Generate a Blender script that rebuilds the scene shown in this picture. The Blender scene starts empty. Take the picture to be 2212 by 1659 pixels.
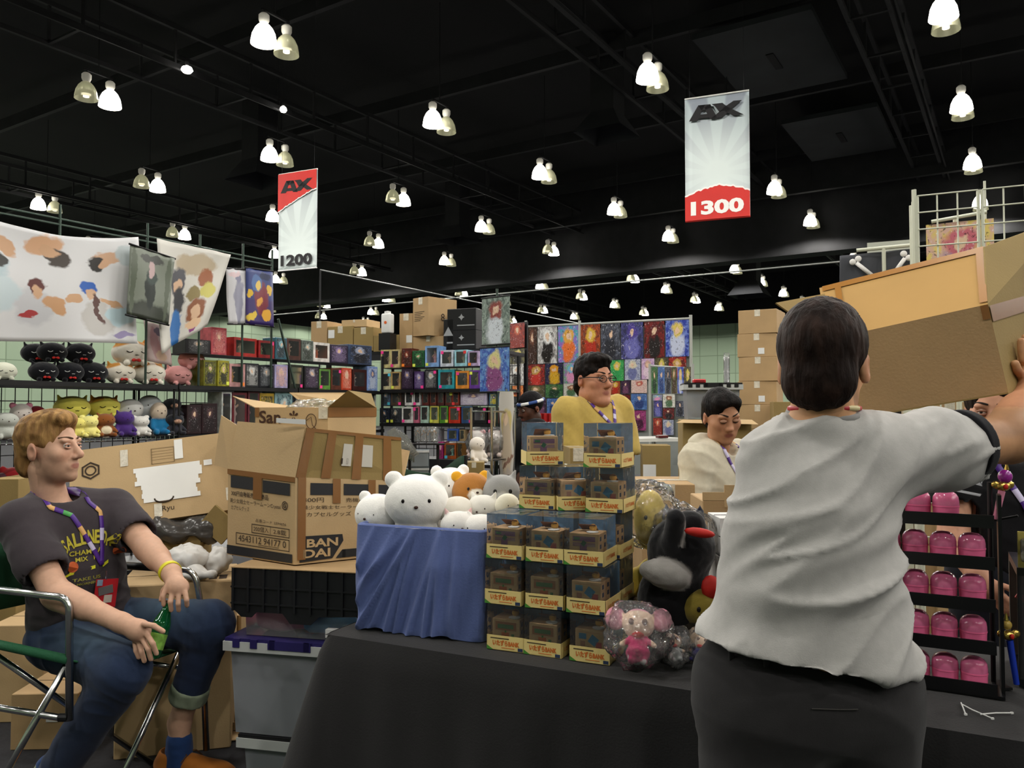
import bpy, bmesh, math, random
import numpy as np
from mathutils import Vector, Matrix, Euler
random.seed(11)
rng = np.random.default_rng(5)
scene = bpy.context.scene
COL = scene.collection

# ------------------------------------------------------------------ camera, world, exposure
CAM_H = 1.45; FPX = 1720.0; PITCH = math.atan(57.5 / FPX)
cam_d = bpy.data.cameras.new('camera'); cam = bpy.data.objects.new('camera', cam_d); COL.objects.link(cam)
cam.location = (0, 0, CAM_H); cam.rotation_euler = (math.pi / 2 + PITCH, 0, 0)
cam_d.sensor_width = 36.0; cam_d.lens = FPX / 2212 * 36.0; cam_d.clip_end = 300; cam_d.clip_start = 0.05
scene.camera = cam
world = bpy.data.worlds.new('hall_dark'); scene.world = world; world.use_nodes = True
world.node_tree.nodes['Background'].inputs[0].default_value = (0.02, 0.021, 0.023, 1)
world.node_tree.nodes['Background'].inputs[1].default_value = 0.25
scene.view_settings.view_transform = 'Standard'; scene.view_settings.look = 'None'
scene.view_settings.gamma = 1.0; scene.view_settings.use_curve_mapping = False
scene.view_settings.exposure = 0.0
LAMP_W = 480.0          # watts of one high-bay lamp of the hall
scene.cycles.max_bounces = 6; scene.cycles.diffuse_bounces = 2; scene.cycles.glossy_bounces = 2
scene.cycles.transmission_bounces = 4; scene.cycles.transparent_max_bounces = 14
scene.cycles.caustics_reflective = False; scene.cycles.caustics_refractive = False
scene.cycles.sample_clamp_indirect = 4.0; scene.cycles.adaptive_threshold = 0.03

# ------------------------------------------------------------------ projection helpers (where things stand in the hall)
def ray(px, py):
    xc = (px - 1106) / FPX; yc = -(py - 829.5) / FPX
    return Vector((xc, math.cos(PITCH) - yc * math.sin(PITCH), math.sin(PITCH) + yc * math.cos(PITCH)))
def P(px, py, y):
    r = ray(px, py); t = y / r.y
    return Vector((r.x * t, y, CAM_H + r.z * t))
def Pz(px, py, z):
    r = ray(px, py); t = (z - CAM_H) / r.z
    return Vector((r.x * t, r.y * t, z))
class Plane:
    """vertical plane through o along horizontal direction d; n points to the camera side"""
    def __init__(s, o, d):
        s.o = Vector((o[0], o[1], 0)); s.d = Vector((d[0], d[1], 0)).normalized()
        s.n = Vector((s.d.y, -s.d.x, 0)); s.ang = math.atan2(s.d.y, s.d.x)
        if s.n.dot(-s.o) < 0: s.n = -s.n
    def sz(s, px, py, off=0.0):
        r = ray(px, py); o = s.o + s.n * off
        t = s.n.dot(o) / s.n.dot(r)
        p = Vector((0, 0, CAM_H)) + r * t
        return (p - s.o).dot(s.d), p.z
    def at(s, u, w, z):
        p = s.o + s.d * u + s.n * w
        return Vector((p.x, p.y, z))
def line_plane(p0, p1): return Plane((p0[0], p0[1]), (p1[0] - p0[0], p1[1] - p0[1]))
HA = math.radians(32.5); D1 = Vector((math.sin(HA), math.cos(HA), 0)); D2 = Vector((-math.cos(HA), math.sin(HA), 0))
def Hc(a, b, z=0): p = D1 * a + D2 * b; return Vector((p.x, p.y, z))
def hall_ab(p): return p.x * D1.x + p.y * D1.y, p.x * D2.x + p.y * D2.y
HROT = math.pi / 2 - HA          # world angle of the hall axis D1

# ------------------------------------------------------------------ materials
def lin(c):
    if isinstance(c, str):
        c = c.lstrip('#'); c = [int(c[i:i + 2], 16) for i in (0, 2, 4)]
    if max(c) > 1.0: c = [v / 255 for v in c]
    return tuple((v / 12.92 if v <= 0.04045 else ((v + 0.055) / 1.055) ** 2.4) for v in c[:3])
MATS = {}
def _bs(name):
    m = bpy.data.materials.new(name); m.use_nodes = True
    nt = m.node_tree; return m, nt, nt.nodes['Principled BSDF']
def _tc(nt, kind='Object'):
    tc = nt.nodes.new('ShaderNodeTexCoord'); return tc.outputs[kind]
def mat(name, color=None, rough=0.6, metal=0.0, spec=0.5, var=0.0, vscale=8.0, bump=0.0, bscale=60.0, stretch=None,
        attr=None, emit=None, estr=0.0, sheen=0.0, coat=0.0, trans=0.0, alpha=1.0, ior=1.45, sss=0.0):
    """principled material; var mixes a darker/lighter noise tone, bump is fine relief, attr reads a colour attribute"""
    if name in MATS: return MATS[name]
    m, nt, b = _bs(name)
    b.inputs['Roughness'].default_value = rough; b.inputs['Metallic'].default_value = metal
    b.inputs['Specular IOR Level'].default_value = spec; b.inputs['IOR'].default_value = ior
    if sheen: b.inputs['Sheen Weight'].default_value = sheen; b.inputs['Sheen Roughness'].default_value = 0.5
    if coat: b.inputs['Coat Weight'].default_value = coat
    if trans: b.inputs['Transmission Weight'].default_value = trans
    if alpha < 1: b.inputs['Alpha'].default_value = alpha
    if sss:
        b.inputs['Subsurface Weight'].default_value = sss; b.inputs['Subsurface Radius'].default_value = (0.01, 0.004, 0.002)
    src = None
    if attr:
        a = nt.nodes.new('ShaderNodeAttribute'); a.attribute_name = attr[0]; a.attribute_type = attr[1]; src = a.outputs['Color']
    elif color is not None:
        c = lin(color); b.inputs['Base Color'].default_value = (*c, 1)
    if var or bump:
        co = _tc(nt)
        if stretch:
            mp = nt.nodes.new('ShaderNodeMapping'); mp.inputs['Scale'].default_value = stretch
            nt.links.new(co, mp.inputs['Vector']); co = mp.outputs['Vector']
    if var:
        n = nt.nodes.new('ShaderNodeTexNoise'); n.inputs['Scale'].default_value = vscale; n.inputs['Detail'].default_value = 5
        nt.links.new(co, n.inputs['Vector'])
        r = nt.nodes.new('ShaderNodeMapRange'); r.inputs['From Min'].default_value = 0.3; r.inputs['From Max'].default_value = 0.7
        r.inputs['To Min'].default_value = 1 - var; r.inputs['To Max'].default_value = 1 + var
        nt.links.new(n.outputs['Fac'], r.inputs['Value'])
        mx = nt.nodes.new('ShaderNodeVectorMath'); mx.operation = 'SCALE'
        if src: nt.links.new(src, mx.inputs[0])
        else: mx.inputs[0].default_value = lin(color)
        nt.links.new(r.outputs[0], mx.inputs['Scale']); src = mx.outputs[0]
    if src: nt.links.new(src, b.inputs['Base Color'])
    if bump:
        n2 = nt.nodes.new('ShaderNodeTexNoise'); n2.inputs['Scale'].default_value = bscale; n2.inputs['Detail'].default_value = 4
        nt.links.new(co, n2.inputs['Vector'])
        bp = nt.nodes.new('ShaderNodeBump'); bp.inputs['Strength'].default_value = bump; bp.inputs['Distance'].default_value = 0.01
        nt.links.new(n2.outputs['Fac'], bp.inputs['Height']); nt.links.new(bp.outputs[0], b.inputs['Normal'])
    if emit is not None:
        b.inputs['Emission Color'].default_value = (*lin(emit), 1); b.inputs['Emission Strength'].default_value = estr
    MATS[name] = m
    return m
def film(name, tint='ffffff', rough=0.12, haze=0.06, gloss=0.10, bump=0.0, bscale=25.0, hazecol='ffffff'):
    """thin clear plastic: mostly see-through, a little haze, sharp reflections"""
    if name in MATS: return MATS[name]
    m = bpy.data.materials.new(name); m.use_nodes = True; nt = m.node_tree; nt.nodes.clear()
    out = nt.nodes.new('ShaderNodeOutputMaterial')
    tr = nt.nodes.new('ShaderNodeBsdfTransparent'); tr.inputs[0].default_value = (*lin(tint), 1)
    df = nt.nodes.new('ShaderNodeBsdfDiffuse'); df.inputs[0].default_value = (*lin(hazecol), 1)
    gl = nt.nodes.new('ShaderNodeBsdfGlossy'); gl.inputs['Roughness'].default_value = rough
    fr = nt.nodes.new('ShaderNodeFresnel'); fr.inputs['IOR'].default_value = 1.45
    m1 = nt.nodes.new('ShaderNodeMixShader'); m1.inputs[0].default_value = haze
    nt.links.new(tr.outputs[0], m1.inputs[1]); nt.links.new(df.outputs[0], m1.inputs[2])
    ad = nt.nodes.new('ShaderNodeMath'); ad.operation = 'MULTIPLY_ADD'; ad.inputs[1].default_value = 0.9; ad.inputs[2].default_value = gloss
    nt.links.new(fr.outputs[0], ad.inputs[0]); ad.use_clamp = True
    m2 = nt.nodes.new('ShaderNodeMixShader')
    nt.links.new(ad.outputs[0], m2.inputs[0]); nt.links.new(m1.outputs[0], m2.inputs[1]); nt.links.new(gl.outputs[0], m2.inputs[2])
    if bump:
        n2 = nt.nodes.new('ShaderNodeTexNoise'); n2.inputs['Scale'].default_value = bscale; n2.inputs['Detail'].default_value = 3
        nt.links.new(_tc(nt), n2.inputs['Vector'])
        bp = nt.nodes.new('ShaderNodeBump'); bp.inputs['Strength'].default_value = bump; bp.inputs['Distance'].default_value = 0.03
        nt.links.new(n2.outputs['Fac'], bp.inputs['Height'])
        nt.links.new(bp.outputs[0], gl.inputs['Normal']); nt.links.new(bp.outputs[0], fr.inputs['Normal'])
    nt.links.new(m2.outputs[0], out.inputs[0])
    MATS[name] = m; return m

# ------------------------------------------------------------------ mesh builder
class MB:
    def __init__(s): s.v = []; s.f = []; s.m = []
    def add(s, verts, faces, mi=0):
        o = len(s.v); s.v += [tuple(v) for v in verts]
        for f in faces: s.f.append(tuple(i + o for i in f)); s.m.append(mi)
        return s
    def box(s, c, size, M=None, mi=0):
        x, y, z = (d / 2 for d in size)
        vs = [Vector((sx * x, sy * y, sz * z)) for sx in (-1, 1) for sy in (-1, 1) for sz in (-1, 1)]
        if M is not None: vs = [M @ v for v in vs]
        vs = [v + Vector(c) for v in vs]
        return s.add(vs, [(0, 1, 3, 2), (4, 6, 7, 5), (0, 4, 5, 1), (2, 3, 7, 6), (0, 2, 6, 4), (1, 5, 7, 3)], mi)
    def bbox(s, lo, hi, mi=0):
        return s.box([(a + b) / 2 for a, b in zip(lo, hi)], [b - a for a, b in zip(lo, hi)], None, mi)
    def bevbox(s, c, size, bev, M=None, mi=0, seg=1):
        bm = bmesh.new(); bmesh.ops.create_cube(bm, size=1)
        for v in bm.verts: v.co = Vector((v.co.x * size[0], v.co.y * size[1], v.co.z * size[2]))
        bmesh.ops.bevel(bm, geom=list(bm.edges), offset=bev, segments=seg, affect='EDGES', profile=0.5)
        vs = [(M @ v.co if M is not None else v.co) + Vector(c) for v in bm.verts]
        bm.verts.index_update()
        s.add(vs, [[v.index for v in f.verts] for f in bm.faces], mi); bm.free(); return s
    def tube(s, path, r, seg=8, closed=False, caps=True, mi=0):
        pts = [Vector(p) for p in path]; n = len(pts); rs = r if isinstance(r, (list, tuple)) else [r] * n
        base = len(s.v); up = None; rings = []
        for i, p in enumerate(pts):
            a = pts[(i - 1) % n] if (closed or i > 0) else p; b = pts[(i + 1) % n] if (closed or i < n - 1) else p
            t = (b - a).normalized()
            if up is None:
                up = Vector((0, 0, 1)) if abs(t.z) < 0.9 else Vector((1, 0, 0))
            u = (up - t * up.dot(t)).normalized(); w = t.cross(u); up = u
            rings.append([p + (u * math.cos(k * 2 * math.pi / seg) + w * math.sin(k * 2 * math.pi / seg)) * rs[i] for k in range(seg)])
        vs = [q for ring in rings for q in ring]; fs = []
        for i in range(n if closed else n - 1):
            j = (i + 1) % n
            for k in range(seg):
                k2 = (k + 1) % seg
                fs.append((i * seg + k, i * seg + k2, j * seg + k2, j * seg + k))
        if caps and not closed:
            fs.append(tuple(range(seg))[::-1]); fs.append(tuple((n - 1) * seg + k for k in range(seg)))
        return s.add(vs, fs, mi)
    def lathe(s, prof, seg=20, c=(0, 0, 0), M=None, mi=0, cap=True):
        vs = []; fs = []; n = len(prof)
        for r, z in prof:
            for k in range(seg):
                a = 2 * math.pi * k / seg; v = Vector((r * math.cos(a), r * math.sin(a), z))
                vs.append((M @ v if M is not None else v) + Vector(c))
        for i in range(n - 1):
            for k in range(seg):
                k2 = (k + 1) % seg; fs.append((i * seg + k, i * seg + k2, (i + 1) * seg + k2, (i + 1) * seg + k))
        if cap:
            fs.append(tuple(range(seg))[::-1]); fs.append(tuple((n - 1) * seg + k for k in range(seg)))
        return s.add(vs, fs, mi)
    def ell(s, c, r, seg=16, rings=10, M=None, mi=0):
        prof = [(max(1e-4, math.sin(math.pi * i / rings)), -math.cos(math.pi * i / rings)) for i in range(rings + 1)]
        S = Matrix.Diagonal((*r, 1)).to_3x3(); MM = (M.to_3x3() @ S) if M is not None else S
        return s.lathe(prof, seg, c, MM, mi, cap=False)
    def poly(s, pts, th=0.0, nrm=None, mi=0):
        """flat polygon; with th>0 a slab of that thickness along -nrm"""
        pts = [Vector(p) for p in pts]; n = len(pts)
        if th <= 0: return s.add(pts, [tuple(range(n))], mi)
        if nrm is None: nrm = (pts[1] - pts[0]).cross(pts[2] - pts[0]).normalized()
        nrm = Vector(nrm); back = [p - nrm * th for p in pts]
        fs = [tuple(range(n)), tuple(range(2 * n - 1, n - 1, -1))] + [(i, i + n, (i + 1) % n + n, (i + 1) % n) for i in range(n)]
        return s.add(pts + back, fs, mi)
    def grid(s, fn, nu, nv, mi=0, closed_u=False):
        vs = [fn(i / (nu if closed_u else nu - 1), j / (nv - 1)) for j in range(nv) for i in range(nu)]
        fs = []
        for j in range(nv - 1):
            for i in range(nu if closed_u else nu - 1):
                i2 = (i + 1) % nu; fs.append((j * nu + i, j * nu + i2, (j + 1) * nu + i2, (j + 1) * nu + i))
        return s.add(vs, fs, mi)
    def mesh(s, name, mats, smooth=False, fixn=True):
        me = bpy.data.meshes.new(name); me.from_pydata(s.v, [], s.f)
        for m in (mats if isinstance(mats, (list, tuple)) else [mats]): me.materials.append(m)
        me.polygons.foreach_set('material_index', s.m)
        if fixn:
            bm = bmesh.new(); bm.from_mesh(me); bmesh.ops.recalc_face_normals(bm, faces=bm.faces); bm.to_mesh(me); bm.free()
        if smooth:
            me.polygons.foreach_set('use_smooth', [True] * len(me.polygons))
            if smooth != 'all':
                me.set_sharp_from_angle(angle=math.radians(smooth if smooth is not True else 40))
        me.update(); return me
    def build(s, name, mats, parent=None, smooth=False, loc=None, fixn=True):
        return link(name, s.mesh(name, mats, smooth, fixn), parent, loc)
def link(name, data, parent=None, loc=None, rz=None):
    o = bpy.data.objects.new(name, data); COL.objects.link(o)
    if parent is not None: o.parent = parent
    if loc is not None: o.location = loc
    if rz is not None: o.rotation_euler = (0, 0, rz)
    return o
def tag(o, label, cat, group=None):
    o['label'] = label; o['category'] = cat
    if group: o['group'] = group
    return o
def thing(name, label, cat, loc=(0, 0, 0), rz=0.0, group=None):
    o = bpy.data.objects.new(name, None); COL.objects.link(o); o.empty_display_size = 0.05
    o.location = loc; o.rotation_euler = (0, 0, rz); tag(o, label, cat, group); return o
def struct(o): o['kind'] = 'structure'; return o
def dup(root, loc=None, rz=None, label=None, group=None, parent=None):
    r = root.copy(); COL.objects.link(r)
    if parent is not None: r.parent = parent
    if loc is not None: r.location = loc
    if rz is not None: r.rotation_euler = (0, 0, rz)
    if label: r['label'] = label
    if group: r['group'] = group
    for ch in list(root.children): dup(ch, parent=r)
    return r
def Rz(a): return Matrix.Rotation(a, 3, 'Z')
def Rx(a): return Matrix.Rotation(a, 3, 'X')
def Ry(a): return Matrix.Rotation(a, 3, 'Y')
def frame_from(x, z=None):
    """3x3 with local x along x, local z as near z as can be"""
    x = Vector(x).normalized(); z = Vector(z or (0, 0, 1)); y = z.cross(x).normalized(); z = x.cross(y)
    return Matrix((x, y, z)).transposed()

# ------------------------------------------------------------------ lettering
FONT_CJK = None
def text_mesh(txt, size=1.0, bold=0.0, cjk=False, align='CENTER', shear=0.0, spacing=1.0, extrude=0.0):
    cu = bpy.data.curves.new('lettering', 'FONT'); cu.body = txt; cu.size = size; cu.align_x = align; cu.align_y = 'CENTER'
    cu.offset = bold; cu.shear = shear; cu.space_character = spacing; cu.extrude = extrude; cu.resolution_u = 3
    ob = bpy.data.objects.new('lettering', cu); COL.objects.link(ob)
    bpy.context.view_layer.update()
    dg = bpy.context.evaluated_depsgraph_get()
    me = bpy.data.meshes.new_from_object(ob.evaluated_get(dg))
    bpy.data.objects.remove(ob); bpy.data.curves.remove(cu); return me
def lettering(name, txt, m, parent, origin, xdir, ydir, height, width=None, **kw):
    """flat letters on a surface: origin = centre, xdir reading direction, ydir up (in parent's space)"""
    me = text_mesh(txt, 1.0, **kw)
    n = len(me.vertices); co = np.zeros(n * 3); me.vertices.foreach_get('co', co); co = co.reshape(-1, 3)
    mn, mx = co.min(0), co.max(0); c = (mn + mx) / 2; h = max(1e-6, mx[1] - mn[1]); w = max(1e-6, mx[0] - mn[0])
    if height is None: height = width * h / w
    if width is None: width = height * w / h
    X = np.array(Vector(xdir).normalized()); Y = np.array(Vector(ydir).normalized()); O = np.array(origin)
    if callable(name): pass
    q = O + np.outer((co[:, 0] - c[0]) / w * width, X) + np.outer((co[:, 1] - c[1]) / h * height, Y)
    me.vertices.foreach_set('co', q.reshape(-1)); me.materials.clear(); me.materials.append(m); me.update()
    return link(name, me, parent)

# ------------------------------------------------------------------ implicit surfaces (organic bodies, plush, cloth)
def np3(v): return np.asarray(v, dtype=np.float64)
def s_sph(c, r):
    c = np3(c); return lambda p: np.linalg.norm(p - c, axis=1) - r
def s_ell(c, r, M=None):
    c = np3(c); r = np3(r); Mi = None if M is None else np.array(M.to_3x3().transposed())
    def f(p):
        q = p - c
        if Mi is not None: q = q @ Mi.T
        k0 = np.linalg.norm(q / r, axis=1); k1 = np.linalg.norm(q / (r * r), axis=1)
        return k0 * (k0 - 1) / np.maximum(k1, 1e-9)
    return f
def s_cone(a, b, r1, r2, flat=None):
    a = np3(a); b = np3(b); ba = b - a; L = max(1e-12, ba @ ba)
    def f(p):
        pa = p - a; h = np.clip(pa @ ba / L, 0, 1)
        return np.linalg.norm(pa - h[:, None] * ba, axis=1) - (r1 + (r2 - r1) * h)
    return f
def s_box(c, half, r=0.0, M=None):
    c = np3(c); half = np3(half) - r; Mi = None if M is None else np.array(M.to_3x3().transposed())
    def f(p):
        q = p - c
        if Mi is not None: q = q @ Mi.T
        q = np.abs(q) - half
        return np.linalg.norm(np.maximum(q, 0), axis=1) + np.minimum(q.max(1), 0) - r
    return f
def s_half(o, n):
    """half space: negative on the side away from n"""
    o = np3(o); n = np3(n); n = n / np.linalg.norm(n); return lambda p: (p - o) @ n
def s_chain(pts, rs, k=0.01):
    fs = [s_cone(pts[i], pts[i + 1], rs[i], rs[i + 1]) for i in range(len(pts) - 1)]
    def f(p):
        d = fs[0](p)
        for g in fs[1:]: d = smin(d, g(p), k)
        return d
    return f
def smin(a, b, k):
    if k <= 0: return np.minimum(a, b)
    h = np.clip(0.5 + 0.5 * (b - a) / k, 0, 1); return b + (a - b) * h - k * h * (1 - h)
def smax(a, b, k): return -smin(-a, -b, k)
class Blob:
    def __init__(s): s.ops = []
    def u(s, f, k=0.02): s.ops.append(('u', f, k)); return s
    def cut(s, f, k=0.005): s.ops.append(('s', f, k)); return s
    def keep(s, f, k=0.005): s.ops.append(('i', f, k)); return s
    def __call__(s, p):
        d = np.full(len(p), 1e3)
        for o, f, k in s.ops:
            if o == 'u': d = smin(d, f(p), k) if k > 0 and d[0] < 999 else np.minimum(d, f(p))
            elif o == 's': d = smax(d, -f(p), k)
            else: d = smax(d, f(p), k)
        return d
def polygonize(f, lo, hi, h, pad=0.02):
    lo = np3(lo) - pad; hi = np3(hi) + pad
    B = 8; nb = np.ceil((hi - lo) / (h * B)).astype(int); n = nb * B + 1
    rep = lambda A, k=2: np.repeat(np.repeat(np.repeat(A, k, 0), k, 1), k, 2)
    act = np.ones(nb, bool); sgn = np.ones(nb, np.float32); b = B
    while True:                                   # narrow the band round the surface level by level
        idx = np.argwhere(act); d = f(lo + (idx + 0.5) * b * h); t = tuple(idx.T)
        sgn[t] = np.where(d < 0, -1.0, 1.0); act[t] = np.abs(d) < b * h * 1.2
        if b == 2: break
        act = rep(act); sgn = rep(sgn); b //= 2
    G = np.ones(n, np.float32); G[:-1, :-1, :-1] = rep(sgn)
    am = np.zeros(n, bool); am[:-1, :-1, :-1] = rep(act)
    am[1:, :, :] |= am[:-1, :, :]; am[:, 1:, :] |= am[:, :-1, :]; am[:, :, 1:] |= am[:, :, :-1]
    idx = np.argwhere(am)
    G[am] = f(lo + idx * h)
    # naive surface nets on the active cells
    S = G < 0
    c = S[:-1, :-1, :-1].astype(np.int8)
    tot = sum(S[i:n[0] - 1 + i, j:n[1] - 1 + j, k:n[2] - 1 + k].astype(np.int8) for i in (0, 1) for j in (0, 1) for k in (0, 1))
    cells = np.argwhere((tot > 0) & (tot < 8))
    if len(cells) == 0: return np.zeros((0, 3)), np.zeros((0, 4), int)
    I = np.full(tuple(n - 1), -1, np.int64); I[tuple(cells.T)] = np.arange(len(cells))
    acc = np.zeros((len(cells), 3)); cnt = np.zeros(len(cells))
    corners = [(i, j, k) for i in (0, 1) for j in (0, 1) for k in (0, 1)]
    for a in corners:
        for ax in range(3):
            if a[ax] == 1: continue
            b = list(a); b[ax] = 1
            va = G[tuple((cells + a).T)]; vb = G[tuple((cells + b).T)]
            m = (va < 0) != (vb < 0); t = np.where(m, va / np.where(m, va - vb, 1), 0)
            pt = np.array(a, float)[None] + np.eye(3)[ax][None] * t[:, None]
            acc[m] += pt[m]; cnt[m] += 1
    V = lo + (cells + acc / cnt[:, None]) * h
    Q = []
    for ax in range(3):
        s0 = [slice(None)] * 3; s1 = [slice(None)] * 3; s0[ax] = slice(0, -1); s1[ax] = slice(1, None)
        ed = S[tuple(s0)] != S[tuple(s1)]; e = np.argwhere(ed)
        a1, a2 = (ax + 1) % 3, (ax + 2) % 3
        ok = (e[:, a1] > 0) & (e[:, a2] > 0) & (e[:, a1] < n[a1] - 1) & (e[:, a2] < n[a2] - 1); e = e[ok]
        o1 = np.eye(3, dtype=int)[a1]; o2 = np.eye(3, dtype=int)[a2]
        q = np.stack([I[tuple((e - o1 - o2).T)], I[tuple((e - o2).T)], I[tuple(e.T)], I[tuple((e - o1).T)]], 1)
        neg = S[tuple(e.T)]
        q[~neg] = q[~neg][:, ::-1]
        Q.append(q)
    return V, np.concatenate(Q)
def np_mesh(name, V, Q, mats, colors=None, smooth=True, midx=None):
    me = bpy.data.meshes.new(name); k = Q.shape[1]
    me.vertices.add(len(V)); me.vertices.foreach_set('co', np.ascontiguousarray(V, np.float32).reshape(-1))
    me.loops.add(Q.size); me.loops.foreach_set('vertex_index', np.ascontiguousarray(Q, np.int32).reshape(-1))
    me.polygons.add(len(Q)); me.polygons.foreach_set('loop_start', np.arange(0, Q.size, k, dtype=np.int32))
    for m in (mats if isinstance(mats, (list, tuple)) else [mats]): me.materials.append(m)
    if midx is not None: me.polygons.foreach_set('material_index', np.ascontiguousarray(midx, np.int32))
    me.update(calc_edges=True)
    if smooth: me.polygons.foreach_set('use_smooth', np.ones(len(Q), bool))
    if colors is not None:
        at = me.color_attributes.new('Col', 'FLOAT_COLOR', 'POINT')
        c4 = np.ones((len(V), 4), np.float32); c4[:, :3] = colors; at.data.foreach_set('color', c4.reshape(-1))
    me.validate(); me.update(); return me
def vnormals(V, Q):
    a, b, c, d = (V[Q[:, i]] for i in range(4)); fn = np.cross(c - a, d - b)
    N = np.zeros_like(V)
    for i in range(4): np.add.at(N, Q[:, i], fn)
    return N / np.maximum(np.linalg.norm(N, axis=1, keepdims=True), 1e-12)
def blob(name, f, lo, hi, h, m, parent=None, color=None, disp=None, smooth_it=0, loc=None, shift=None):
    """polygonise f, optionally displace along normals and colour per vertex"""
    V, Q = polygonize(f, lo, hi, h)
    for _ in range(smooth_it):
        A = np.zeros_like(V); C = np.zeros(len(V))
        for i in range(4):
            j = (i + 1) % 4
            np.add.at(A, Q[:, i], V[Q[:, j]]); np.add.at(C, Q[:, i], 1); np.add.at(A, Q[:, j], V[Q[:, i]]); np.add.at(C, Q[:, j], 1)
        V = V * 0.5 + 0.5 * A / np.maximum(C, 1)[:, None]
    cols = None
    if disp is not None:
        N = vnormals(V, Q); V0 = V; V = V + N * disp(V, N)[:, None]
    if color is not None:
        cols = color(V) if callable(color) else np.tile(np.array(lin(color)), (len(V), 1))
    if shift is not None: V = V - np3(shift)
    return link(name, np_mesh(name, V, Q, m, cols), parent, loc)
# value noise used to model folds and fur relief as geometry
_NT = np.random.default_rng(3).random((32, 32, 32)).astype(np.float32)
def vnoise(p):
    p = np.asarray(p); i = np.floor(p).astype(int); t = p - i; t = t * t * (3 - 2 * t); i = i % 32; j = (i + 1) % 32
    r = 0
    for a in (0, 1):
        for b in (0, 1):
            for c in (0, 1):
                w = (t[:, 0] if a else 1 - t[:, 0]) * (t[:, 1] if b else 1 - t[:, 1]) * (t[:, 2] if c else 1 - t[:, 2])
                r = r + w * _NT[(j if a else i)[:, 0], (j if b else i)[:, 1], (j if c else i)[:, 2]]
    return r * 2 - 1
def ridge(p, freq, d, amp, along=0.25, seed=0.0):
    """fold relief: crests run across direction d, long along the other two axes"""
    d = np3(d); d = d / np.linalg.norm(d); q = p @ d
    w = vnoise(p * freq * along + seed) * 1.2
    s = p * freq * along; s = s + np.outer(q * freq * (1 - along), d) + seed
    n = vnoise(s + np.outer(w, d)); return amp * (1 - np.abs(n)) ** 2
def sstep(a, b, x): t = np.clip((x - a) / (b - a), 0, 1); return t * t * (3 - 2 * t)
def cmix(base, col, w): return base * (1 - w[:, None]) + np.array(col)[None] * w[:, None]
# ================================================================== THE HALL
M_floor = mat('carpet_black', '2a2a2e', 0.95, var=0.25, vscale=40, bump=0.5, bscale=300)
M_ceil = mat('ceiling_black_paint', '0c0c0d', 0.95, var=0.3, vscale=0.4)
M_beam = mat('steel_black_paint', '1b1b1d', 0.75, var=0.3, vscale=2)
M_duct = mat('duct_dark_grey', '242528', 0.8, var=0.2, vscale=1)
M_panel = mat('soffit_grey', '26292b', 0.9, var=0.25, vscale=0.8)
def wall_mat():
    m, nt, b = _bs('wall_sage_panels'); b.inputs['Roughness'].default_value = 0.85
    br = nt.nodes.new('ShaderNodeTexBrick'); br.offset = 0.0
    br.inputs['Color1'].default_value = (*lin('93a58c'), 1); br.inputs['Color2'].default_value = (*lin('8b9d85'), 1)
    br.inputs['Mortar'].default_value = (*lin('6f8069'), 1); br.inputs['Scale'].default_value = 1.0
    br.inputs['Mortar Size'].default_value = 0.03; br.inputs['Brick Width'].default_value = 1.5; br.inputs['Row Height'].default_value = 1.5
    mp = nt.nodes.new('ShaderNodeMapping'); mp.inputs['Rotation'].default_value = (math.pi / 2, 0, 0)
    nt.links.new(_tc(nt), mp.inputs['Vector']); nt.links.new(mp.outputs[0], br.inputs['Vector'])
    nt.links.new(br.outputs['Color'], b.inputs['Base Color']); return m
M_wall = wall_mat()
A0, A1, B0, B1 = -14.0, 64.6, -30.0, 51.0; ZC = 12.5
def hall_slab(name, a0, a1, b0, b1, z0, z1, m):
    mb = MB(); mb.bbox((a0, b0, z0), (a1, b1, z1)); o = mb.build(name, m); o.rotation_euler = (0, 0, HROT); return struct(o)
hall_slab('floor', A0, A1, B0, B1, -0.1, 0.0, M_floor)
hall_slab('ceiling', A0, A1, B0, B1, ZC, ZC + 0.2, M_ceil)
def hall_wall(name, c, ln, h, rz, m):
    mb = MB(); mb.bbox((-ln / 2, -0.15, 0), (ln / 2, 0.15, h)); o = mb.build(name, m); o.location = c; o.rotation_euler = (0, 0, rz); return struct(o)
ac, bc = (A0 + A1) / 2, (B0 + B1) / 2
hall_wall('wall_left', Hc(ac, B1 + .15), A1 - A0, 8.6, HROT, M_wall)
hall_wall('wall_back', Hc(A1 + .15, bc), B1 - B0, 8.6, HROT + math.pi / 2, M_wall)
hall_wall('wall_right', Hc(ac, B0 - .15), A1 - A0, ZC, HROT, M_wall)
hall_wall('wall_front', Hc(A0 - .15, bc), B1 - B0, ZC, HROT + math.pi / 2, M_wall)
# black band over the green panels, up to the roof
hall_slab('trim_1', A0, A1, B1, B1 + .3, 8.6, ZC, M_ceil); hall_slab('trim_2', A1, A1 + .3, B0, B1, 8.6, ZC, M_ceil)

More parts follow.
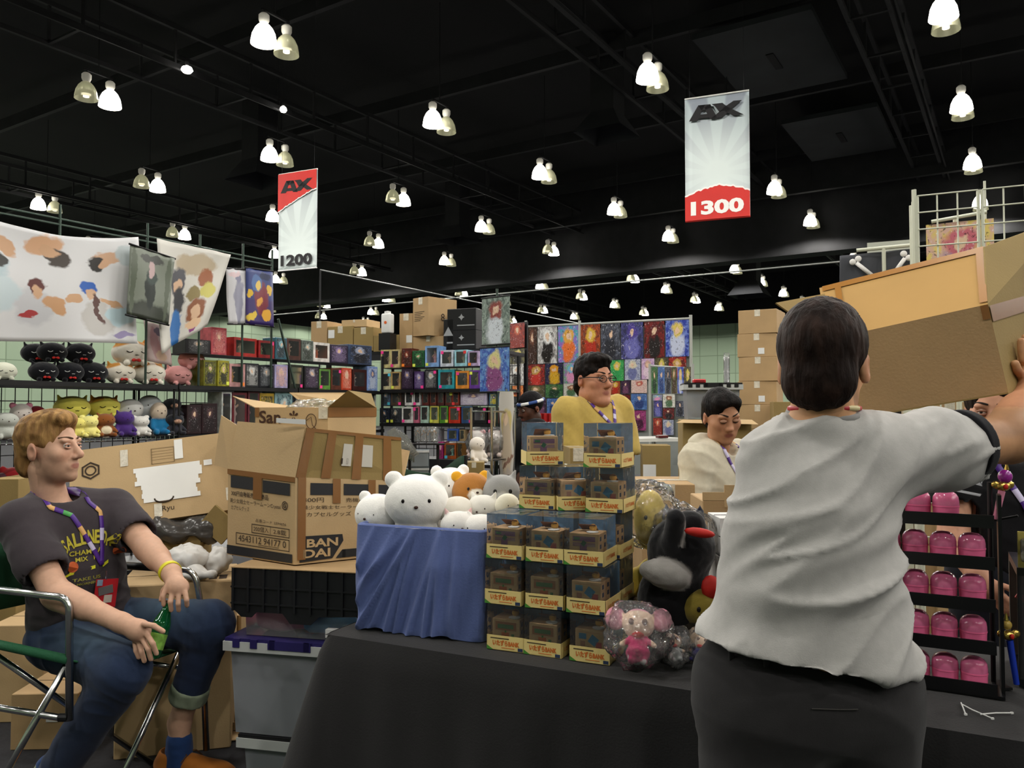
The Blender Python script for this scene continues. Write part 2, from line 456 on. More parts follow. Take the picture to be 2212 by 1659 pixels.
def truss(name, b, z, w, along='a', lo=A0, hi=A1, depth=1.0):
    """open roof girder: paired chords, posts and a conduit"""
    mb = MB()
    for s in (-1, 1):
        for zz in (z, z + depth):
            mb.bbox((lo, b + s * w / 2 - .05, zz), (hi, b + s * w / 2 + .05, zz + .12))
    t = lo
    while t < hi:
        for s in (-1, 1): mb.bbox((t, b + s * w / 2 - .03, z), (t + .06, b + s * w / 2 + .03, z + depth))
        mb.bbox((t, b - w / 2, z + .05), (t + .08, b + w / 2, z + .1)); t += 2.4
    mb.bbox((lo, b - w / 2 - .2, z - .12), (hi, b - w / 2 - .15, z - .07))
    o = mb.build(name, M_beam); o.rotation_euler = (0, 0, HROT if along == 'a' else HROT + math.pi / 2); return struct(o)
bb = hall_ab(Pz(600, 262, 10.3))[1]; truss('trim_3', bb, 10.3, 1.5)
bb = hall_ab(Pz(300, 470, 9.6))[1]; truss('trim_4', bb, 9.6, 1.2)
bb = hall_ab(Pz(1990, 330, 10.5))[1]; truss('trim_5', bb, 10.5, 0.9)
bb = hall_ab(Pz(1560, 350, 10.8))[1]; truss('trim_6', bb, 10.8, 0.8)
aa = hall_ab(Pz(800, 643, 8.1))[0]
hall_slab('trim_7', aa, aa + 1.0, B0, B1, 8.1, ZC, M_beam)            # deep cross girder
aa2 = hall_ab(Pz(1100, 505, 10.2))[0]; hall_slab('trim_8', aa2, aa2 + .25, B0, B1, 10.2, 10.6, M_beam)
mb = MB()
for k in range(9):
    aa3 = 8 + 6.1 * k; mb.bbox((aa3, B0, 11.6), (aa3 + .15, B1, 12.0))
o = mb.build('trim_9', M_beam); o.rotation_euler = (0, 0, HROT); struct(o)
# grey ceiling soffits with an air slot each
for i, q in enumerate([((1520, 60), (1800, 190)), ((1745, 250), (1880, 335)), ((1830, 372), (1945, 430)), ((1880, 452), (1970, 478))]):
    a0, b0 = hall_ab(Pz(*q[0], 11.2)); a1, b1 = hall_ab(Pz(*q[1], 11.2)); ca = (a0 + a1) / 2; cb = (b0 + b1) / 2
    mb = MB(); mb.bbox((ca - 2.4, cb - 1.5, 11.2), (ca + 2.4, cb + 1.5, 11.35)); mb.bbox((ca - .5, cb - .1, 11.17), (ca + .6, cb + .1, 11.2), 1)
    o = mb.build('trim_%d' % (10 + i), [M_panel, M_ceil]); o.rotation_euler = (0, 0, HROT); struct(o)
# flared air diffusers on drop ducts
def diffuser(px, py, z, w):
    p = Pz(px, py, z); t = thing('air_diffuser', 'dark flared square air diffuser on a drop duct under the black ceiling', 'vent', p, HROT, 'air diffusers')
    mb = MB(); a, b = w / 2, w / 4
    vs = [(-a, -a, 0), (a, -a, 0), (a, a, 0), (-a, a, 0), (-b, -b, w * .42), (b, -b, w * .42), (b, b, w * .42), (-b, b, w * .42)]
    mb.add(vs, [(0, 1, 5, 4), (1, 2, 6, 5), (2, 3, 7, 6), (3, 0, 4, 7)]); mb.build('hood', M_duct, t)
    mb = MB(); mb.bbox((-b, -b, w * .42), (b, b, ZC - z - .03)); mb.build('duct', M_beam, t)
diffuser(1312, 292, 9.6, 1.5); diffuser(560, 392, 9.6, 1.7); diffuser(988, 522, 9.6, 1.7); diffuser(1620, 640, 8.0, 2.0)

# ------------------------------------------------------------------ twin high-bay lamps on the roof grid
M_lit = mat('lamp_bell_lit', 'fff8e6', 0.4, emit='fffaf0', estr=9.0)
M_litb = mat('lamp_bell_lit_far', 'fff8e6', 0.4, emit='fffaf0', estr=7.0)
M_dim = mat('lamp_bell_unlit', 'd8d6b8', 0.25, trans=0.5, emit='d9d6b0', estr=0.16)
M_hous = mat('lamp_housing', 'c9c7bd', 0.5, emit='fff5e0', estr=0.12)
M_bulb = mat('lamp_pilot', 'fff8e0', 0.3, emit='fff6dd', estr=2.0)
for m in (M_lit, M_litb, M_dim, M_hous, M_bulb): m.cycles.emission_sampling = 'NONE'
bell = [(0.265, 0.0), (0.26, 0.06), (0.235, 0.2), (0.18, 0.32), (0.12, 0.39), (0.075, 0.42)]
me_bell = MB().lathe(bell, 20, cap=False).mesh('reflector', M_lit, 'all')
me_bell2 = MB().lathe(bell, 20, cap=False).mesh('reflector', M_dim, 'all')
me_lens = MB().lathe([(0.001, -.03), (.13, -.025), (.25, 0.0)], 20, cap=False).mesh('lens', M_lit, 'all')
me_lens2 = MB().lathe([(0.001, .05), (.07, .05), (.07, .1)], 10, cap=False).mesh('lens', M_bulb, 'all')
me_hous = MB().lathe([(.075, .42), (.09, .45), (.11, .5), (.11, .6), (.07, .64)], 12).mesh('housing', M_hous, 30)
def me_brk():
    mb = MB(); mb.bbox((-.36, -.025, .7), (.36, .025, .74)); mb.bbox((-.31, -.015, .62), (-.28, .015, .7)); mb.bbox((.28, -.015, .62), (.31, .015, .7))
    mb.tube([(0, 0, .74), (0, 0, ZC - 9.03)], .014, 6); return mb.mesh('bracket', M_beam)
me_br = me_brk()
lampd = bpy.data.lights.new('high_bay_lamp', 'SPOT'); lampd.shadow_soft_size = 0.2; lampd.spot_size = math.radians(164); lampd.spot_blend = 0.12; lampd.energy = LAMP_W
lampd.color = (1.0, 0.965, 0.90)
def high_bay(a, b, z, near_lit=True, lamp=True):
    p = Hc(a, b, z)
    t = thing('high_bay_light', 'twin bell high-bay lamp hanging from the black hall ceiling, one bell lit', 'ceiling light', p, HROT, 'high-bay lamps of the hall')
    s = -0.3 if near_lit else 0.3
    link('reflector', me_bell, t, (s, 0, 0)); link('lens', me_lens, t, (s, 0, 0)); link('housing', me_hous, t, (s, 0, 0))
    link('reflector', me_bell2, t, (-s, 0, 0)); link('lens', me_lens2, t, (-s, 0, 0)); link('housing', me_hous, t, (-s, 0, 0)); link('bracket', me_br, t)
    if lamp: link('lamp', lampd, t, (s, 0, -0.28))
    return t
for j in range(-3, 9):
    b = 1.1 + 5.95 * j
    if j == 8: b = 48.2
    for k in range(-4, 9):
        a = 17.5 + 5.3 * k - 0.06 * (b - 1.1) + (.3 if k < 4 else .0) * k
        if k == 4: continue                       # this row hangs right over the cross girder
        if a < -9 or a > 62: continue
        high_bay(a, b, 9.0, not (j >= 3 and (j + k) % 2 == 0))
# two small bare lamps clipped on the roof girder
for px, py, s in ((404, 150, 1.0), (612, 236, .7)):
    p = Pz(px, py, 10.2); t = thing('girder_spotlight', 'tiny bare bright lamp clipped on the black roof girder', 'ceiling light', p, HROT, 'bare lamps on the girder')
    MB().lathe([(.02 * s, .1), (.12 * s, .05), (.15 * s, -.02), (.1 * s, -.08), (.01, -.1)], 12).build('lens', M_lit, t, 'all')
    MB().lathe([(.05, .1), (.05, .2)], 8).build('clip', M_beam, t)
# green exit lamp far away
p = P(1624, 617, 58); t = thing('exit_lamp', 'small green exit lamp glowing under the far ceiling', 'exit sign', p, HROT + math.pi / 2)
MB().bbox((-.16, -.03, -.1), (.16, .03, .1)).build('face', mat('exit_green', '20e070', emit='10e060', estr=2.0), t)
MB().bbox((-.02, -.02, .1), (.02, .02, ZC - p.z - .03)).build('hanger', M_beam, t)

# ------------------------------------------------------------------ aisle banners
M_black = mat('print_black', '1c1a1c', 0.7)
M_white = mat('print_white', 'f2f0ec', 0.6)
M_red = mat('banner_red', 'cf2a22', 0.6, var=0.05, vscale=3)
def ray_mat(name, c1, c2, cx, cz, n=13):
    m, nt, b = _bs(name); b.inputs['Roughness'].default_value = 0.55
    sp = nt.nodes.new('ShaderNodeSeparateXYZ'); nt.links.new(_tc(nt), sp.inputs[0])
    def math_(op, a, bb=None):
        q = nt.nodes.new('ShaderNodeMath'); q.operation = op
        for i, v in enumerate((a, bb)):
            if v is None: continue
            if isinstance(v, (int, float)): q.inputs[i].default_value = v
            else: nt.links.new(v, q.inputs[i])
        return q.outputs[0]
    dx = math_('SUBTRACT', sp.outputs['X'], cx); dz = math_('SUBTRACT', sp.outputs['Z'], cz)
    an = math_('ARCTAN2', dz, dx); s = math_('SINE', math_('MULTIPLY', an, n)); s = math_('MULTIPLY_ADD', s, 2.5); s.node.inputs[2].default_value = 0.5; s.node.use_clamp = True
    rr = math_('SQRT', math_('ADD', math_('MULTIPLY', dx, dx), math_('MULTIPLY', dz, dz)))
    g = nt.nodes.new('ShaderNodeMapRange'); g.inputs['From Min'].default_value = 0.2; g.inputs['From Max'].default_value = 1.4; nt.links.new(rr, g.inputs['Value'])
    mx = nt.nodes.new('ShaderNodeMix'); mx.data_type = 'RGBA'; nt.links.new(s, mx.inputs['Factor'])
    mx.inputs[6].default_value = (*lin(c1), 1); mx.inputs[7].default_value = (*lin(c2), 1)
    m2 = nt.nodes.new('ShaderNodeMix'); m2.data_type = 'RGBA'; nt.links.new(g.outputs[0], m2.inputs['Factor'])
    m2.inputs[6].default_value = (*lin('dfe9e6'), 1); nt.links.new(mx.outputs[2], m2.inputs[7])
    nt.links.new(m2.outputs[2], b.inputs['Base Color']); return m
def banner(name_lbl, TL, TR, number, red_top, h=2.44):
    L, R = Vector(TL), Vector(TR); w = (R - L).xy.length; c = (L + R) / 2; rz = math.atan2(R.y - L.y, R.x - L.x)
    t = thing('aisle_banner', name_lbl, 'banner', c, rz)
    mr = ray_mat('banner_rays_' + number, '9aa2ad' if not red_top else 'a9b3b6', 'b9c6ca' if not red_top else 'ccd6d6', 0, -h * .62 if not red_top else -h * .75)
    mb = MB(); mb.grid(lambda u, v: Vector(((u - .5) * w, .02 * math.sin(v * 9 + 1) * math.sin(u * 3), -h * v)), 9, 25)
    o = mb.build('sheet', mr, t, 'all'); so = o.modifiers.new('thick', 'SOLIDIFY'); so.thickness = .004; so.offset = 1
    off = -.035
    def to(u, v, k=0): return Vector(((u - .5) * w, off - k * .002, -h * v))
    rr = random.Random(3); n = 28
    if red_top:
        edge = [(i / n, .19 + .20 * (1 - i / n) ** 1.2 + (rr.random() - .5) * .012 + (.0 if i < 20 else -.0)) for i in range(n + 1)]
        for dv, m, k in ((.012, M_white, 0), (0, M_red, 1)):
            MB().poly([to(0, 0, k), *[to(u, v + dv, k) for u, v in edge][:1], *[to(u, v + dv, k) for u, v in edge][1:], to(1, 0, k)]).build('red_field' if k else 'torn_edge', m, t)
    else:
        edge = [(i / n, .735 + .07 * abs(2 * i / n - 1.05) ** 1.5 + (rr.random() - .5) * .014) for i in range(n + 1)]
        for dv, m, k in ((-.014, M_white, 0), (0, M_red, 1)):
            MB().poly([to(0, 1, k), to(1, 1, k), *[to(u, v + dv, k) for u, v in edge[::-1]]]).build('red_field' if k else 'torn_edge', m, t)
    # slanted two-letter logo
    def lz(pts):
        r = []
        for x, y in pts:
            u = (x - 185) / 658; top = 272 - 130 * u; v = (y - top) / 1310; r.append(to(u, v + (.012 if red_top else 0), 3))
        return r
    mb = MB()
    for pl in ([(232, 510), (330, 330), (402, 318), (365, 388), (345, 452), (325, 495)], [(330, 330), (455, 310), (470, 345), (365, 388)], [(455, 310), (470, 345), (530, 462), (447, 470), (405, 385), (395, 345)],
               [(345, 430), (425, 415), (440, 455), (338, 470)],
               [(465, 310), (577, 290), (620, 325), (790, 402), (685, 420), (590, 372), (545, 390), (500, 330)], [(775, 250), (690, 262), (600, 330), (540, 390), (455, 468), (580, 441), (640, 378)]):
        q = lz(pl); mb.poly(q)
    mb.build('logo', M_black, t, fixn=False)
    lettering('number', number, M_black if red_top else M_white, t, to(.5, .905, 4), (1, 0, 0), (0, 0, 1), h * .115, w * .82, bold=.045)
    for z, nm in ((.01, 'top_rod'), (-h - .005, 'bottom_rod')):
        MB().tube([(-w / 2, 0, z), (w / 2, 0, z)], .018, 8).build(nm, M_red if (nm == 'bottom_rod' and not red_top) else M_white, t, True)
    for s in (-.42, .42): MB().tube([(s * w, 0, 0), (s * w, 0, ZC - c.z - .03)], .004, 5).build('wire', M_beam, t)
    return t
banner('hanging aisle banner with black logo and white 1300 on its red foot', P(1479, 222, 15.66), P(1618, 190, 15.2), '1300', False)
banner('hanging aisle banner with red top and black 1200 at its foot', P(603, 378, 20.0), P(686, 366, 19.5), '1200', True)
# overhead booth pipes
M_pipe = mat('pipe_steel', 'b9bcb8', 0.35, metal=0.8)
def pipe_run(lbl, p, q):
    t = thing('overhead_pipe', lbl, 'pipe', (0, 0, 0)); MB().tube([p, q], .011, 8).build('rail', M_pipe, t, True)
    for e in (p, q): MB().tube([(e.x, e.y, 0), e], .012, 8).build('upright', M_beam, t, True)
pipe_run('thin steel booth pipe running behind the red-topped banner towards the poster wall', Pz(692, 583, 3.4), Pz(1262, 701, 3.4))
pipe_run('thin steel booth pipe running level from the plush racks to the skull flag', Pz(585, 681, 3.4), Pz(1850, 562, 3.4))
# ================================================================== SHARED BUILDERS
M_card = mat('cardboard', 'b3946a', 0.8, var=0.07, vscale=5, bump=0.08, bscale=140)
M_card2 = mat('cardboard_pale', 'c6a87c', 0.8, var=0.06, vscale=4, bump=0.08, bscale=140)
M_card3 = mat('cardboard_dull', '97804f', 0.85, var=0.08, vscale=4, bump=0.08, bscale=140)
M_cin = mat('cardboard_inside', 'a5885c', 0.9, var=0.05, vscale=6)
M_tapeb = mat('tape_brown', '8d6238', 0.28, var=0.05, vscale=10)
M_tapec = mat('tape_clear', 'd8d0bd', 0.15, var=0.15, vscale=30, bump=0.35, bscale=60)
M_paper = mat('paper_white', 'e6e6e4', 0.7)
M_ink = mat('ink_dark', '3a2c20', 0.8)
M_blk = mat('black_metal', '141416', 0.45, spec=0.4)
M_blkp = mat('black_plastic', '17181c', 0.5, var=0.1, vscale=30)
M_chr = mat('chrome', 'd5d6d8', 0.15, metal=1.0)
M_wirew = mat('white_wire', 'd6d8c4', 0.45)
M_clear = film('clear_window', haze=0.03, gloss=0.05, rough=0.06)
M_obj1 = mat('card_print', attr=('c1', 'OBJECT'), rough=0.32, var=0.35, vscale=22)
M_obj2 = mat('card_inner', attr=('c2', 'OBJECT'), rough=0.6)
M_fig = mat('figurine_paint', attr=('c3', 'OBJECT'), rough=0.4)
M_skin0 = mat('figurine_skin', 'd9b396', 0.5)

def cbox(label, loc, rz, size, m=None, tape='top', sticker=None, group=None, cat='box', name='cardboard_box', taped=True):
    """closed shipping carton; local x right, y away, z up; origin at front-bottom-left"""
    w, d, h = size; m = m or M_card
    t = thing(name, label, cat, loc, rz, group)
    MB().bevbox((w / 2, d / 2, h / 2), (w, d, h), min(size) * .012).build('carton', m, t)
    mb = MB(); mb.bbox((w * .004, d * .5 - .001, h), (w * .996, d * .5 + .001, h + .0015)); mb.build('seam', M_ink, t)
    if taped:
        tw = min(.055, h * .3)
        mt = M_tapeb if tape == 'brown' else M_tapec
        MB().bbox((-.001, d * .5 - tw / 2, h + .001), (w + .001, d * .5 + tw / 2, h + .002)).build('tape', mt, t)
        MB().bbox((w * .5 - tw / 2, -.0015, h - tw * 1.2), (w * .5 + tw / 2, .001, h + .001)).build('tape', mt, t)
    if sticker:
        for (x, z, sw, sh) in (sticker if isinstance(sticker, list) else [sticker]):
            MB().bbox((x * w - sw / 2, -.003, z * h - sh / 2), (x * w + sw / 2, 0, z * h + sh / 2)).build('sticker', M_paper, t)
    return t
def pl_cbox(pl, bb, w0, depth, label, **kw):
    """carton standing on plane pl at offset w0, front face filling the rectangle bb of the photograph"""
    s0, z1 = pl.sz(bb[0], bb[1], w0); s1, z0 = pl.sz(bb[2], bb[3], w0); s0b, z0b = pl.sz(bb[0], bb[3], w0)
    z0 = (z0 + z0b) / 2
    return cbox(label, pl.at(s0, w0, z0), pl.ang, (s1 - s0, depth, z1 - z0), **kw)

# ------------------------------------------------------------------ printed art (plain stand-in pictures: a coloured figure on a coloured ground)
def art_mat():
    m, nt, b = _bs('poster_print'); b.inputs['Roughness'].default_value = 0.35
    g = _tc(nt, 'Generated')
    def at(n):
        a = nt.nodes.new('ShaderNodeAttribute'); a.attribute_type = 'OBJECT'; a.attribute_name = n; return a
    seed = at('seed')
    ns = nt.nodes.new('ShaderNodeTexNoise'); ns.noise_dimensions = '4D'; ns.inputs['Scale'].default_value = 4.5; ns.inputs['Detail'].default_value = 3
    nt.links.new(g, ns.inputs['Vector']); nt.links.new(seed.outputs['Fac'], ns.inputs['W'])
    sub = nt.nodes.new('ShaderNodeVectorMath'); sub.operation = 'SUBTRACT'; nt.links.new(ns.outputs['Color'], sub.inputs[0]); sub.inputs[1].default_value = (.5, .5, .5)
    ma = nt.nodes.new('ShaderNodeVectorMath'); ma.operation = 'MULTIPLY_ADD'; nt.links.new(sub.outputs[0], ma.inputs[0]); ma.inputs[1].default_value = (.35, .35, .35); nt.links.new(g, ma.inputs[2])
    co = ma.outputs[0]
    def mixc(f, a, bb):
        x = nt.nodes.new('ShaderNodeMix'); x.data_type = 'RGBA'
        for s, i in ((f, 0), (a, 6), (bb, 7)):
            if hasattr(s, 'links') or hasattr(s, 'is_linked'): nt.links.new(s, x.inputs[i])
            else: x.inputs[i].default_value = s
        return x.outputs[2]
    def ellm(cx, cz, rx, rz, soft=.18):
        mp = nt.nodes.new('ShaderNodeVectorMath'); mp.operation = 'SUBTRACT'; nt.links.new(co, mp.inputs[0]); mp.inputs[1].default_value = (cx, 0, cz)
        sc = nt.nodes.new('ShaderNodeVectorMath'); sc.operation = 'MULTIPLY'; nt.links.new(mp.outputs[0], sc.inputs[0]); sc.inputs[1].default_value = (1 / rx, 0, 1 / rz)
        ln = nt.nodes.new('ShaderNodeVectorMath'); ln.operation = 'LENGTH'; nt.links.new(sc.outputs[0], ln.inputs[0])
        r = nt.nodes.new('ShaderNodeMapRange'); r.inputs['From Min'].default_value = 1 + soft; r.inputs['From Max'].default_value = 1 - soft
        nt.links.new(ln.outputs['Value'], r.inputs['Value']); return r.outputs[0]
    n2 = nt.nodes.new('ShaderNodeTexNoise'); n2.noise_dimensions = '4D'; n2.inputs['Scale'].default_value = 6; n2.inputs['Detail'].default_value = 4; n2.inputs['Distortion'].default_value = 1.5
    nt.links.new(g, n2.inputs['Vector']); nt.links.new(seed.outputs['Fac'], n2.inputs['W'])
    r2 = nt.nodes.new('ShaderNodeMapRange'); r2.inputs['From Min'].default_value = .42; r2.inputs['From Max'].default_value = .58; nt.links.new(n2.outputs['Fac'], r2.inputs['Value'])
    c = mixc(r2.outputs[0], at('c1').outputs['Color'], at('c2').outputs['Color'])
    c = mixc(ellm(.5, .32, .30, .34), c, at('c4').outputs['Color'])
    c = mixc(ellm(.50, .72, .24, .20), c, at('c3').outputs['Color'])
    c = mixc(ellm(.50, .70, .11, .10), c, (*lin('e2c0a2'), 1))
    n3 = nt.nodes.new('ShaderNodeTexNoise'); n3.noise_dimensions = '4D'; n3.inputs['Scale'].default_value = 9; n3.inputs['Detail'].default_value = 2; n3.inputs['Distortion'].default_value = 2.5
    nt.links.new(g, n3.inputs['Vector']); nt.links.new(seed.outputs['Fac'], n3.inputs['W'])
    for lo, hi, colr in ((.60, .66, '0e0c14'), (.36, .31, 'e8e6ea')):
        r3 = nt.nodes.new('ShaderNodeMapRange'); r3.inputs['From Min'].default_value = lo; r3.inputs['From Max'].default_value = hi; r3.inputs['To Max'].default_value = .75
        nt.links.new(n3.outputs['Fac'], r3.inputs['Value']); c = mixc(r3.outputs[0], c, (*lin(colr), 1))
    nt.links.new(c, b.inputs['Base Color']); return m
M_art = art_mat()
def set_art(o, cs):
    for i, c in enumerate(cs): o['c%d' % (i + 1)] = lin(c)
    o['seed'] = random.random() * 50
def poster(pl, quad, w, cs, label, name='poster', th=.002, group=None, m=None):
    """flat sheet on a plane; quad = x0,y0,x1,y1 (pixels of its top-left and bottom-right)"""
    s0, z1 = pl.sz(quad[0], quad[1], w); s1, z0 = pl.sz(quad[2], quad[3], w)
    mb = MB(); W, Hh = s1 - s0, z1 - z0
    mb.bbox((-W / 2, 0, 0), (W / 2, th, Hh)); o = mb.build(name, m or M_art)
    o.location = pl.at((s0 + s1) / 2, w, z0); o.rotation_euler = (0, 0, pl.ang); set_art(o, cs); tag(o, label, 'poster', group); return o

# ------------------------------------------------------------------ boxed figures
TAGC = {'p': 'ff3f9a', 'y': 'e6ee5a', 'o': 'ff8a2a', 'b': '4fc4e0', 'r': 'e83a3a'}
def figurine_mesh():
    mb = MB(); mb.lathe([(.30, 0), (.34, .03), (.10, .06), (.12, .3), (.20, .38), (.10, .52), (.13, .62), (.06, .72)], 10, mi=0)
    mb.ell((0, 0, .80), (.13, .12, .13), 10, 6, mi=1); mb.ell((0, .04, .84), (.16, .14, .14), 10, 6, mi=0)
    mb.tube([(-.12, 0, .62), (-.26, -.05, .45)], .05, 6, mi=1); mb.tube([(.12, 0, .62), (.28, -.02, .7)], .05, 6, mi=1)
    return mb.mesh('figurine', [M_fig, M_skin0], 'all')
ME_FIG = figurine_mesh()
def figure_box(pl, bb, w, depth, cname, c1, c2, c3, tg, label, group, window=True, z_at=None):
    s0, z1 = pl.sz(bb[0], bb[1], w); s1, z0 = pl.sz(bb[2], bb[3], w)
    W, H = s1 - s0 - .004, z1 - z0
    if z_at is not None: z0 = z_at
    rot = (random.random() - .5) * .12
    t = thing('figure_box', label, 'toy box', pl.at((s0 + s1) / 2, w - depth / 2, z0), pl.ang + rot, group)
    hw, hd = W / 2, depth / 2
    mb = MB()
    if window:
        f = min(W, H) * .14; fb = H * .2; rec = depth * .8
        o = [(-hw, -hd, 0), (hw, -hd, 0), (hw, -hd, H), (-hw, -hd, H)]; i_ = [(-hw + f, -hd, fb), (hw - f, -hd, fb), (hw - f, -hd, H - f), (-hw + f, -hd, H - f)]
        k = [(x, -hd + rec, z) for x, y, z in i_]; bk = [(x, hd, z) for x, y, z in o]
        mb.add(o + i_, [(0, 1, 5, 4), (1, 2, 6, 5), (2, 3, 7, 6), (3, 0, 4, 7)], 0)
        mb.add(i_ + k, [(0, 1, 5, 4), (1, 2, 6, 5), (2, 3, 7, 6), (3, 0, 4, 7), (4, 5, 6, 7)], 1)
        mb.add(o + bk, [(0, 4, 5, 1), (1, 5, 6, 2), (2, 6, 7, 3), (3, 7, 4, 0), (7, 6, 5, 4)], 0)
        b = mb.build('carton', [M_obj1, M_obj2], t, fixn=False)
        fo = link('figurine', ME_FIG, t, (0, -hd + rec * .55, fb)); fh = H - f - fb; fo.scale = (min(fh * .8, (W - 2 * f) * 1.6), depth * .7, fh * .95); fo['c3'] = lin(c3)
        MB().add([(x, -hd - .001, z) for x, y, z in i_], [(0, 1, 2, 3)]).build('window', M_clear, t)
    else:
        mb.bevbox((0, 0, H / 2), (W, depth, H), min(W, H) * .02); b = mb.build('carton', [M_obj1, M_obj2], t)
        q = MB().bbox((-hw * .8, -hd - .001, H * .08), (hw * .8, -hd, H * .92)).build('print', M_art, t); set_art(q, [c1, c2, c3, c2])
    b['c1'] = lin(c1); b['c2'] = lin(c2)
    if tg:
        px = .7 if random.random() > .5 else -.7; zz = H * random.choice((.12, .85)); r = .013
        MB().bbox((px * hw - r, -hd - .004, zz - r), (px * hw + r, -hd - .002, zz + r)).build('price_tag', mat('tag_' + tg, TAGC[tg], .6), t)
    return t
def figure_row(pl, row, w, depth, where, group, z_at=None):
    n = len(row)
    for i, r in enumerate(row):
        x0, y0, x1, y1, cn, c1, c2, c3, tg, win = r
        nb = row[i + 1][4] if i + 1 < n else row[i - 1][4]
        figure_box(pl, (x0, y0, x1, y1), w, depth, cn, c1, c2, c3, tg, '%s boxed figure beside a %s box, %s' % (cn, nb, where), group, win, z_at)

# ------------------------------------------------------------------ plush builders
def M_plush(key='Col'):
    return mat('plush_fabric', attr=('Col', 'GEOMETRY'), rough=0.95, spec=0.1, bump=0.12, bscale=220, sheen=0.25)
M_pl = M_plush()
M_eye = mat('plush_eye_black', '120d0c', 0.25)
M_nose = mat('plush_nose_brown', '3a1f16', 0.4)
M_bow = mat('ribbon_red', 'c9261e', 0.6)
def fuzz(a, fr=90): return lambda V, N: a * vnoise(V * fr)
def cat_cushion(label, loc, rz, w, col, patch=None, bow=True, group=None, tilt=0.0, ears=True, face='dark'):
    """round animal-shaped cushion, slightly squashed"""
    t = thing('plush_cushion', label, 'plush toy', loc, rz, group)
    rx, ry, rz_ = w / 2, w * .40, w * .36
    B = Blob().u(s_ell((0, 0, rz_), (rx, ry, rz_)), 0)
    if ears:
        for s in (-1, 1): B.u(s_cone((s * rx * .62, 0, rz_ * 1.55), (s * rx * .78, 0, rz_ * 2.05), w * .085, w * .03), w * .05)
    for s in (-1, 1): B.u(s_ell((s * rx * .45, -ry * .75, rz_ * .2), (w * .09, w * .1, w * .08)), w * .04)
    c0 = np.array(lin(col)); cp = None if patch is None else np.array(lin(patch))
    def colf(V):
        C = np.tile(c0, (len(V), 1))
        if cp is not None:
            m = sstep(rz_ * 1.45, rz_ * 1.6, V[:, 2] + 0.35 * np.abs(V[:, 0]) - .2 * rx) * (np.abs(V[:, 0]) > rx * .18)
            C = cmix(C, cp, m.astype(float))
        return C
    blob('body', B, (-rx - .02, -ry - .03, -.01), (rx + .02, ry + .02, rz_ * 2.3), max(.007, w / 34), M_pl, t, colf, fuzz(w * .008, 14 / w))
    fm = M_eye if face == 'dark' else M_paper
    yf = lambda x, z: -ry * math.sqrt(max(.02, 1 - (x / rx) ** 2 - ((z - rz_) / rz_) ** 2)) - .002
    for s in (-1, 1):
        pts = []
        for i in range(6):
            x = s * (rx * .22 + rx * .3 * i / 5); z = rz_ * (1.08 - .1 * math.sin(math.pi * i / 5)); pts.append((x, yf(x, z), z))
        MB().tube(pts, w * .011, 5).build('eye', fm, t, True)
    pts = [(x * w, yf(x * w, rz_ * .86 + abs(x) * w * .3) , rz_ * .82 - abs(math.sin(x * 60)) * w * .012) for x in (-.05, -.025, 0, .025, .05)]
    MB().tube(pts, w * .008, 5).build('mouth', fm, t, True)
    if bow:
        mb = MB()
        for s in (-1, 1): mb.ell((s * w * .07, -ry * .9, rz_ * .42), (w * .06, w * .03, w * .045), 8, 6, Ry(s * .3))
        mb.ell((0, -ry * .96, rz_ * .42), (w * .028, w * .028, w * .028), 8, 6); mb.build('bow', M_bow, t, 'all')
    return t
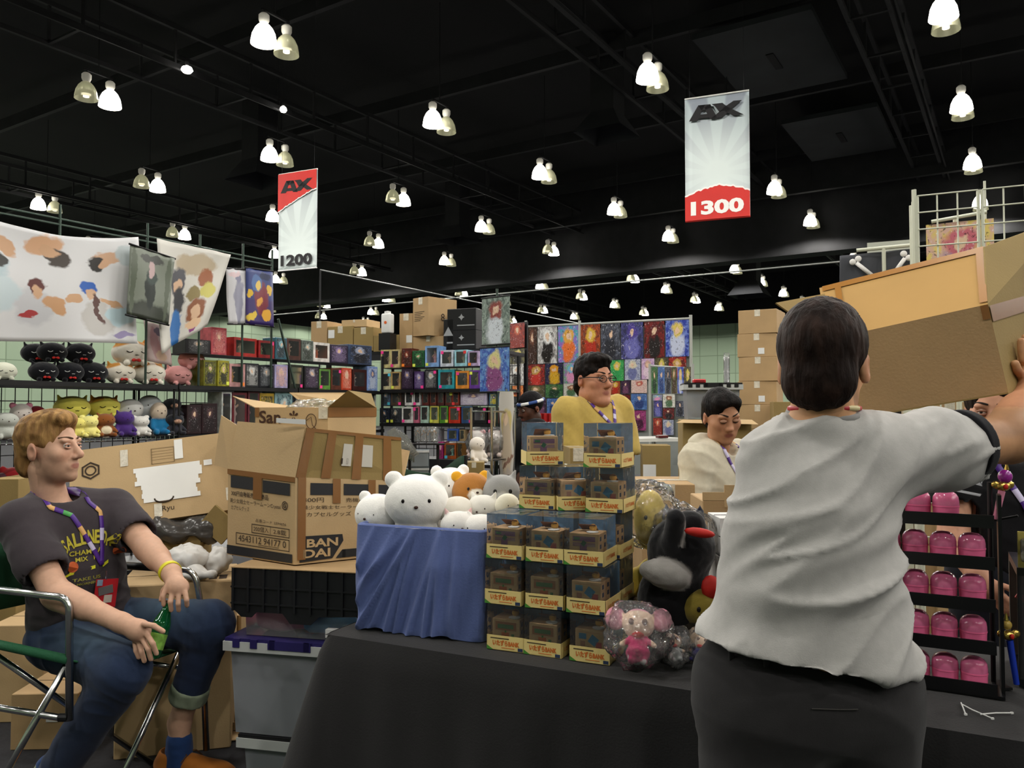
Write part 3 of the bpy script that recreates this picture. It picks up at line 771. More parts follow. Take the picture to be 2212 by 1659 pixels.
def sit_plush(label, loc, rz, h, col, belly=None, ear='round', earc=None, muzzle=None, headc=None, group=None, tilt=(0, 0), wide=1.0, arms=True, eye=.012, fine=40, nose=M_nose, name='plush_toy', hz=.66, hr=.27, lean=0.0, legs=True):
    """sitting stuffed animal: big head, pear body, stub arms and legs; faces -y"""
    t = thing(name, label, 'plush toy', loc, rz, group); t.rotation_euler = (lean, tilt[0], rz)
    c0 = np.array(lin(col)); ch = np.array(lin(headc or col)); ce = np.array(lin(earc or headc or col)); cb = np.array(lin(belly or col)); cm = np.array(lin(muzzle or headc or col))
    W = h * wide; B = Blob()
    B.u(s_ell((0, 0, h * .26), (W * .25, W * .21, h * .27)), 0)
    B.u(s_ell((0, -.02 * h, h * hz), (W * hr * 1.08, W * hr * .92, h * hr)), h * .06)
    if muzzle: B.u(s_ell((0, -W * hr * .8, h * (hz - .07)), (W * .12, W * .09, h * .085)), h * .03)
    E = []
    for s in (-1, 1):
        if ear == 'round': B.u(s_ell((s * W * hr * .78, 0, h * (hz + hr * .80)), (W * .095, W * .06, h * .095)), h * .02); E.append((s * W * hr * .8, 0, h * (hz + hr * .9), h * .11))
        elif ear == 'cat': B.u(s_cone((s * W * hr * .62, 0, h * (hz + hr * .7)), (s * W * hr * .8, 0, h * (hz + hr * 1.2)), h * .07, h * .02), h * .03); E.append((s * W * hr * .8, 0, h * (hz + hr * 1.05), h * .08))
        elif ear == 'long': B.u(s_cone((s * W * hr * .45, 0, h * (hz + hr * .8)), (s * W * hr * .6, .02, h * (hz + hr * 2.0)), h * .06, h * .05), h * .03)
        if arms:
            B.u(s_cone((s * W * .2, -.03 * h, h * .40), (s * W * .27, -W * .17, h * .22), h * .075, h * .07), h * .03)
        if legs: B.u(s_cone((s * W * .14, -W * .12, h * .09), (s * W * .19, -W * .30, h * .09), h * .09, h * .085), h * .03)
    def colf(V):
        C = np.tile(c0, (len(V), 1)); C = cmix(C, ch, sstep(h * .46, h * .49, V[:, 2]))
        if belly: C = cmix(C, cb, sstep(1.1, .95, np.sqrt((V[:, 0] / (W * .15)) ** 2 + ((V[:, 2] - h * .28) / (h * .16)) ** 2)) * (V[:, 1] < 0))
        if muzzle: C = cmix(C, cm, sstep(1.12, 1.0, np.sqrt((V[:, 0] / (W * .13)) ** 2 + ((V[:, 2] - h * (hz - .07)) / (h * .095)) ** 2)) * (V[:, 1] < -W * hr * .5))
        for e in E: C = cmix(C, ce, sstep(e[3], e[3] * .9, np.linalg.norm(V - np.array(e[:3]), axis=1)))
        return C
    blob('body', B, (-W * .42, -W * .45, -.01), (W * .42, W * .32, h * 1.35), max(.005, h / fine), M_pl, t, colf, fuzz(h * .0025, 20 / h))
    yh = lambda x, z: -.02 * h - W * hr * .92 * math.sqrt(max(.02, 1 - (x / (W * hr * 1.08)) ** 2 - ((z - h * hz) / (h * hr)) ** 2))
    for s in (-1, 1):
        x, z = s * W * .13, h * (hz + .03); MB().ell((x, yh(x, z) - .001, z), (h * eye * 1.1, h * eye * .6, h * eye * 1.3), 8, 6).build('eye', M_eye, t, 'all')
    zn = h * (hz - .035); yn = (-W * hr * .8 - W * .088) if muzzle else yh(0, zn) - .002
    MB().ell((0, yn, zn), (h * .024, h * .016, h * .018), 8, 6).build('nose', nose, t, 'all')
    return t

# ================================================================== LEFT RACKS ALONG THE AISLE
SL = Plane(P(0, 900, 4.6), D1)
ZS = (1.63, 1.28, 0.88, 0.40)
def rack(label, s0, s1, pl, zs, wire=(), top=None, posts_h=1.9, depth=.5, gridz=(0.9, 1.6), name='display_rack', mpost=None, pr=.013):
    t = thing(name, label, 'shelf rack', pl.at(s0, 0, 0), pl.ang); L = s1 - s0; mp = mpost or M_blk
    for x in (0.015, L - .015):
        for y in (.02, depth): MB().tube([(x, y, 0), (x, y, posts_h)], pr, 8).build('post', mp, t, True)
    for z in zs:
        if z in wire:
            mb = MB()
            for zz in (z - .028, z - .003): mb.tube([(0, 0, zz), (L, 0, zz)], .004, 5)
            for i in range(int(L / .035)):
                x = .02 + i * .035; mb.tube([(x, 0, z - .028), (x, 0, z - .003)], .002, 4)
                mb.tube([(x, 0, z - .003), (x, depth, z - .003)], .002, 4)
            mb.build('wire_shelf', M_chr, t)
        else:
            mb = MB(); mb.bbox((0, 0, z - .03), (L, depth, z - .001)); mb.build('shelf', mp, t)
    mb = MB(); n = int(L / .08)
    for i in range(n + 1): mb.tube([(i * L / n, depth + .01, gridz[0]), (i * L / n, depth + .01, gridz[1])], .0035, 4)
    k = int((gridz[1] - gridz[0]) / .08)
    for i in range(k + 1): zz = gridz[0] + i * (gridz[1] - gridz[0]) / k; mb.tube([(0, depth + .015, zz), (L, depth + .015, zz)], .0035, 4)
    mb.build('grid_back', mp, t)
    return t
rack('black wire rack full of plush cushions behind the seated man', -.75, 1.15, SL, ZS, wire=(1.28,), posts_h=1.64, pr=.008)
rack('black rack with two rows of boxed figures next to the plush rack', 1.16, 2.25, SL, ZS, posts_h=1.64, pr=.008)
rack('black rack of boxed figures under the piled brown cartons', 2.26, 3.30, SL, ZS, posts_h=1.64, pr=.008)
# back shelf that carries the cartons
# ---- boxed figures on the aisle racks
UP = [
 (400, 722, 455, 757, 'black', '1f1d20', '3a3a3a', '8a8580', None, False),
 (457, 710, 490, 772, 'pink-red', 'b04a52', 'c46a66', 'd08a80', None, False),
 (503, 727, 555, 772, 'red', 'a8221c', '6f675c', 'c0a890', None, True),
 (557, 735, 593, 776, 'dark red', '8a1a1c', '3a4034', '7f8a60', 'p', True),
 (594, 728, 620, 777, 'teal', '2f6070', '1c3038', '7fb0b8', None, False),
 (621, 729, 650, 778, 'brown', '4a2a22', '2a1c18', '9a7a60', None, True),
 (651, 733, 677, 780, 'grey-green', '59635c', '30382f', 'a8b0a8', None, False),
 (678, 736, 712, 781, 'white and red', 'd8d2cc', '8a3a22', 'd06030', None, True),
 (713, 740, 752, 783, 'black and purple', '2a2036', '6a5a7a', '9a80b0', None, False),
 (754, 738, 803, 785, 'slate blue', '3c4a66', '22242c', 'a0a8c0', None, False)]
MID = [
 (440, 772, 468, 829, 'olive', '6a6a1e', '2e2e28', '8a8a40', None, False),
 (469, 773, 495, 830, 'yellow-green', '96902a', '35351c', 'c0b850', 'y', False),
 (497, 779, 530, 830, 'pink-edged', 'b98a88', '26564f', 'e0a050', 'o', True),
 (531, 777, 560, 830, 'black and white', '26282a', '8a8a88', 'd0d0cc', None, False),
 (561, 781, 592, 831, 'black', '17181e', '55585c', 'a0a0a0', None, False),
 (593, 780, 622, 832, 'lavender', 'a8a0c8', 'c8a4a8', 'e0b8b0', None, False),
 (624, 780, 655, 833, 'black and yellow', '20241a', '55602a', '9a9a7a', 'p', True),
 (657, 783, 690, 834, 'black and violet', '1c1a20', '4a3a50', 'a8a0a8', None, False),
 (691, 789, 714, 834, 'green', '5c8a3a', '3a5a28', '20281c', 'p', True),
 (715, 786, 737, 834, 'brown', '5e3326', '3a241e', 'b08070', 'p', True),
 (738, 785, 760, 834, 'orange-red', 'c2452a', 'd88068', 'f0c0a8', None, False),
 (761, 789, 792, 836, 'maroon', '3a1c1a', '2c2a24', '8a8478', None, True),
 (793, 782, 816, 836, 'blue and white', '7a94c8', 'b8c4dc', '4a5a90', None, False)]
Zm = 1.63
figure_row(SL, MID, -.02, .16, 'lower row of the rack', 'boxed figures, lower row of the aisle rack', Zm)
ztop = []
for r in MID:
    s0, z1 = SL.sz(r[0], r[1], -.02); _, z0 = SL.sz(r[2], r[3], -.02); ztop.append((r[0], r[2], Zm + z1 - z0))
# a thin acrylic riser carries the upper row
zr = max(z for _, _, z in ztop) + .006
s_a, _ = SL.sz(398, 800, -.05); s_b, _ = SL.sz(806, 800, -.05)
tt = thing('riser_shelf', 'thin dark riser shelf under the upper row of boxed figures', 'shelf', SL.at(s_a, 0, zr), SL.ang)
MB().bbox((0, .03, 0), (s_b - s_a, .3, .004)).build('board', M_blkp, tt)
for x in (.01, (s_b - s_a) / 2, s_b - s_a - .01): MB().bbox((x - .004, .22, Zm - zr), (x + .004, .29, 0)).build('leg', M_blkp, tt)
figure_row(SL, UP, -.06, .15, 'upper row of the rack', 'boxed figures, upper row of the aisle rack', zr + .005)
LOW = [
 (405, 868, 436, 931, 'plum', '2c1c20', '20161a', '50383c', None, False), (438, 866, 470, 931, 'dark plum', '2a1a1e', '20161a', '50383c', None, False),
 (478, 843, 500, 932, 'white', 'b8bcb8', '40443e', '808878', None, True), (502, 845, 533, 932, 'crimson', '5a1a22', 'a08a84', 'c8b0a8', 'p', True),
 (535, 843, 560, 932, 'dark rose', '5c2a34', '2a1a1c', '9a6a70', 'y', True), (562, 848, 592, 932, 'mustard', 'a08426', '3a3a22', '706a40', None, False),
 (594, 846, 632, 932, 'pale teal', '7fa0a4', '38505a', 'b8c8c8', 'p', False), (640, 843, 680, 932, 'grey-blue', '8a94a8', '404858', 'd0d4c8', 'y', False),
 (682, 843, 720, 932, 'grey', '6a6e6a', '35383a', 'c8ccc0', 'y', False), (722, 845, 752, 932, 'charcoal', '303236', '1c1d20', '888a88', None, False),
 (754, 845, 785, 932, 'brown-grey', '50463e', '2e2620', 'a89a80', 'o', True), (787, 843, 812, 932, 'smoke', '8a8e8c', '50544e', 'c8b890', None, True)]
figure_row(SL, LOW, -.03, .16, 'middle shelf of the figure rack', 'boxed figures on the middle aisle shelf', 1.28 + .002)

# ---- plush on the aisle rack
def on_shelf(px, wpx, z, w=-.16):
    s0, _ = SL.sz(px - wpx / 2, 880, w); s1, _ = SL.sz(px + wpx / 2, 880, w); return SL.at((s0 + s1) / 2, w, z), (s1 - s0)
faceR = SL.ang
def put_cat(px, wpx, z, label, col, **kw):
    p, w = on_shelf(px, wpx, z, kw.pop('w', -.17)); return cat_cushion(label, p, faceR + kw.pop('turn', -.15), w, col, **kw)
g = 'black cat cushions in a heap'
for px, z, wv in ((92, 1.63, -.15), (147, 1.63, -.15), (198, 1.63, -.15), (110, 1.63 + .125, -.19), (170, 1.63 + .125, -.19), (75, 1.63 + .12, -.28)):
    put_cat(px, 62, z, 'black cat cushion with a red bow, in the heap on the plush rack', '16171c', group=g, face='light', w=wv)
put_cat(257, 62, 1.63, 'white calico cat cushion lying left under a third one', 'e9e2d2', patch='c98a36')
put_cat(320, 64, 1.63, 'white calico cat cushion beside the pink pig cushions', 'ebe5d6', patch='c98a36')
put_cat(280, 74, 1.63 + .125, 'white calico cat cushion on top of two others', 'ebe5d6', patch='c98a36')
put_cat(383, 54, 1.63, 'pink pig cushion next to a calico cat cushion', 'd99a98', bow=False, ears=True)
put_cat(434, 48, 1.63, 'pink pig cushion next to the olive figure box', 'd99a98', bow=False)
put_cat(412, 50, 1.63 + .12, 'pink pig cushion on top of two others', 'd99a98', bow=False)
put_cat(4, 60, 1.63, 'cream cushion with a sleepy face at the end of the top plush shelf', 'e4e6d2', bow=False, ears=False)
put_cat(155, 74, 1.28 + .105, 'big yellow cushion with a closed-eye face, above small yellow toys', 'eee468', bow=False, w=-.26)
put_cat(224, 66, 1.28 + .115, 'big yellow cushion with an orange ear beside white plush', 'eee468', patch='d99a2a', bow=False, w=-.26)
def put_sit(px, wpx, hpx, z, label, col, w=-.12, **kw):
    p, ww = on_shelf(px, wpx, z, w); d = p.y; h = hpx / FPX * d; wide = ww / (.62 * h)
    return sit_plush(label, p, faceR + kw.pop('turn', -.15), h, col, wide=min(1.4, max(.8, wide)), **kw)
put_sit(12, 60, 62, 1.28, 'pale grey round plush toy beside red and white ones', 'b9bcb4', ear='none', fine=26)
put_sit(45, 50, 80, 1.28, 'white plush toy with pink cheeks, in red clothes', '8a1f26', headc='e6ddd6', earc='d98aa0', fine=26, w=-.25)
put_sit(78, 46, 74, 1.28, 'dark red and black plush doll on the plush rack', '2a1618', headc='7a1a22', ear='none', fine=26, w=-.25)
put_sit(95, 44, 60, 1.28, 'white plush dog behind the seated man', 'dcd8cc', ear='round', fine=26, w=-.1)
put_sit(128, 40, 60, 1.28, 'black plush cat below the yellow cushions', '1b1b1f', ear='cat', fine=26, w=-.1)
put_sit(168, 44, 46, 1.28, 'small yellow plush toy behind a fair-haired head', 'ecdf7a', ear='none', fine=26, w=-.05)
put_sit(192, 40, 50, 1.28, 'small pale yellow plush toy beside a brown fox', 'f0e68e', ear='round', fine=26, w=-.04)
put_sit(226, 44, 54, 1.28, 'brown fox plush with cream collar', '8a5228', belly='e6d8b8', ear='cat', fine=28, w=-.05)
put_sit(280, 56, 84, 1.28, 'large white plush seal on the plush rack', 'd9d8d4', ear='none', fine=28, w=-.22)
put_sit(268, 42, 58, 1.28, 'purple plush cat in front of a white seal', '4a2f78', ear='cat', fine=28, w=-.04)
put_sit(303, 38, 46, 1.28, 'small white plush bear beside a purple cat', 'dcdad4', ear='round', fine=26, w=-.04)
put_sit(322, 52, 92, 1.28, 'silver white plush whale with a blue ribbon', 'c5cacc', headc='c5cacc', belly='2a6f9a', ear='none', fine=28, w=-.22)
put_sit(342, 30, 76, 1.28, 'shiny blue plush toy standing beside black-haired dolls', '1f6f9e', headc='c9b8a4', ear='none', fine=26, w=-.1)
put_sit(371, 40, 48, 1.28 + .11, 'black-haired plush doll on top of another doll', '35353c', headc='1e2024', muzzle='b58f78', ear='none', fine=26, w=-.12)
put_sit(377, 44, 48, 1.28, 'black-haired plush doll with pale face at the bottom', '303038', headc='22252c', muzzle='b58f78', ear='none', fine=26, w=-.06)
put_sit(402, 30, 60, 1.28, 'beige-haired plush doll leaning on a plum box', '5a5048', headc='7a6a58', muzzle='b59a80', ear='none', fine=26, w=-.12)
for i, (px, wp, hp, c, hc, lb) in enumerate([(30, 60, 90, '5a1016', '7a1418', 'deep red plush toy on the low plush shelf'), (75, 60, 70, 'b08a20', 'c89a28', 'golden yellow plush toy on the low plush shelf'), (10, 50, 80, '1c1a20', '40202a', 'dark maroon plush toy on the low plush shelf'),
                                            (230, 60, 60, '3a2a30', '6a4a48', 'dull brown plush toy under the wire shelf'), (290, 60, 60, '50383c', '7a5a58', 'dusty pink plush toy under the wire shelf'), (350, 60, 56, '2a2428', '453a3e', 'charcoal plush toy under the wire shelf')]):
    put_sit(px, wp, hp, .88, lb, c, headc=hc, ear='round', fine=24, w=-.12)

# ---- cloth banners over the rack
def cloth_mat(name, bg, blobs, scale=1.0, shine=.45):
    """printed cloth: plain ground with soft-edged coloured shapes laid out by u,v"""
    m, nt, b = _bs(name); b.inputs['Roughness'].default_value = shine
    at = nt.nodes.new('ShaderNodeUVMap'); g = at.outputs[0]
    ns = nt.nodes.new('ShaderNodeTexNoise'); ns.inputs['Scale'].default_value = 9; ns.inputs['Detail'].default_value = 3; nt.links.new(g, ns.inputs['Vector'])
    sb = nt.nodes.new('ShaderNodeVectorMath'); sb.operation = 'SUBTRACT'; nt.links.new(ns.outputs['Color'], sb.inputs[0]); sb.inputs[1].default_value = (.5, .5, .5)
    ma = nt.nodes.new('ShaderNodeVectorMath'); ma.operation = 'MULTIPLY_ADD'; nt.links.new(sb.outputs[0], ma.inputs[0]); ma.inputs[1].default_value = (.12, .12, .12); nt.links.new(g, ma.inputs[2])
    prev = None
    for (cx, cy, rx, ry, col, rot) in blobs:
        mp = nt.nodes.new('ShaderNodeMapping'); mp.vector_type = 'TEXTURE'; mp.inputs['Location'].default_value = (cx, cy, 0); mp.inputs['Rotation'].default_value = (0, 0, rot); mp.inputs['Scale'].default_value = (rx, ry, 1)
        nt.links.new(ma.outputs[0], mp.inputs['Vector'])
        sx = nt.nodes.new('ShaderNodeVectorMath'); sx.operation = 'MULTIPLY'; nt.links.new(mp.outputs[0], sx.inputs[0]); sx.inputs[1].default_value = (1, 1, 0)
        ln = nt.nodes.new('ShaderNodeVectorMath'); ln.operation = 'LENGTH'; nt.links.new(sx.outputs[0], ln.inputs[0])
        r = nt.nodes.new('ShaderNodeMapRange'); r.inputs['From Min'].default_value = 1.12; r.inputs['From Max'].default_value = .9; nt.links.new(ln.outputs['Value'], r.inputs['Value'])
        x = nt.nodes.new('ShaderNodeMix'); x.data_type = 'RGBA'; nt.links.new(r.outputs[0], x.inputs[0])
        if prev is None: x.inputs[6].default_value = (*lin(bg), 1)
        else: nt.links.new(prev, x.inputs[6])
        x.inputs[7].default_value = (*lin(col), 1); prev = x.outputs[2]
    if prev is None: b.inputs['Base Color'].default_value = (*lin(bg), 1)
    else: nt.links.new(prev, b.inputs['Base Color'])
    return m
def hung_cloth(name, label, pl, corners, w, m, nu=28, nv=20, sag=.0, wave=.02, seed=1, rods=False, cat='banner', loops=True):
    """cloth through four photographed corners TL,TR,BR,BL on plane pl, with hanging waves"""
    C = [pl.sz(*c, w) for c in corners]; s0 = min(c[0] for c in C); zt = max(c[1] for c in C)
    t = thing(name, label, cat, pl.at(s0, w, 0), pl.ang)
    rr = random.Random(seed); ph = [rr.random() * 6 for _ in range(4)]
    mb = MB()
    def fn(u, v):
        tx = C[0][0] * (1 - u) + C[1][0] * u; tz = C[0][1] * (1 - u) + C[1][1] * u - sag * math.sin(math.pi * ((u * 2) % 1 if sag < 0 else u)) * (1 - v) * abs(1)
        bx = C[3][0] * (1 - u) + C[2][0] * u; bz = C[3][1] * (1 - u) + C[2][1] * u
        x = tx * (1 - v) + bx * v; z = tz * (1 - v) + bz * v
        y = wave * (math.sin(u * 9 + ph[0]) * (.3 + v) + .5 * math.sin(u * 17 + v * 5 + ph[1]) + .6 * math.sin(v * 7 + ph[2]) * math.sin(u * 4 + ph[3]))
        return Vector((x - s0, y, z))
    mb.grid(fn, nu, nv); me = mb.mesh(name, m, 'all'); uv = me.uv_layers.new(name='UVMap')
    for lp in me.loops:
        i = lp.vertex_index; uv.data[lp.index].uv = ((i % nu) / (nu - 1), 1 - (i // nu) / (nv - 1))
    o = link('sheet', me, t); so = o.modifiers.new('thick', 'SOLIDIFY'); so.thickness = .003
    if rods:
        for a, b in ((0, 1), (3, 2)):
            MB().tube([(C[a][0] - s0 - .01, 0, C[a][1]), (C[b][0] - s0 + .01, 0, C[b][1])], .007, 8).build('rod', M_blk, t, True)
    return t
M_tap1 = cloth_mat('tapestry_print', 'd9d9db', [(.10, .40, .16, .16, 'c5d3d8', .4), (.05, .62, .14, .12, 'b7c9d0', 0), (.17, .80, .05, .10, 'cba07c', .5), (.40, .88, .12, .09, 'cfa27e', .6), (.47, .76, .07, .10, '3a3028', .3), (.43, .82, .05, .07, 'caa07c', .2),
    (.80, .80, .12, .06, 'cba486', .2), (.72, .73, .06, .07, '2e2b28', 0), (.78, .74, .05, .05, 'd0a684', 0), (.93, .83, .08, .10, 'b9c3c6', .3), (.33, .30, .10, .18, 'c8c8cc', .1), (.36, .48, .05, .07, '5a221c', 0), (.36, .43, .035, .06, 'cfa582', 0), (.45, .32, .06, .07, 'c99a70', .4),
    (.66, .50, .06, .07, '2f62b8', .2), (.67, .44, .035, .05, 'd6b090', 0), (.72, .22, .10, .16, 'c3c0bd', .15), (.72, .30, .02, .13, '5a3a34', .2), (.55, .38, .05, .04, 'cda27c', .2), (.82, .36, .10, .025, 'd0a680', -.25), (.88, .25, .10, .09, 'bcd4dc', .3), (.31, .22, .05, .025, 'a8383a', .1), (.90, .08, .08, .03, '9a8fb8', .1), (.02, .80, .06, .12, '4a3a34', .3), (.12, .66, .06, .07, '30302c', 0)])
hung_cloth('wall_tapestry', 'big white cloth tapestry with tan, grey and blue printed shapes', SL, [(-60, 458), (298, 512), (300, 742), (-60, 735)], .06, M_tap1, 40, 26, sag=.06, wave=.018, seed=2)
M_tap2 = cloth_mat('scroll_green_print', '7d8478', [(.5, .0, .7, .25, '3b4038', 0), (.5, .45, .13, .28, '2a312e', .05), (.52, .62, .14, .1, '3d4a45', 0), (.5, .88, .28, .06, '4a4c48', 0), (.5, .72, .07, .12, 'c3a8a8', 0), (.1, .5, .06, .5, '5c6455', 0), (.9, .5, .06, .5, '5c6455', 0)], shine=.35)
hung_cloth('wall_scroll', 'grey-green wall scroll with a dark central shape, in front of white cloths', SL, [(282, 527), (376, 559), (362, 702), (274, 680)], .14, M_tap2, 16, 18, wave=.006, seed=4, rods=True)
M_tap3 = cloth_mat('tapestry_print_b', 'd3d0c8', [(.55, .8, .3, .12, 'b8a88e', 0), (.3, .62, .12, .14, '55555c', 0), (.3, .58, .07, .07, 'd8b496', 0), (.33, .42, .1, .14, '38383c', 0), (.72, .66, .12, .1, '9a5a34', 0), (.78, .5, .14, .1, 'c8c060', 0), (.55, .48, .1, .08, '8a7a4a', 0), (.62, .28, .16, .13, '8a5230', 0), (.62, .27, .08, .08, 'd9b494', 0), (.6, .1, .06, .06, '8a3a80', 0), (.3, .15, .1, .2, '2f6db0', 0), (.6, .14, .14, .06, 'e0bc98', 0)])
hung_cloth('wall_tapestry', 'white cloth tapestry with brown and yellow shapes, hanging to a point', SL, [(337, 515), (499, 550), (452, 700), (345, 765)], .08, M_tap3, 22, 22, wave=.012, seed=6)
M_tap4 = cloth_mat('scroll_white_print', 'c9c8cc', [(.6, .6, .3, .12, '9a9aac', .4), (.6, .4, .22, .4, '8e8ea0', 0), (.6, .82, .15, .08, '85859c', 0), (.4, .9, .3, .05, 'd8c0c4', 0)], shine=.4)
hung_cloth('wall_scroll', 'narrow white wall scroll with a pale grey shape', SL, [(488, 580), (532, 582), (530, 700), (494, 700)], .04, M_tap4, 10, 14, wave=.005, seed=8, rods=True)
M_tap5 = cloth_mat('scroll_purple_print', '33407a', [(.5, .2, .8, .3, '3a2a66', 0), (.55, .5, .25, .3, '7a2a3a', .2), (.4, .75, .2, .15, '4a6aa0', 0), (.45, .7, .1, .08, 'e0c060', 0), (.15, .55, .12, .06, 'd8b030', .3), (.2, .15, .2, .07, 'd8b838', .2), (.75, .2, .16, .1, 'e0a838', 0), (.85, .65, .1, .08, 'd8b040', 0), (.5, .42, .12, .07, 'd89a40', .5), (.7, .88, .2, .06, '1e2a50', 0)], shine=.35)
hung_cloth('wall_scroll', 'blue and purple wall scroll with yellow flowers', SL, [(531, 578), (589, 586), (590, 706), (531, 700)], .05, M_tap5, 10, 14, wave=.004, seed=9, rods=True)
M_tap6 = cloth_mat('scroll_pink_print', 'c7b0ac', [(.4, .5, .2, .4, 'b88a8a', .1), (.6, .8, .2, .1, '6a5a68', 0), (.6, .2, .2, .12, 'c8a890', 0)])
hung_cloth('wall_scroll', 'faded pink wall scroll between the calico and pig cushions', SL, [(310, 692), (360, 705), (372, 790), (318, 780)], -.08, M_tap6, 10, 12, wave=.006, seed=10)
# rail over the rack with its stays
M_rail = mat('rail_green_steel', '3c4a42', 0.4, metal=0.6)
t = thing('hanging_rail', 'thin dark green rail above the racks that carries the tapestries', 'rail', SL.at(0, 0, 0), SL.ang)
sA = -.9; sB, zB = SL.sz(592, 572, .02)
for dz in (0, -.035): MB().tube([(sA, 0, 2.63 + dz), (sB, 0, 2.63 + dz)], .007, 6).build('rail', M_rail, t, True)
for px in (128, 318, 432, 525, 588):
    s, _ = SL.sz(px, 560, 0); MB().tube([(s, .0, 1.63 if px != 128 else 2.4), (s, 0, 2.72)], .009, 6).build('stay', M_rail, t, True)
s1_, z1_ = SL.sz(590, 690, .0); s2_, z2_ = SL.sz(626, 838, 0)
MB().tube([(s1_, -.06, z1_), (s2_, -.06, z2_)], .010, 6).build('brace', M_rail, t, True)
MB().tube([(-.85, 0, 0), (-.85, 0, 2.63)], .012, 6).build('upright', M_rail, t, True)
# ================================================================== CENTRE RACK OF BOXED FIGURES
SC = line_plane(P(865, 900, 7.25), P(1040, 900, 6.95))
sa, _ = SC.sz(820, 900); sb, _ = SC.sz(1082, 900)
rack('black rack of small boxed figures under the tall brown cartons', sa, sb, SC, (1.643, 1.337, 0.98, 0.5), posts_h=1.95, gridz=(1.0, 1.95), depth=.45)
R1 = [
 (822, 764, 843, 803, 'pale gold', 'c9bd84', '8a7a4a', 'e0c8a0', 'p', True), (844, 764, 864, 803, 'gold-framed', 'd0bd88', '7a5a3a', 'd8a878', 'p', True),
 (867, 757, 889, 798, 'dark red', '5c2016', '3a1812', '8a3a28', 'o', False), (890, 764, 916, 799, 'green', '1f5a30', '14301c', '4a8a50', 'y', False),
 (918, 753, 948, 798, 'light blue', '7ba0d0', '8a9ab0', 'c08a90', 'y', True), (951, 764, 979, 799, 'white-framed', 'c8d0dc', '30465a', 'c0a890', 'p', True),
 (982, 764, 1009, 799, 'sky blue', '9accd8', '5a6a50', 'b0c0a0', 'r', True), (1011, 766, 1034, 798, 'lilac', 'b4a0c4', '2c2030', '703a40', 'o', True)]
R2 = [
 (822, 805, 843, 842, 'cream', 'ccc49a', '30302a', 'a8a088', 'b', True), (844, 805, 864, 843, 'tan-framed', 'b89a64', '5a3a2a', 'c89870', 'y', True),
 (867, 798, 892, 842, 'dark violet', '2c1f34', '40304a', '8a80a0', None, False), (894, 803, 915, 841, 'violet', '4a3266', '6a5a86', 'b0a8c8', 'p', False),
 (917, 800, 944, 842, 'black and grey', '26262a', '6a6a6c', 'd0d0d0', 'p', False), (946, 801, 982, 842, 'turquoise', '2f94a0', '121c20', 'd0e0e0', 'p', True),
 (984, 803, 1013, 841, 'orange', 'd88a34', '2a2018', '8a6a4a', 'p', True), (1014, 801, 1037, 840, 'purple', '6a3a9a', '2a2430', 'b0a860', 'y', True)]
figure_row(SC, R2, -.02, .15, 'lower of the two small rows', 'small boxed figures, second row', 1.643 + .001)
z_r = 1.643 + max(SC.sz(r[0], r[1], -.02)[1] - SC.sz(r[2], r[3], -.02)[1] for r in R2) + .008
tt = thing('riser_shelf', 'thin dark riser under the top row of small boxed figures', 'shelf', SC.at(sa, 0, z_r), SC.ang)
MB().bbox((0, .02, 0), (sb - sa, .22, .004)).build('board', M_blkp, tt)
for x in (.02, sb - sa - .02): MB().bbox((x - .004, .18, 1.643 - z_r), (x + .004, .22, 0)).build('leg', M_blkp, tt)
figure_row(SC, R1, -.03, .15, 'topmost small row', 'small boxed figures, top row', z_r + .005)
R4 = [(820, 882, 842, 914, 'ink blue', '1c2436', '141a24', '4a5a70', 'y', False), (843, 882, 866, 914, 'charcoal', '30343a', '1c1e20', '8a8a80', 'y', False),
 (868, 879, 893, 914, 'white and black', 'd0d0cc', '1c1a1c', 'b0b0ac', 'p', True), (894, 879, 906, 914, 'pink', 'c86a84', '5a2a34', 'e0a0b0', 'p', True), (908, 877, 926, 914, 'mint', 'b0d0c0', '3a4a44', 'd8e0d8', None, True),
 (928, 877, 947, 914, 'lime yellow', 'cdc85a', '6a7a5a', 'b8c0a0', 'y', True), (949, 877, 967, 914, 'leaf green', '5a9a34', '2a3a20', '90a070', 'y', True), (969, 878, 994, 914, 'bright red', 'c0321e', '3a1c1c', '8a6a6a', 'p', True),
 (996, 877, 1019, 914, 'deep blue', '2c4a78', '182434', '6a88a8', 'p', True), (1021, 879, 1053, 914, 'black with white foot', '1a1a1e', 'd8d8da', '90a0a8', 'p', True), (1055, 879, 1076, 914, 'rust', '5a3026', '2a1a18', '9a7a70', 'p', True)]
figure_row(SC, R4, -.02, .14, 'lowest small row', 'small boxed figures, lowest row', 1.337 + .001)
R3 = [(822, 847, 842, 880, 'steel blue', '50607a', '303840', '8a9aa8', 'b', False), (844, 847, 866, 880, 'brown', '4a3a30', '2c241e', '8a7a60', 'p', True),
 (874, 848, 892, 879, 'white-edged', 'd4d2d0', '2a2c30', '60646a', 'p', True), (894, 848, 909, 879, 'white', 'd4d2d0', '2a2c30', '60646a', 'p', True)]
for i, x in enumerate((911, 928, 944, 961, 977)): R3.append((x, 847, x + 15, 876, ['wine', 'russet', 'dark wine', 'chestnut', 'brick'][i], ['5a2420', '643026', '4a2020', '5a2c24', '7a3226'][i], '3a2220', 'b08a78', (None, None, None, 'y', 'r')[i], True))
R3 += [(994, 846, 1053, 876, 'wide lavender', 'b4aac0', 'c8c0cc', '80708a', None, False), (1056, 850, 1076, 876, 'blue and yellow', '4a7a9a', 'c8b840', '3a5a70', None, False)]
z_r2 = 1.337 + .155
tt = thing('riser_shelf', 'thin dark riser under the row of wine-coloured boxes', 'shelf', SC.at(sa, 0, z_r2), SC.ang)
MB().bbox((0, .02, 0), (sb - sa, .2, .004)).build('board', M_blkp, tt)
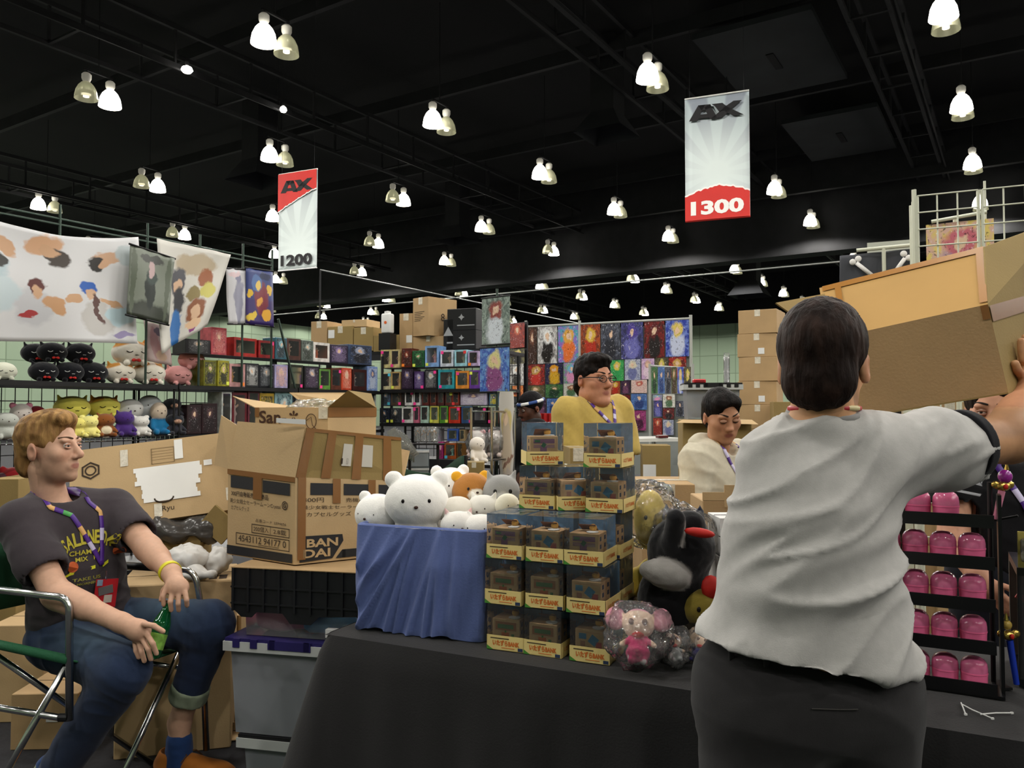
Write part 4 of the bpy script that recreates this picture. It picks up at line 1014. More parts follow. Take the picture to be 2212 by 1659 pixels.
for x in (.02, sb - sa - .02): MB().bbox((x - .004, .16, 1.337 - z_r2), (x + .004, .2, 0)).build('leg', M_blkp, tt)
figure_row(SC, R3, -.03, .13, 'row under the black shelf', 'small boxed figures, third row', z_r2 + .005)
R5 = [(930, 926, 945, 953, 'pale grey', 'b0b4b8', '707880', 'd0d4d8', None, True), (966, 926, 990, 953, 'blue-framed', '3a5aa8', '4a3a30', 'd0b890', None, True), (992, 928, 1003, 953, 'sandy', '9a8460', '5a4a34', 'c8b088', None, True)]
figure_row(SC, R5, .02, .14, 'under the lowest black shelf', 'boxed figures under the lowest shelf', None)
R6 = [(946, 953, 957, 990, 'magenta', 'b0307a', '7a2050', 'e0a0c0', None, False), (959, 955, 985, 990, 'orange-brown', '9a4a1e', '4a2a1c', '7ab0a0', 'b', True), (987, 955, 1000, 990, 'dark amber', '6a4a1e', '3a2a14', 'c8a050', None, True)]
tt = cbox('low black crate under the orange and magenta toy boxes', SC.at(SC.sz(870, 955)[0], .06, 0), SC.ang, (.62, .35, SC.sz(960, 991, .02)[1] - .001), m=M_blkp, name='crate', cat='crate', taped=False)
figure_row(SC, R6, .03, .12, 'standing on the low black crate', 'toy boxes on the low crate', SC.sz(960, 991, .02)[1])
# brown cartons on top of the racks
SCb = line_plane(P(865, 900, 7.5), P(1040, 900, 7.2))
tt = thing('carton_shelf', 'high black shelf behind the figures that carries brown cartons', 'shelf', SCb.at(0, 0, 0), SCb.ang)
xa, _ = SCb.sz(665, 760); xb, _ = SCb.sz(1075, 760); zc = SCb.sz(900, 758)[1]
MB().bbox((xa, -.05, zc - .03), (xb, .7, zc)).build('board', M_blk, tt)
for x in (xa + .03, (xa + xb) / 2, xb - .03): MB().bbox((x - .02, .3, 0), (x + .02, .34, zc - .03)).build('post', M_blk, tt)
def top_box(bb, lbl, off=0, dep=.35, **kw):
    s0, z1 = SCb.sz(bb[0], bb[1], off); s1, z0 = SCb.sz(bb[2], bb[3], off)
    return cbox(lbl, SCb.at(s0, off, max(zc, z0) if not kw.pop('exact', False) else z0), SCb.ang + kw.pop('rot', 0), (s1 - s0, dep, z1 - max(zc, z0)), **kw)
t = top_box((892, 728, 958, 758), 'low brown carton under the tallest brown carton', m=M_card, dep=.36)
zb = SCb.sz(900, 728)[1] + .004
s0, z1 = SCb.sz(892, 645); s1, _ = SCb.sz(937, 645)
t = cbox('tall brown carton with printed lines, topmost of the carton pile', SCb.at(s0 + .0, .0, zb), SCb.ang - .38, (s1 - s0, .36, z1 - zb), m=M_card)
w_, h_ = s1 - s0, z1 - zb
for i in range(6): MB().bbox((w_ * .12, -.002, h_ * (.62 - i * .045)), (w_ * (.75 - .12 * (i % 3)), 0, h_ * (.632 - i * .045))).build('print_line', M_ink, t)
lettering('mark', '8', M_ink, t, (w_ + .002, .18, h_ * .5), (0, 1, 0), (0, 0, 1), .07)
top_box((863, 678, 891, 758), 'narrow upright brown carton with a red dot beside the white canister', m=M_card, dep=.3, sticker=(.75, .32, .06, .07))
top_box((807, 748, 862, 758), 'flat brown carton at the bottom of the carton pile', dep=.3, m=M_card3)
b1 = top_box((807, 725, 862, 747), 'brown carton with a hand slot above a flat carton', dep=.3, m=M_card3, exact=True)
top_box((672, 695, 706, 758), 'brown carton at the end of the carton pile', dep=.3, m=M_card)
top_box((708, 706, 762, 758), 'brown carton with a white sticker and open flap', dep=.3, m=M_card3, sticker=(.15, .7, .07, .08))
top_box((764, 708, 806, 758), 'dark brown carton between two cartons on the high shelf', dep=.3, m=M_card3)
top_box((738, 692, 792, 705), 'flat tan carton lying across two cartons', off=-.02, dep=.25, exact=True, m=M_card2)
# white canister
s, z0 = SCb.sz(851, 758, -.0); p = SCb.at(s, .12, 0); r_ = .05; zt = SCb.sz(851, 677, .12)[1]; zb0 = SCb.sz(851, 720, .12)[1]
t = thing('canister', 'white plastic canister with an orange dot beside the cartons', 'canister', (p.x, p.y, zb0), SCb.ang)
MB().bevbox((0, 0, (zt - zb0) / 2), (.1, .08, zt - zb0), .015, seg=3).build('body', M_paper, t, 30)
MB().lathe([(.03, zt - zb0), (.03, zt - zb0 + .02), (.01, zt - zb0 + .025)], 12).build('cap', M_paper, t)
MB().lathe([(.014, 0), (.014, .002)], 12, (0, -.042, .1), Rx(math.pi / 2)).build('dot', mat('dot_orange', 'e0662a'), t)
tt = thing('bracket_shelf', 'small dark bracket under the white canister', 'shelf', (p.x, p.y, zc), SCb.ang); MB().bbox((-.06, -.06, 0), (.06, .06, zb0 - zc - .002)).build('block', M_blk, tt)
# black display boxes
for bb, lb in (((966, 668, 1028, 712), 'black box with a silver emblem, upper of two'), ((966, 714, 1028, 758), 'black box with a silver emblem, lower of two'), ((958, 690, 979, 758), 'narrow dark box with a red corner beside the black boxes')):
    s0, z1 = SCb.sz(bb[0], bb[1], .03); s1, z0 = SCb.sz(bb[2], bb[3], .03); W, Hh = s1 - s0, z1 - max(z0, zc)
    t = thing('black_box', lb, 'box', SCb.at(s0, .03, max(z0, zc)), SCb.ang)
    MB().bevbox((W / 2, .12, Hh / 2), (W, .24, Hh), .004).build('carton', M_blk, t)
    lettering('emblem', '✦' if W > .12 else '▲', mat('silver_print', '9a9c9e', .4), t, (W * .5, -.002, Hh * .6), (1, 0, 0), (0, 0, 1), Hh * .3)
    MB().bbox((W * .35, -.002, Hh * .2), (W * .95, 0, Hh * .25)).build('print_line', mat('silver_print'), t)

# ------------------------------------------------------------------ things in front of the centre rack
# two hung posters and the hanging pillow cover
SP = line_plane(P(1036, 700, 6.3), P(1102, 700, 6.1))
t1 = poster(SP, (1041, 645, 1101, 742), 0, ['8a9a90', '5a6a62', '8a3a30', 'd0d8e0'], 'grey-green hung poster with a red-haired and a pale shape', name='hung_poster')
t2 = poster(SP, (1037, 752, 1100, 846), 0, ['3a5ab0', '6a9ad0', 'd8d090', '8a4a80'], 'blue hung poster with a blond shape below the grey-green one', name='hung_poster')
for o in (t1, t2):
    W = o.dimensions.x; Hh = o.dimensions.z
    for z in (0, Hh): MB().tube([(-W / 2 - .005, 0, z), (W / 2 + .005, 0, z)], .006, 6).build('rod', M_blk, o, True)
s, z0 = SP.sz(1070, 1040, 0); _, z1 = SP.sz(1070, 640, 0)
t = thing('poster_stand', 'thin upright stand behind the two hung posters', 'stand', SP.at(s, -.02, 0), SP.ang)
MB().tube([(0, 0, 0), (0, 0, z1 + .06)], .009, 8).build('pole', M_rail, t, True); MB().bbox((-.15, -.15, 0), (.15, .15, .01)).build('base', M_blk, t)
for z in (SP.sz(1070, 645)[1], SP.sz(1070, 751)[1]): MB().tube([(-.12, -.004, z), (.12, -.004, z)], .004, 6).build('arm', M_rail, t, True)
M_pil = cloth_mat('pillow_print', 'c9c4bc', [(.5, .72, .3, .12, 'cdbb7a', 0), (.5, .5, .25, .3, 'bfae98', .1), (.45, .75, .12, .06, 'dcc0a4', 0), (.5, .2, .3, .1, 'b0a49a', .2), (.6, .38, .3, .02, '8a6a5a', .2)])
p = P(1094, 1045, 6.0); r_ = .052; zt = P(1094, 846, 6.0).z
t = thing('pillow_cover', 'long white hanging pillow cover with a pale yellow print', 'cloth', (p.x, p.y, 0), 0)
mb = MB(); nu = 20; nv = 18; mb.grid(lambda u, v: Vector((r_ * math.cos(u * 2 * math.pi) * (1 + .1 * math.sin(v * 14)), r_ * .6 * math.sin(u * 2 * math.pi), zt - (zt - p.z + .15) * v)), nu, nv, closed_u=True)
me = mb.mesh('cover', M_pil, 'all'); uv = me.uv_layers.new(name='UVMap')
for lp in me.loops:
    i = lp.vertex_index; a = (i % nu) / nu; uv.data[lp.index].uv = ((a * 2) % 1 if a >= .5 else a * 2, 1 - (i // nu) / (nv - 1))
link('cover', me, t); MB().tube([(-.07, 0, zt), (.07, 0, zt)], .006, 6).build('rod', M_chr, t, True); MB().tube([(0, 0, 0), (0, 0, zt + .02)], .008, 6).build('pole', M_chr, t, True)
MB().bbox((-.12, -.12, 0), (.12, .12, .008)).build('base', M_chr, t)
# chrome trolley with bagged white plush
SQ = line_plane(P(1000, 900, 5.9), P(1080, 900, 5.75))
s0, z1 = SQ.sz(1018, 880); s1, _ = SQ.sz(1062, 880); L = s1 - s0
t = thing('chrome_trolley', 'narrow chrome wire trolley in front of the figure rack', 'trolley', SQ.at(s0, 0, 0), SQ.ang)
for x in (0, L):
    for y in (0, .35): MB().tube([(x, y, .05), (x, y, z1)], .011, 8).build('post', M_chr, t, True)
for z in (z1 - .03, SQ.sz(1040, 988)[1] - .02, .3):
    mb = MB(); mb.tube([(0, 0, z), (L, 0, z), (L, .35, z), (0, .35, z)], .006, 6, closed=True)
    for i in range(1, 7): mb.tube([(0, .05 * i, z), (L, .05 * i, z)], .003, 4)
    mb.build('wire_shelf', M_chr, t, True)
for x in (0, L):
    for y in (0, .35): MB().lathe([(.02, 0), (.03, .025), (.02, .05)], 10, (x, y, 0)).build('caster', M_blk, t)
M_bag = film('clear_bag', haze=0.10, gloss=0.12, rough=0.12, bump=0.9, bscale=14)
zsh = SQ.sz(1040, 988)[1] - .012
for i, (px, wpx, c, lb) in enumerate([(1028, 30, 'd6c0b8', 'white and pink plush in a clear bag, front one on the chrome trolley'), (1052, 26, 'cdbcb4', 'white and pink plush in a clear bag, back one on the chrome trolley')]):
    s, _ = SQ.sz(px, 960, -.1); o = sit_plush(lb, SQ.at(s, -.12 - .12 * i, zsh), SQ.ang + .2, .22, c, headc='e6dcd4', ear='round', earc='d8a0a0', fine=30, name='bagged_plush')
    V = Blob().u(s_ell((0, 0, .11), (.085, .085, .125)), 0)
    blob('bag', V, (-.1, -.1, -.02), (.1, .1, .25), .012, M_bag, o, None, lambda V, N: .008 * vnoise(V * 40))
p = P(1030, 985, 5.65); sit_plush('pale fleecy plush lying in front of the chrome trolley', (p.x, p.y, p.z - .05), .6, .2, 'e6ddd2', ear='none', fine=26)
tt = cbox('shut brown carton in the shade under the trolley', P(1003, 1031, 5.4), 0, (.13, .2, .10), m=M_card3)
tt2 = thing('plinth', 'dark plinth block under the small shut carton', 'plinth', (P(985, 1031, 5.4).x, 5.38, 0)); MB().bbox((0, 0, 0), (.36, .26, P(1003, 1031, 5.4).z - .002)).build('block', M_blkp, tt2)
# clear drawer unit and clear sleeves
t = thing('drawer_unit', 'white-framed clear drawer unit behind the green chair', 'drawers', P(868, 1030, 5.9), .1)
bz = t.location.z; t.location.z = 0
mdr = mat('drawer_plastic', 'b4bcc0', 0.25, trans=.3)
MB().bbox((0, 0, 0), (.2, .3, .95)).build('frame', mat('grey_frame', '7a7f80', .6), t)
for i, y in enumerate((.96, 1.09)): 
    d = MB().bevbox((.1, -.005, y), (.19, .02, .11), .006).build('drawer', mdr, t); MB().bbox((.0, -.02, y + .05), (.2, .0, y + .065)).build('rim', M_paper, d)
MB().bbox((0, 0, .95), (.2, .3, 1.15)).build('carcass', mat('drawer_carcass', '5a6468', .5), t)
for i in range(6):
    p = P(858 + i * 5, 950 + i * 3, 5.5 + .03 * i); t = thing('plastic_sleeve', 'clear flat plastic sleeve standing in a sloped bunch', 'packaging', p, .2, 'clear sleeves in a bunch')
    MB().box((0, 0, 0), (.07, .004, .17), Ry(-.55)).build('sheet', M_bag, t); MB().box((-.003, .0, 0), (.066, .002, .16), Ry(-.55)).build('insert', mat('sleeve_insert', 'aab0a8', .4), t)
    MB().box((.035, .012, -.09), (.012, .012, .04)).build('clip', M_chr, t)
for i, x in enumerate((902, 915, 928, 938)):
    p = P(x, 955, 5.7); t = thing('clear_pack', 'clear blister pack with a pale figure, hanging in a row', 'packaging', p, .1 * i, 'clear blister packs')
    MB().bevbox((0, 0, .055), (.05, .03, .11), .006).build('shell', M_bag, t); fo = link('figurine', ME_FIG, t, (0, 0, .008)); fo.scale = (.06, .03, .09); fo['c3'] = lin(['a0a8b0', 'b0b4c0', '8a98a8', 'c0c4c8'][i])
tt = thing('pack_ledge', 'thin dark ledge under the clear blister packs', 'shelf', P(850, 958, 5.65), .03); MB().bbox((0, 0, -.012), (.36, .12, -.002)).build('board', M_blk, tt)
zl = tt.location.z
MB().bbox((.1, .04, -zl), (.12, .06, -.012)).build('post', M_blk, tt); MB().bbox((.3, .04, -zl), (.32, .06, -.012)).build('post', M_blk, tt)
# green camp chair, only its back shows
M_gcl = mat('canvas_green', '1c3a2a', 0.85, var=.1, vscale=12, bump=.2, bscale=80)
SG = line_plane(P(872, 1000, 4.3), P(1003, 1000, 4.1))
s0, z0 = SG.sz(868, 1010); s1, z1 = SG.sz(1003, 984); L = s1 - s0
t = thing('camp_chair', 'dark green canvas camp chair with a sagging back', 'chair', SG.at(s0, 0, 0), SG.ang)
mb = MB(); mb.grid(lambda u, v: Vector((L * u, .03 * math.sin(u * math.pi) + .02 * v, (z0 + (z1 - z0) * u) - .055 * math.sin(math.pi * min(1, u * 1.1)) * (1 - v) - .42 * v)), 16, 8)
o = mb.build('back', M_gcl, t, 'all'); so = o.modifiers.new('t', 'SOLIDIFY'); so.thickness = .006
for x, zt_ in ((0, z0), (L, z1)):
    MB().tube([(x, .01, 0), (x, .01, zt_)], .011, 8).build('post', M_blk, t, True); MB().tube([(x, -.42, 0), (x, -.42, .62)], .011, 8).build('leg', M_blk, t, True)
    MB().tube([(x, -.45, .62), (x, .01, .62)], .012, 8).build('armrest', M_blk, t, True)
mb = MB(); mb.grid(lambda u, v: Vector((L * u, -.42 * v, .42 - .03 * math.sin(u * math.pi))), 8, 6); o = mb.build('seat', M_gcl, t, 'all'); so = o.modifiers.new('t', 'SOLIDIFY'); so.thickness = .006

# ================================================================== POSTER WALL
SW = line_plane(P(1135, 800, 10.0), P(1490, 800, 9.15))
M_pole = mat('stand_grey', 'a9aca6', 0.5)
t = thing('print_stand', 'grey pole stand carrying the wall of colourful posters', 'display stand', SW.at(0, 0, 0), SW.ang)
for px in (1136, 1252, 1492):
    s, z = SW.sz(px, 698 if px < 1400 else 686); MB().tube([(s, -.0, 0), (s, 0, z + .03)], .018, 8).build('pole', M_pole, t, True)
sA, zA = SW.sz(1136, 706); sB, zB = SW.sz(1492, 688)
MB().tube([(sA, 0, zA), (sB, 0, zB)], .014, 8).build('top_rail', M_pole, t, True)
MB().bbox((sA, .03, .7), (sB, .04, zB - .06)).build('back_board', mat('board_grey', '8f9490', .8), t)
MB().bbox((sA, .05, 0), (sB, .35, .04)).build('foot', M_pole, t)
PC = {'a': (['2a1812', '4a2a1a', '6a4030', '3a2018'], 'dark brown'), 'b': (['d8d8d6', '8a8684', 'e8e8e6', '1a1412'], 'black and white'), 'c': (['8a6ac0', '4aa0b0', 'd8a040', 'e07030'], 'many-coloured'),
 'd': (['6a2a16', 'a84a20', 'd8b040', 'b02a18'], 'red and gold'), 'e': (['2a2c38', '5a6070', '3a3c4a', '20222c'], 'slate grey'), 'f': (['4a4a8a', '2a2a50', '4a3a90', '6a6ab0'], 'blue-violet'),
 'g': (['3a1414', '7a1c1c', '5a1418', '1c1214'], 'dark red'), 'h': (['2a3a9a', '6a80c8', 'd8c060', 'c0c8e0'], 'blue and white'), 'i': (['5a1a18', 'a82a24', 'c8a050', 'c03028'], 'crimson'),
 'j': (['1c1a3a', '2a2a4a', 'e09a20', 'd8a828'], 'orange on navy'), 'k': (['6ab080', 'a070b8', '70b0d0', 'd890b8'], 'pastel'), 'l': (['b04a1c', 'e08a34', 'c86a24', '8a3418'], 'orange'),
 'm': (['4ab060', '2a8a44', 'd8c050', '2f9a50'], 'bright green'), 'n': (['8088a8', 'b8bccc', 'd0c8b0', '6a70a0'], 'silver blue'), 'o': (['b08ac0', 'd8b8d0', 'c8a090', 'e0c8d8'], 'mauve'),
 'p': (['3a342a', '6a6440', 'd8c860', '2a2420'], 'black and yellow'), 'q': (['5a4a34', '3a4a2a', '8a7a50', '4a3a2a'], 'olive brown'), 'r': (['d8d4cc', 'c0c4b8', '8a5a40', '4a6a4a'], 'white'), 's': (['3a1c3a', '2a1a30', '4a2a48', '6a3a5a'], 'plum'),
 't': (['c8a8a0', 'e0c8c0', 'b85a50', 'd8b8b0'], 'pale pink'), 'u': (['3a5a98', '5a80b8', '4a6aa0', '2a4078'], 'mid blue'), 'v': (['7a2a5a', 'b04a88', '8a3068', '4a1c3a'], 'magenta'), 'w': (['2a5a34', '4a7a44', '5a6a40', '1c3a24'], 'forest green'), 'x': (['a83020', '6a1c18', 'c86040', '8a2a20'], 'scarlet')}
def top_y(x): return 707 - (x - 1136) * 19 / 354
rows = [
 (0, 79, [(1138, 1160, 'a'), (1161, 1204, 'b'), (1205, 1251, 'c'), (1254, 1297, 'd'), (1298, 1340, 'e'), (1341, 1390, 'f'), (1391, 1436, 'g'), (1437, 1489, 'h')], 'top row'),
 (81, 125, [(1138, 1177, 'i'), (1178, 1216, 'j'), (1217, 1250, 'k'), (1296, 1316, 'l'), (1317, 1348, 'm'), (1349, 1384, 'n'), (1385, 1414, 'o'), (1415, 1443, 'p'), (1444, 1483, 'i')], 'second row'),
 (126, 154, [(1138, 1177, 'q'), (1178, 1216, 'w'), (1217, 1250, 'r'), (1296, 1317, 'e'), (1318, 1340, 'd'), (1341, 1362, 's'), (1363, 1398, 't')], 'third row'),
 (156, 190, [(1138, 1158, 'x'), (1159, 1180, 's'), (1181, 1207, 'u'), (1208, 1250, 's'), (1340, 1362, 'g'), (1363, 1398, 'u')], 'fourth row'),
 (192, 235, [(1340, 1362, 'w'), (1363, 1396, 'v')], 'fifth row')]
allp = []
for ri, (y0, y1, lst, nm) in enumerate(rows):
    for i, (x0, x1, k) in enumerate(lst):
        cs, cn = PC[k]; nb = PC[lst[i + 1][2]][1] if i + 1 < len(lst) else PC[lst[i - 1][2]][1]
        ty = top_y((x0 + x1) / 2) + 1
        poster(SW, (x0 + .5, ty + y0, x1 - .5, ty + y1), .004 + .003 * (i % 2), cs, '%s poster beside a %s one, %s of the poster wall' % (cn, nb, nm), group='posters of the poster wall')
# posters left of the pole, on the neighbouring booth
SWl = line_plane(P(1100, 800, 9.4), P(1134, 800, 9.2))
for bb, k, lb in (((1102, 700, 1133, 750), 'x', 'autumn red poster left of the first pole'), ((1103, 755, 1133, 785), 'p', 'black and gold poster below the autumn red one'), ((1101, 787, 1131, 832), 'b', 'black and white poster with red hair shape beside the pole'), ((1106, 834, 1130, 856), 'l', 'small orange poster beside the pole')):
    poster(SWl, bb, 0, PC[k][0], lb)
tt = thing('display_stand', 'narrow dark panel behind four posters left of the poster wall', 'display stand', SWl.at(0, -.03, 0), SWl.ang); s0, z0 = SWl.sz(1100, 698); s1, _ = SWl.sz(1134, 698); MB().bbox((s0, 0, 0), (s1, .02, z0)).build('board', M_blkp, tt)
# second, nearer poster stand at right
SV = line_plane(P(1403, 800, 8.3), P(1498, 800, 7.9))
t = thing('poster_rack', 'nearer grey pole stand with hanging translucent prints', 'display stand', SV.at(0, 0, 0), SV.ang)
for px in (1404, 1496): s, z = SV.sz(px, 786); MB().tube([(s, 0, 0), (s, 0, z)], .016, 8).build('pole', M_pole, t, True)
s0, z0 = SV.sz(1404, 790); s1, z1 = SV.sz(1496, 796); MB().tube([(s0, 0, z0), (s1, 0, z1)], .01, 8).build('rail', M_pole, t, True)
MB().bbox((s0, .02, .9), (s1, .03, 1.62)).build('back_board', mat('board_grey'), t)
MB().bbox((s0, -.15, 0), (s1, .15, .03)).build('foot', M_pole, t)
for i, (x0, x1, c) in enumerate([(1407, 1420, 'w'), (1421, 1436, 'u'), (1437, 1449, 'e'), (1450, 1462, 'q'), (1463, 1477, 'h'), (1478, 1494, 'p')]):
    poster(SV, (x0, 793, x1, 850), .01, PC[c][0], '%s hanging strip print beside a %s one on the nearer stand' % (PC[c][1], PC[['u', 'e', 'q', 'h', 'p', 'h'][i]][1]), name='strip_print', group='strip prints')
for x0, y0, x1, y1, c in ((1410, 853, 1430, 865, 'k'), (1412, 866, 1430, 900, 'f'), (1432, 852, 1458, 880, 'r'), (1432, 882, 1456, 905, 'g'), (1460, 866, 1478, 900, 'e'), (1411, 903, 1430, 940, 'x'), (1432, 907, 1455, 940, 'n')):
    poster(SV, (x0, y0, x1, y1), .012, PC[c][0], '%s print low on the nearer poster stand' % PC[c][1], group='prints on the nearer stand')
# white trestle table in front with a carton under it
M_tbl = mat('table_white', 'dadad4', .5)
pA = P(1345, 948, 7.2); pB = P(1482, 948, 7.4); L = (pB - pA).xy.length; rz_ = math.atan2(pB.y - pA.y, pB.x - pA.x)
t = thing('trestle_table', 'white trestle table in front of the posters', 'table', (pA.x, pA.y, 0), rz_)
zt = pA.z; MB().bbox((0, 0, zt - .03), (L, .6, zt)).build('table_top', M_tbl, t)
for x in (.03, L - .03):
    for y in (.05, .55): MB().tube([(x, y, 0), (x, y, zt - .03)], .013, 8).build('leg', M_pole, t, True)
p = P(1388, 1045, 6.9); cbox('olive brown carton with a white sheet, in front of the white table', (p.x, p.y, p.z - .2), -.1, (.24, .3, P(1388, 962, 6.9).z - p.z + .2), m=M_card3, sticker=(.25, .5, .11, .2), taped=False)
tt = thing('plinth', 'low dark plinth under the olive brown carton', 'plinth', (p.x - .02, p.y, 0), -.1); MB().bbox((0, 0, 0), (.3, .35, p.z - .203)).build('block', M_blkp, tt)
tt = thing('cash_tray', 'small dark red tray on the white table', 'tray', P(1430, 946, 7.35), rz_); MB().bevbox((0, 0, .012), (.1, .07, .024), .005).build('tray', mat('tray_red', '5a1c1c', .4), tt); MB().bbox((-.04, -.025, .024), (.04, .025, .027)).build('paper', M_paper, tt)
# red draped crate and white top, left of the yellow-shirted man
p = P(1155, 925, 7.6); t = thing('draped_table', 'table with a bright red pleated cloth behind the yellow-shirted man', 'table', (p.x, p.y, 0), -.2)
zt = P(1155, 893, 7.6).z; mb = MB(); mb.grid(lambda u, v: Vector((.5 * u, .012 * math.sin(u * 60) - .0, zt - .75 * v)), 60, 4); mb.build('skirt', mat('cloth_red', 'b8201e', .8), t, 'all')
MB().bbox((0, .01, zt - .02), (.5, .5, zt)).build('table_top', mat('cloth_red'), t)
for x in (.03, .47):
    MB().tube([(x, .3, 0), (x, .3, zt - .02)], .012, 6).build('leg', M_pole, t, True)
p = P(1120, 935, 6.6); t = thing('trestle_table', 'low white table edge in front of the red cloth', 'table', (p.x, p.y, 0), -.1)
MB().bbox((0, 0, p.z - .03), (.42, .4, p.z)).build('table_top', M_tbl, t)
for x in (.03, .39): MB().tube([(x, .2, 0), (x, .2, p.z - .03)], .012, 6).build('leg', M_pole, t, True)
# pillar stack of cartons
pz = P(1592, 670, 8.0); base = Vector((pz.x, pz.y, 0)); RS = -.50
zz = 0.0; tops = [P(1595, y, 8.0).z for y in (990, 926, 874, 824, 772, 722, 671)]
prev = 0.0
names = ['bottom', 'second', 'third', 'fourth', 'fifth', 'sixth', 'topmost']
for i, zt in enumerate(tops):
    w_ = .375 if i > 2 else .36
    cbox('%s brown carton of the tall stack before the green wall' % names[i], base + Vector(((0 if i % 2 else .012), 0, prev)), RS + (.03 if i % 2 else -.02), (w_, .42, zt - prev - .002), m=M_card, tape='clear', sticker=((.62, .25, .06, .06) if i in (3, 5) else None), group='cartons of the tall stack')
    prev = zt
cbox('opened brown carton with raised flap leaning by the tall stack', P(1672, 960, 7.5), -.2, (.2, .3, P(1672, 868, 7.5).z - P(1672, 960, 7.5).z), m=M_card3, taped=False)
p = P(1672, 960, 7.5); tt = thing('plinth', 'dark plinth beside the tall carton stack', 'plinth', (p.x, p.y, 0), -.2); MB().bbox((0, 0, 0), (.25, .35, p.z - .002)).build('block', M_blkp, tt)
# clear tote with black lid on an open carton
def tote(label, loc, rz, size, m_lid, m_body=None, fill=(), taper=.06, lidh=.03, notch=True, handle=True):
    """clear storage tote: tapered shell, rim with notched lid, contents seen through"""
    w, d, h = size; t = thing('storage_tote', label, 'storage box', loc, rz); mB = m_body or M_tote
    def shell(k0, k1, z0, z1, th=.0):
        a0, b0, a1, b1 = w / 2 * k0, d / 2 * k0, w / 2 * k1, d / 2 * k1
        return [(-a0, -b0, z0), (a0, -b0, z0), (a0, b0, z0), (-a0, b0, z0), (-a1, -b1, z1), (a1, -b1, z1), (a1, b1, z1), (-a1, b1, z1)]
    mb = MB(); mb.add(shell(1 - taper, 1, 0, h), [(0, 1, 5, 4), (1, 2, 6, 5), (2, 3, 7, 6), (3, 0, 4, 7), (3, 2, 1, 0)]); mb.build('body', mB, t)
    mb = MB(); mb.bbox((-w / 2 - .02, -d / 2 - .02, h - .035), (w / 2 + .02, -d / 2 + .002, h)); mb.bbox((-w / 2 - .02, d / 2 - .002, h - .035), (w / 2 + .02, d / 2 + .02, h))
    mb.bbox((-w / 2 - .02, -d / 2, h - .035), (-w / 2 + .002, d / 2, h)); mb.bbox((w / 2 - .002, -d / 2, h - .035), (w / 2 + .02, d / 2, h)); mb.build('rim', M_rim, t)
    mb = MB(); mb.bbox((-w / 2 - .015, -d / 2 - .015, h), (w / 2 + .015, d / 2 + .015, h + .012))
    if notch:
        for i in range(7):
            x = -w / 2 + w * (i + .5) / 7
            for s in (-1, 1):
                ww = .014 if i != 3 else w * .16
                mb.bbox((x - ww, s * (d / 2 + .018) - .005, h - .02), (x + ww, s * (d / 2 + .018) + .005, h + .012))
    mb.build('lid', m_lid, t)
    for (x, y, z, sx, sy, sz, c) in fill:
        nm = 'contents'; o = blob(nm, Blob().u(s_box((0, 0, 0), (sx * w / 2, sy * d / 2, sz * h / 2), .03), 0), (-sx * w / 2, -sy * d / 2, -sz * h / 2), (sx * w / 2, sy * d / 2, sz * h / 2), .02, M_pl, t, c, lambda V, N: .012 * vnoise(V * 14))
        o.location = (x * w, y * d, z * h)
    return t
M_tote = film('tote_plastic', tint='e8ecf0', haze=0.38, gloss=0.03, rough=0.3, hazecol='c8ccd2')
M_rim = mat('tote_rim', 'c9ccca', .45)
M_lidk = mat('lid_black', '17171a', .5)
M_lidp = mat('lid_violet', '2a2360', .45)
p = P(1535, 905, 5.6); zb = p.z
tote('clear tote with a black lid on an open carton behind the dark-haired woman', (p.x, p.y, zb), -.12, (.36, .28, P(1535, 832, 5.6).z - zb), M_lidk, fill=[(0, 0, .45, .85, .8, .75, 'b9bec6'), (-.3, -.2, .5, .3, .4, .6, 'dcd8d2')])
p2 = P(1510, 823, 5.6); t = thing('red_package', 'small bright red packet on the black lid of the tote', 'packet', (p2.x, p2.y, P(1535, 832, 5.6).z + .014), 0); MB().bevbox((0, 0, .014), (.085, .06, .028), .006).build('packet', mat('packet_red', 'c81e24', .4), t); MB().bbox((-.03, -.031, .008), (.03, -.0305, .02)).build('flap', mat('packet_dark', '8a1418', .5), t)
p2 = P(1570, 828, 5.7); t = thing('clear_tube', 'tall clear plastic tube standing on the black lid', 'packaging', (p2.x, p2.y, P(1535, 832, 5.6).z + .014), 0); MB().lathe([(.022, 0), (.022, .2), (.018, .22)], 12).build('tube', M_bag, t, True); MB().lathe([(.016, .002), (.014, .19)], 10).build('roll', mat('roll_grey', 'b9bfc0', .6), t, True)
t = thing('open_carton', 'open brown carton with a spread flap under the clear tote', 'box', (p.x - .24, p.y - .16, 0), -.12)
zc2 = zb - .003; MB().bevbox((.24, .2, zc2 / 2), (.46, .38, zc2), .005).build('carton', M_card3, t)
MB().add([(-.04, -.06, zc2 - .02), (.5, -.06, zc2 - .03), (.47, .01, zc2), (.01, .01, zc2)], [(0, 1, 2, 3)]).build('flap', M_card2, t)
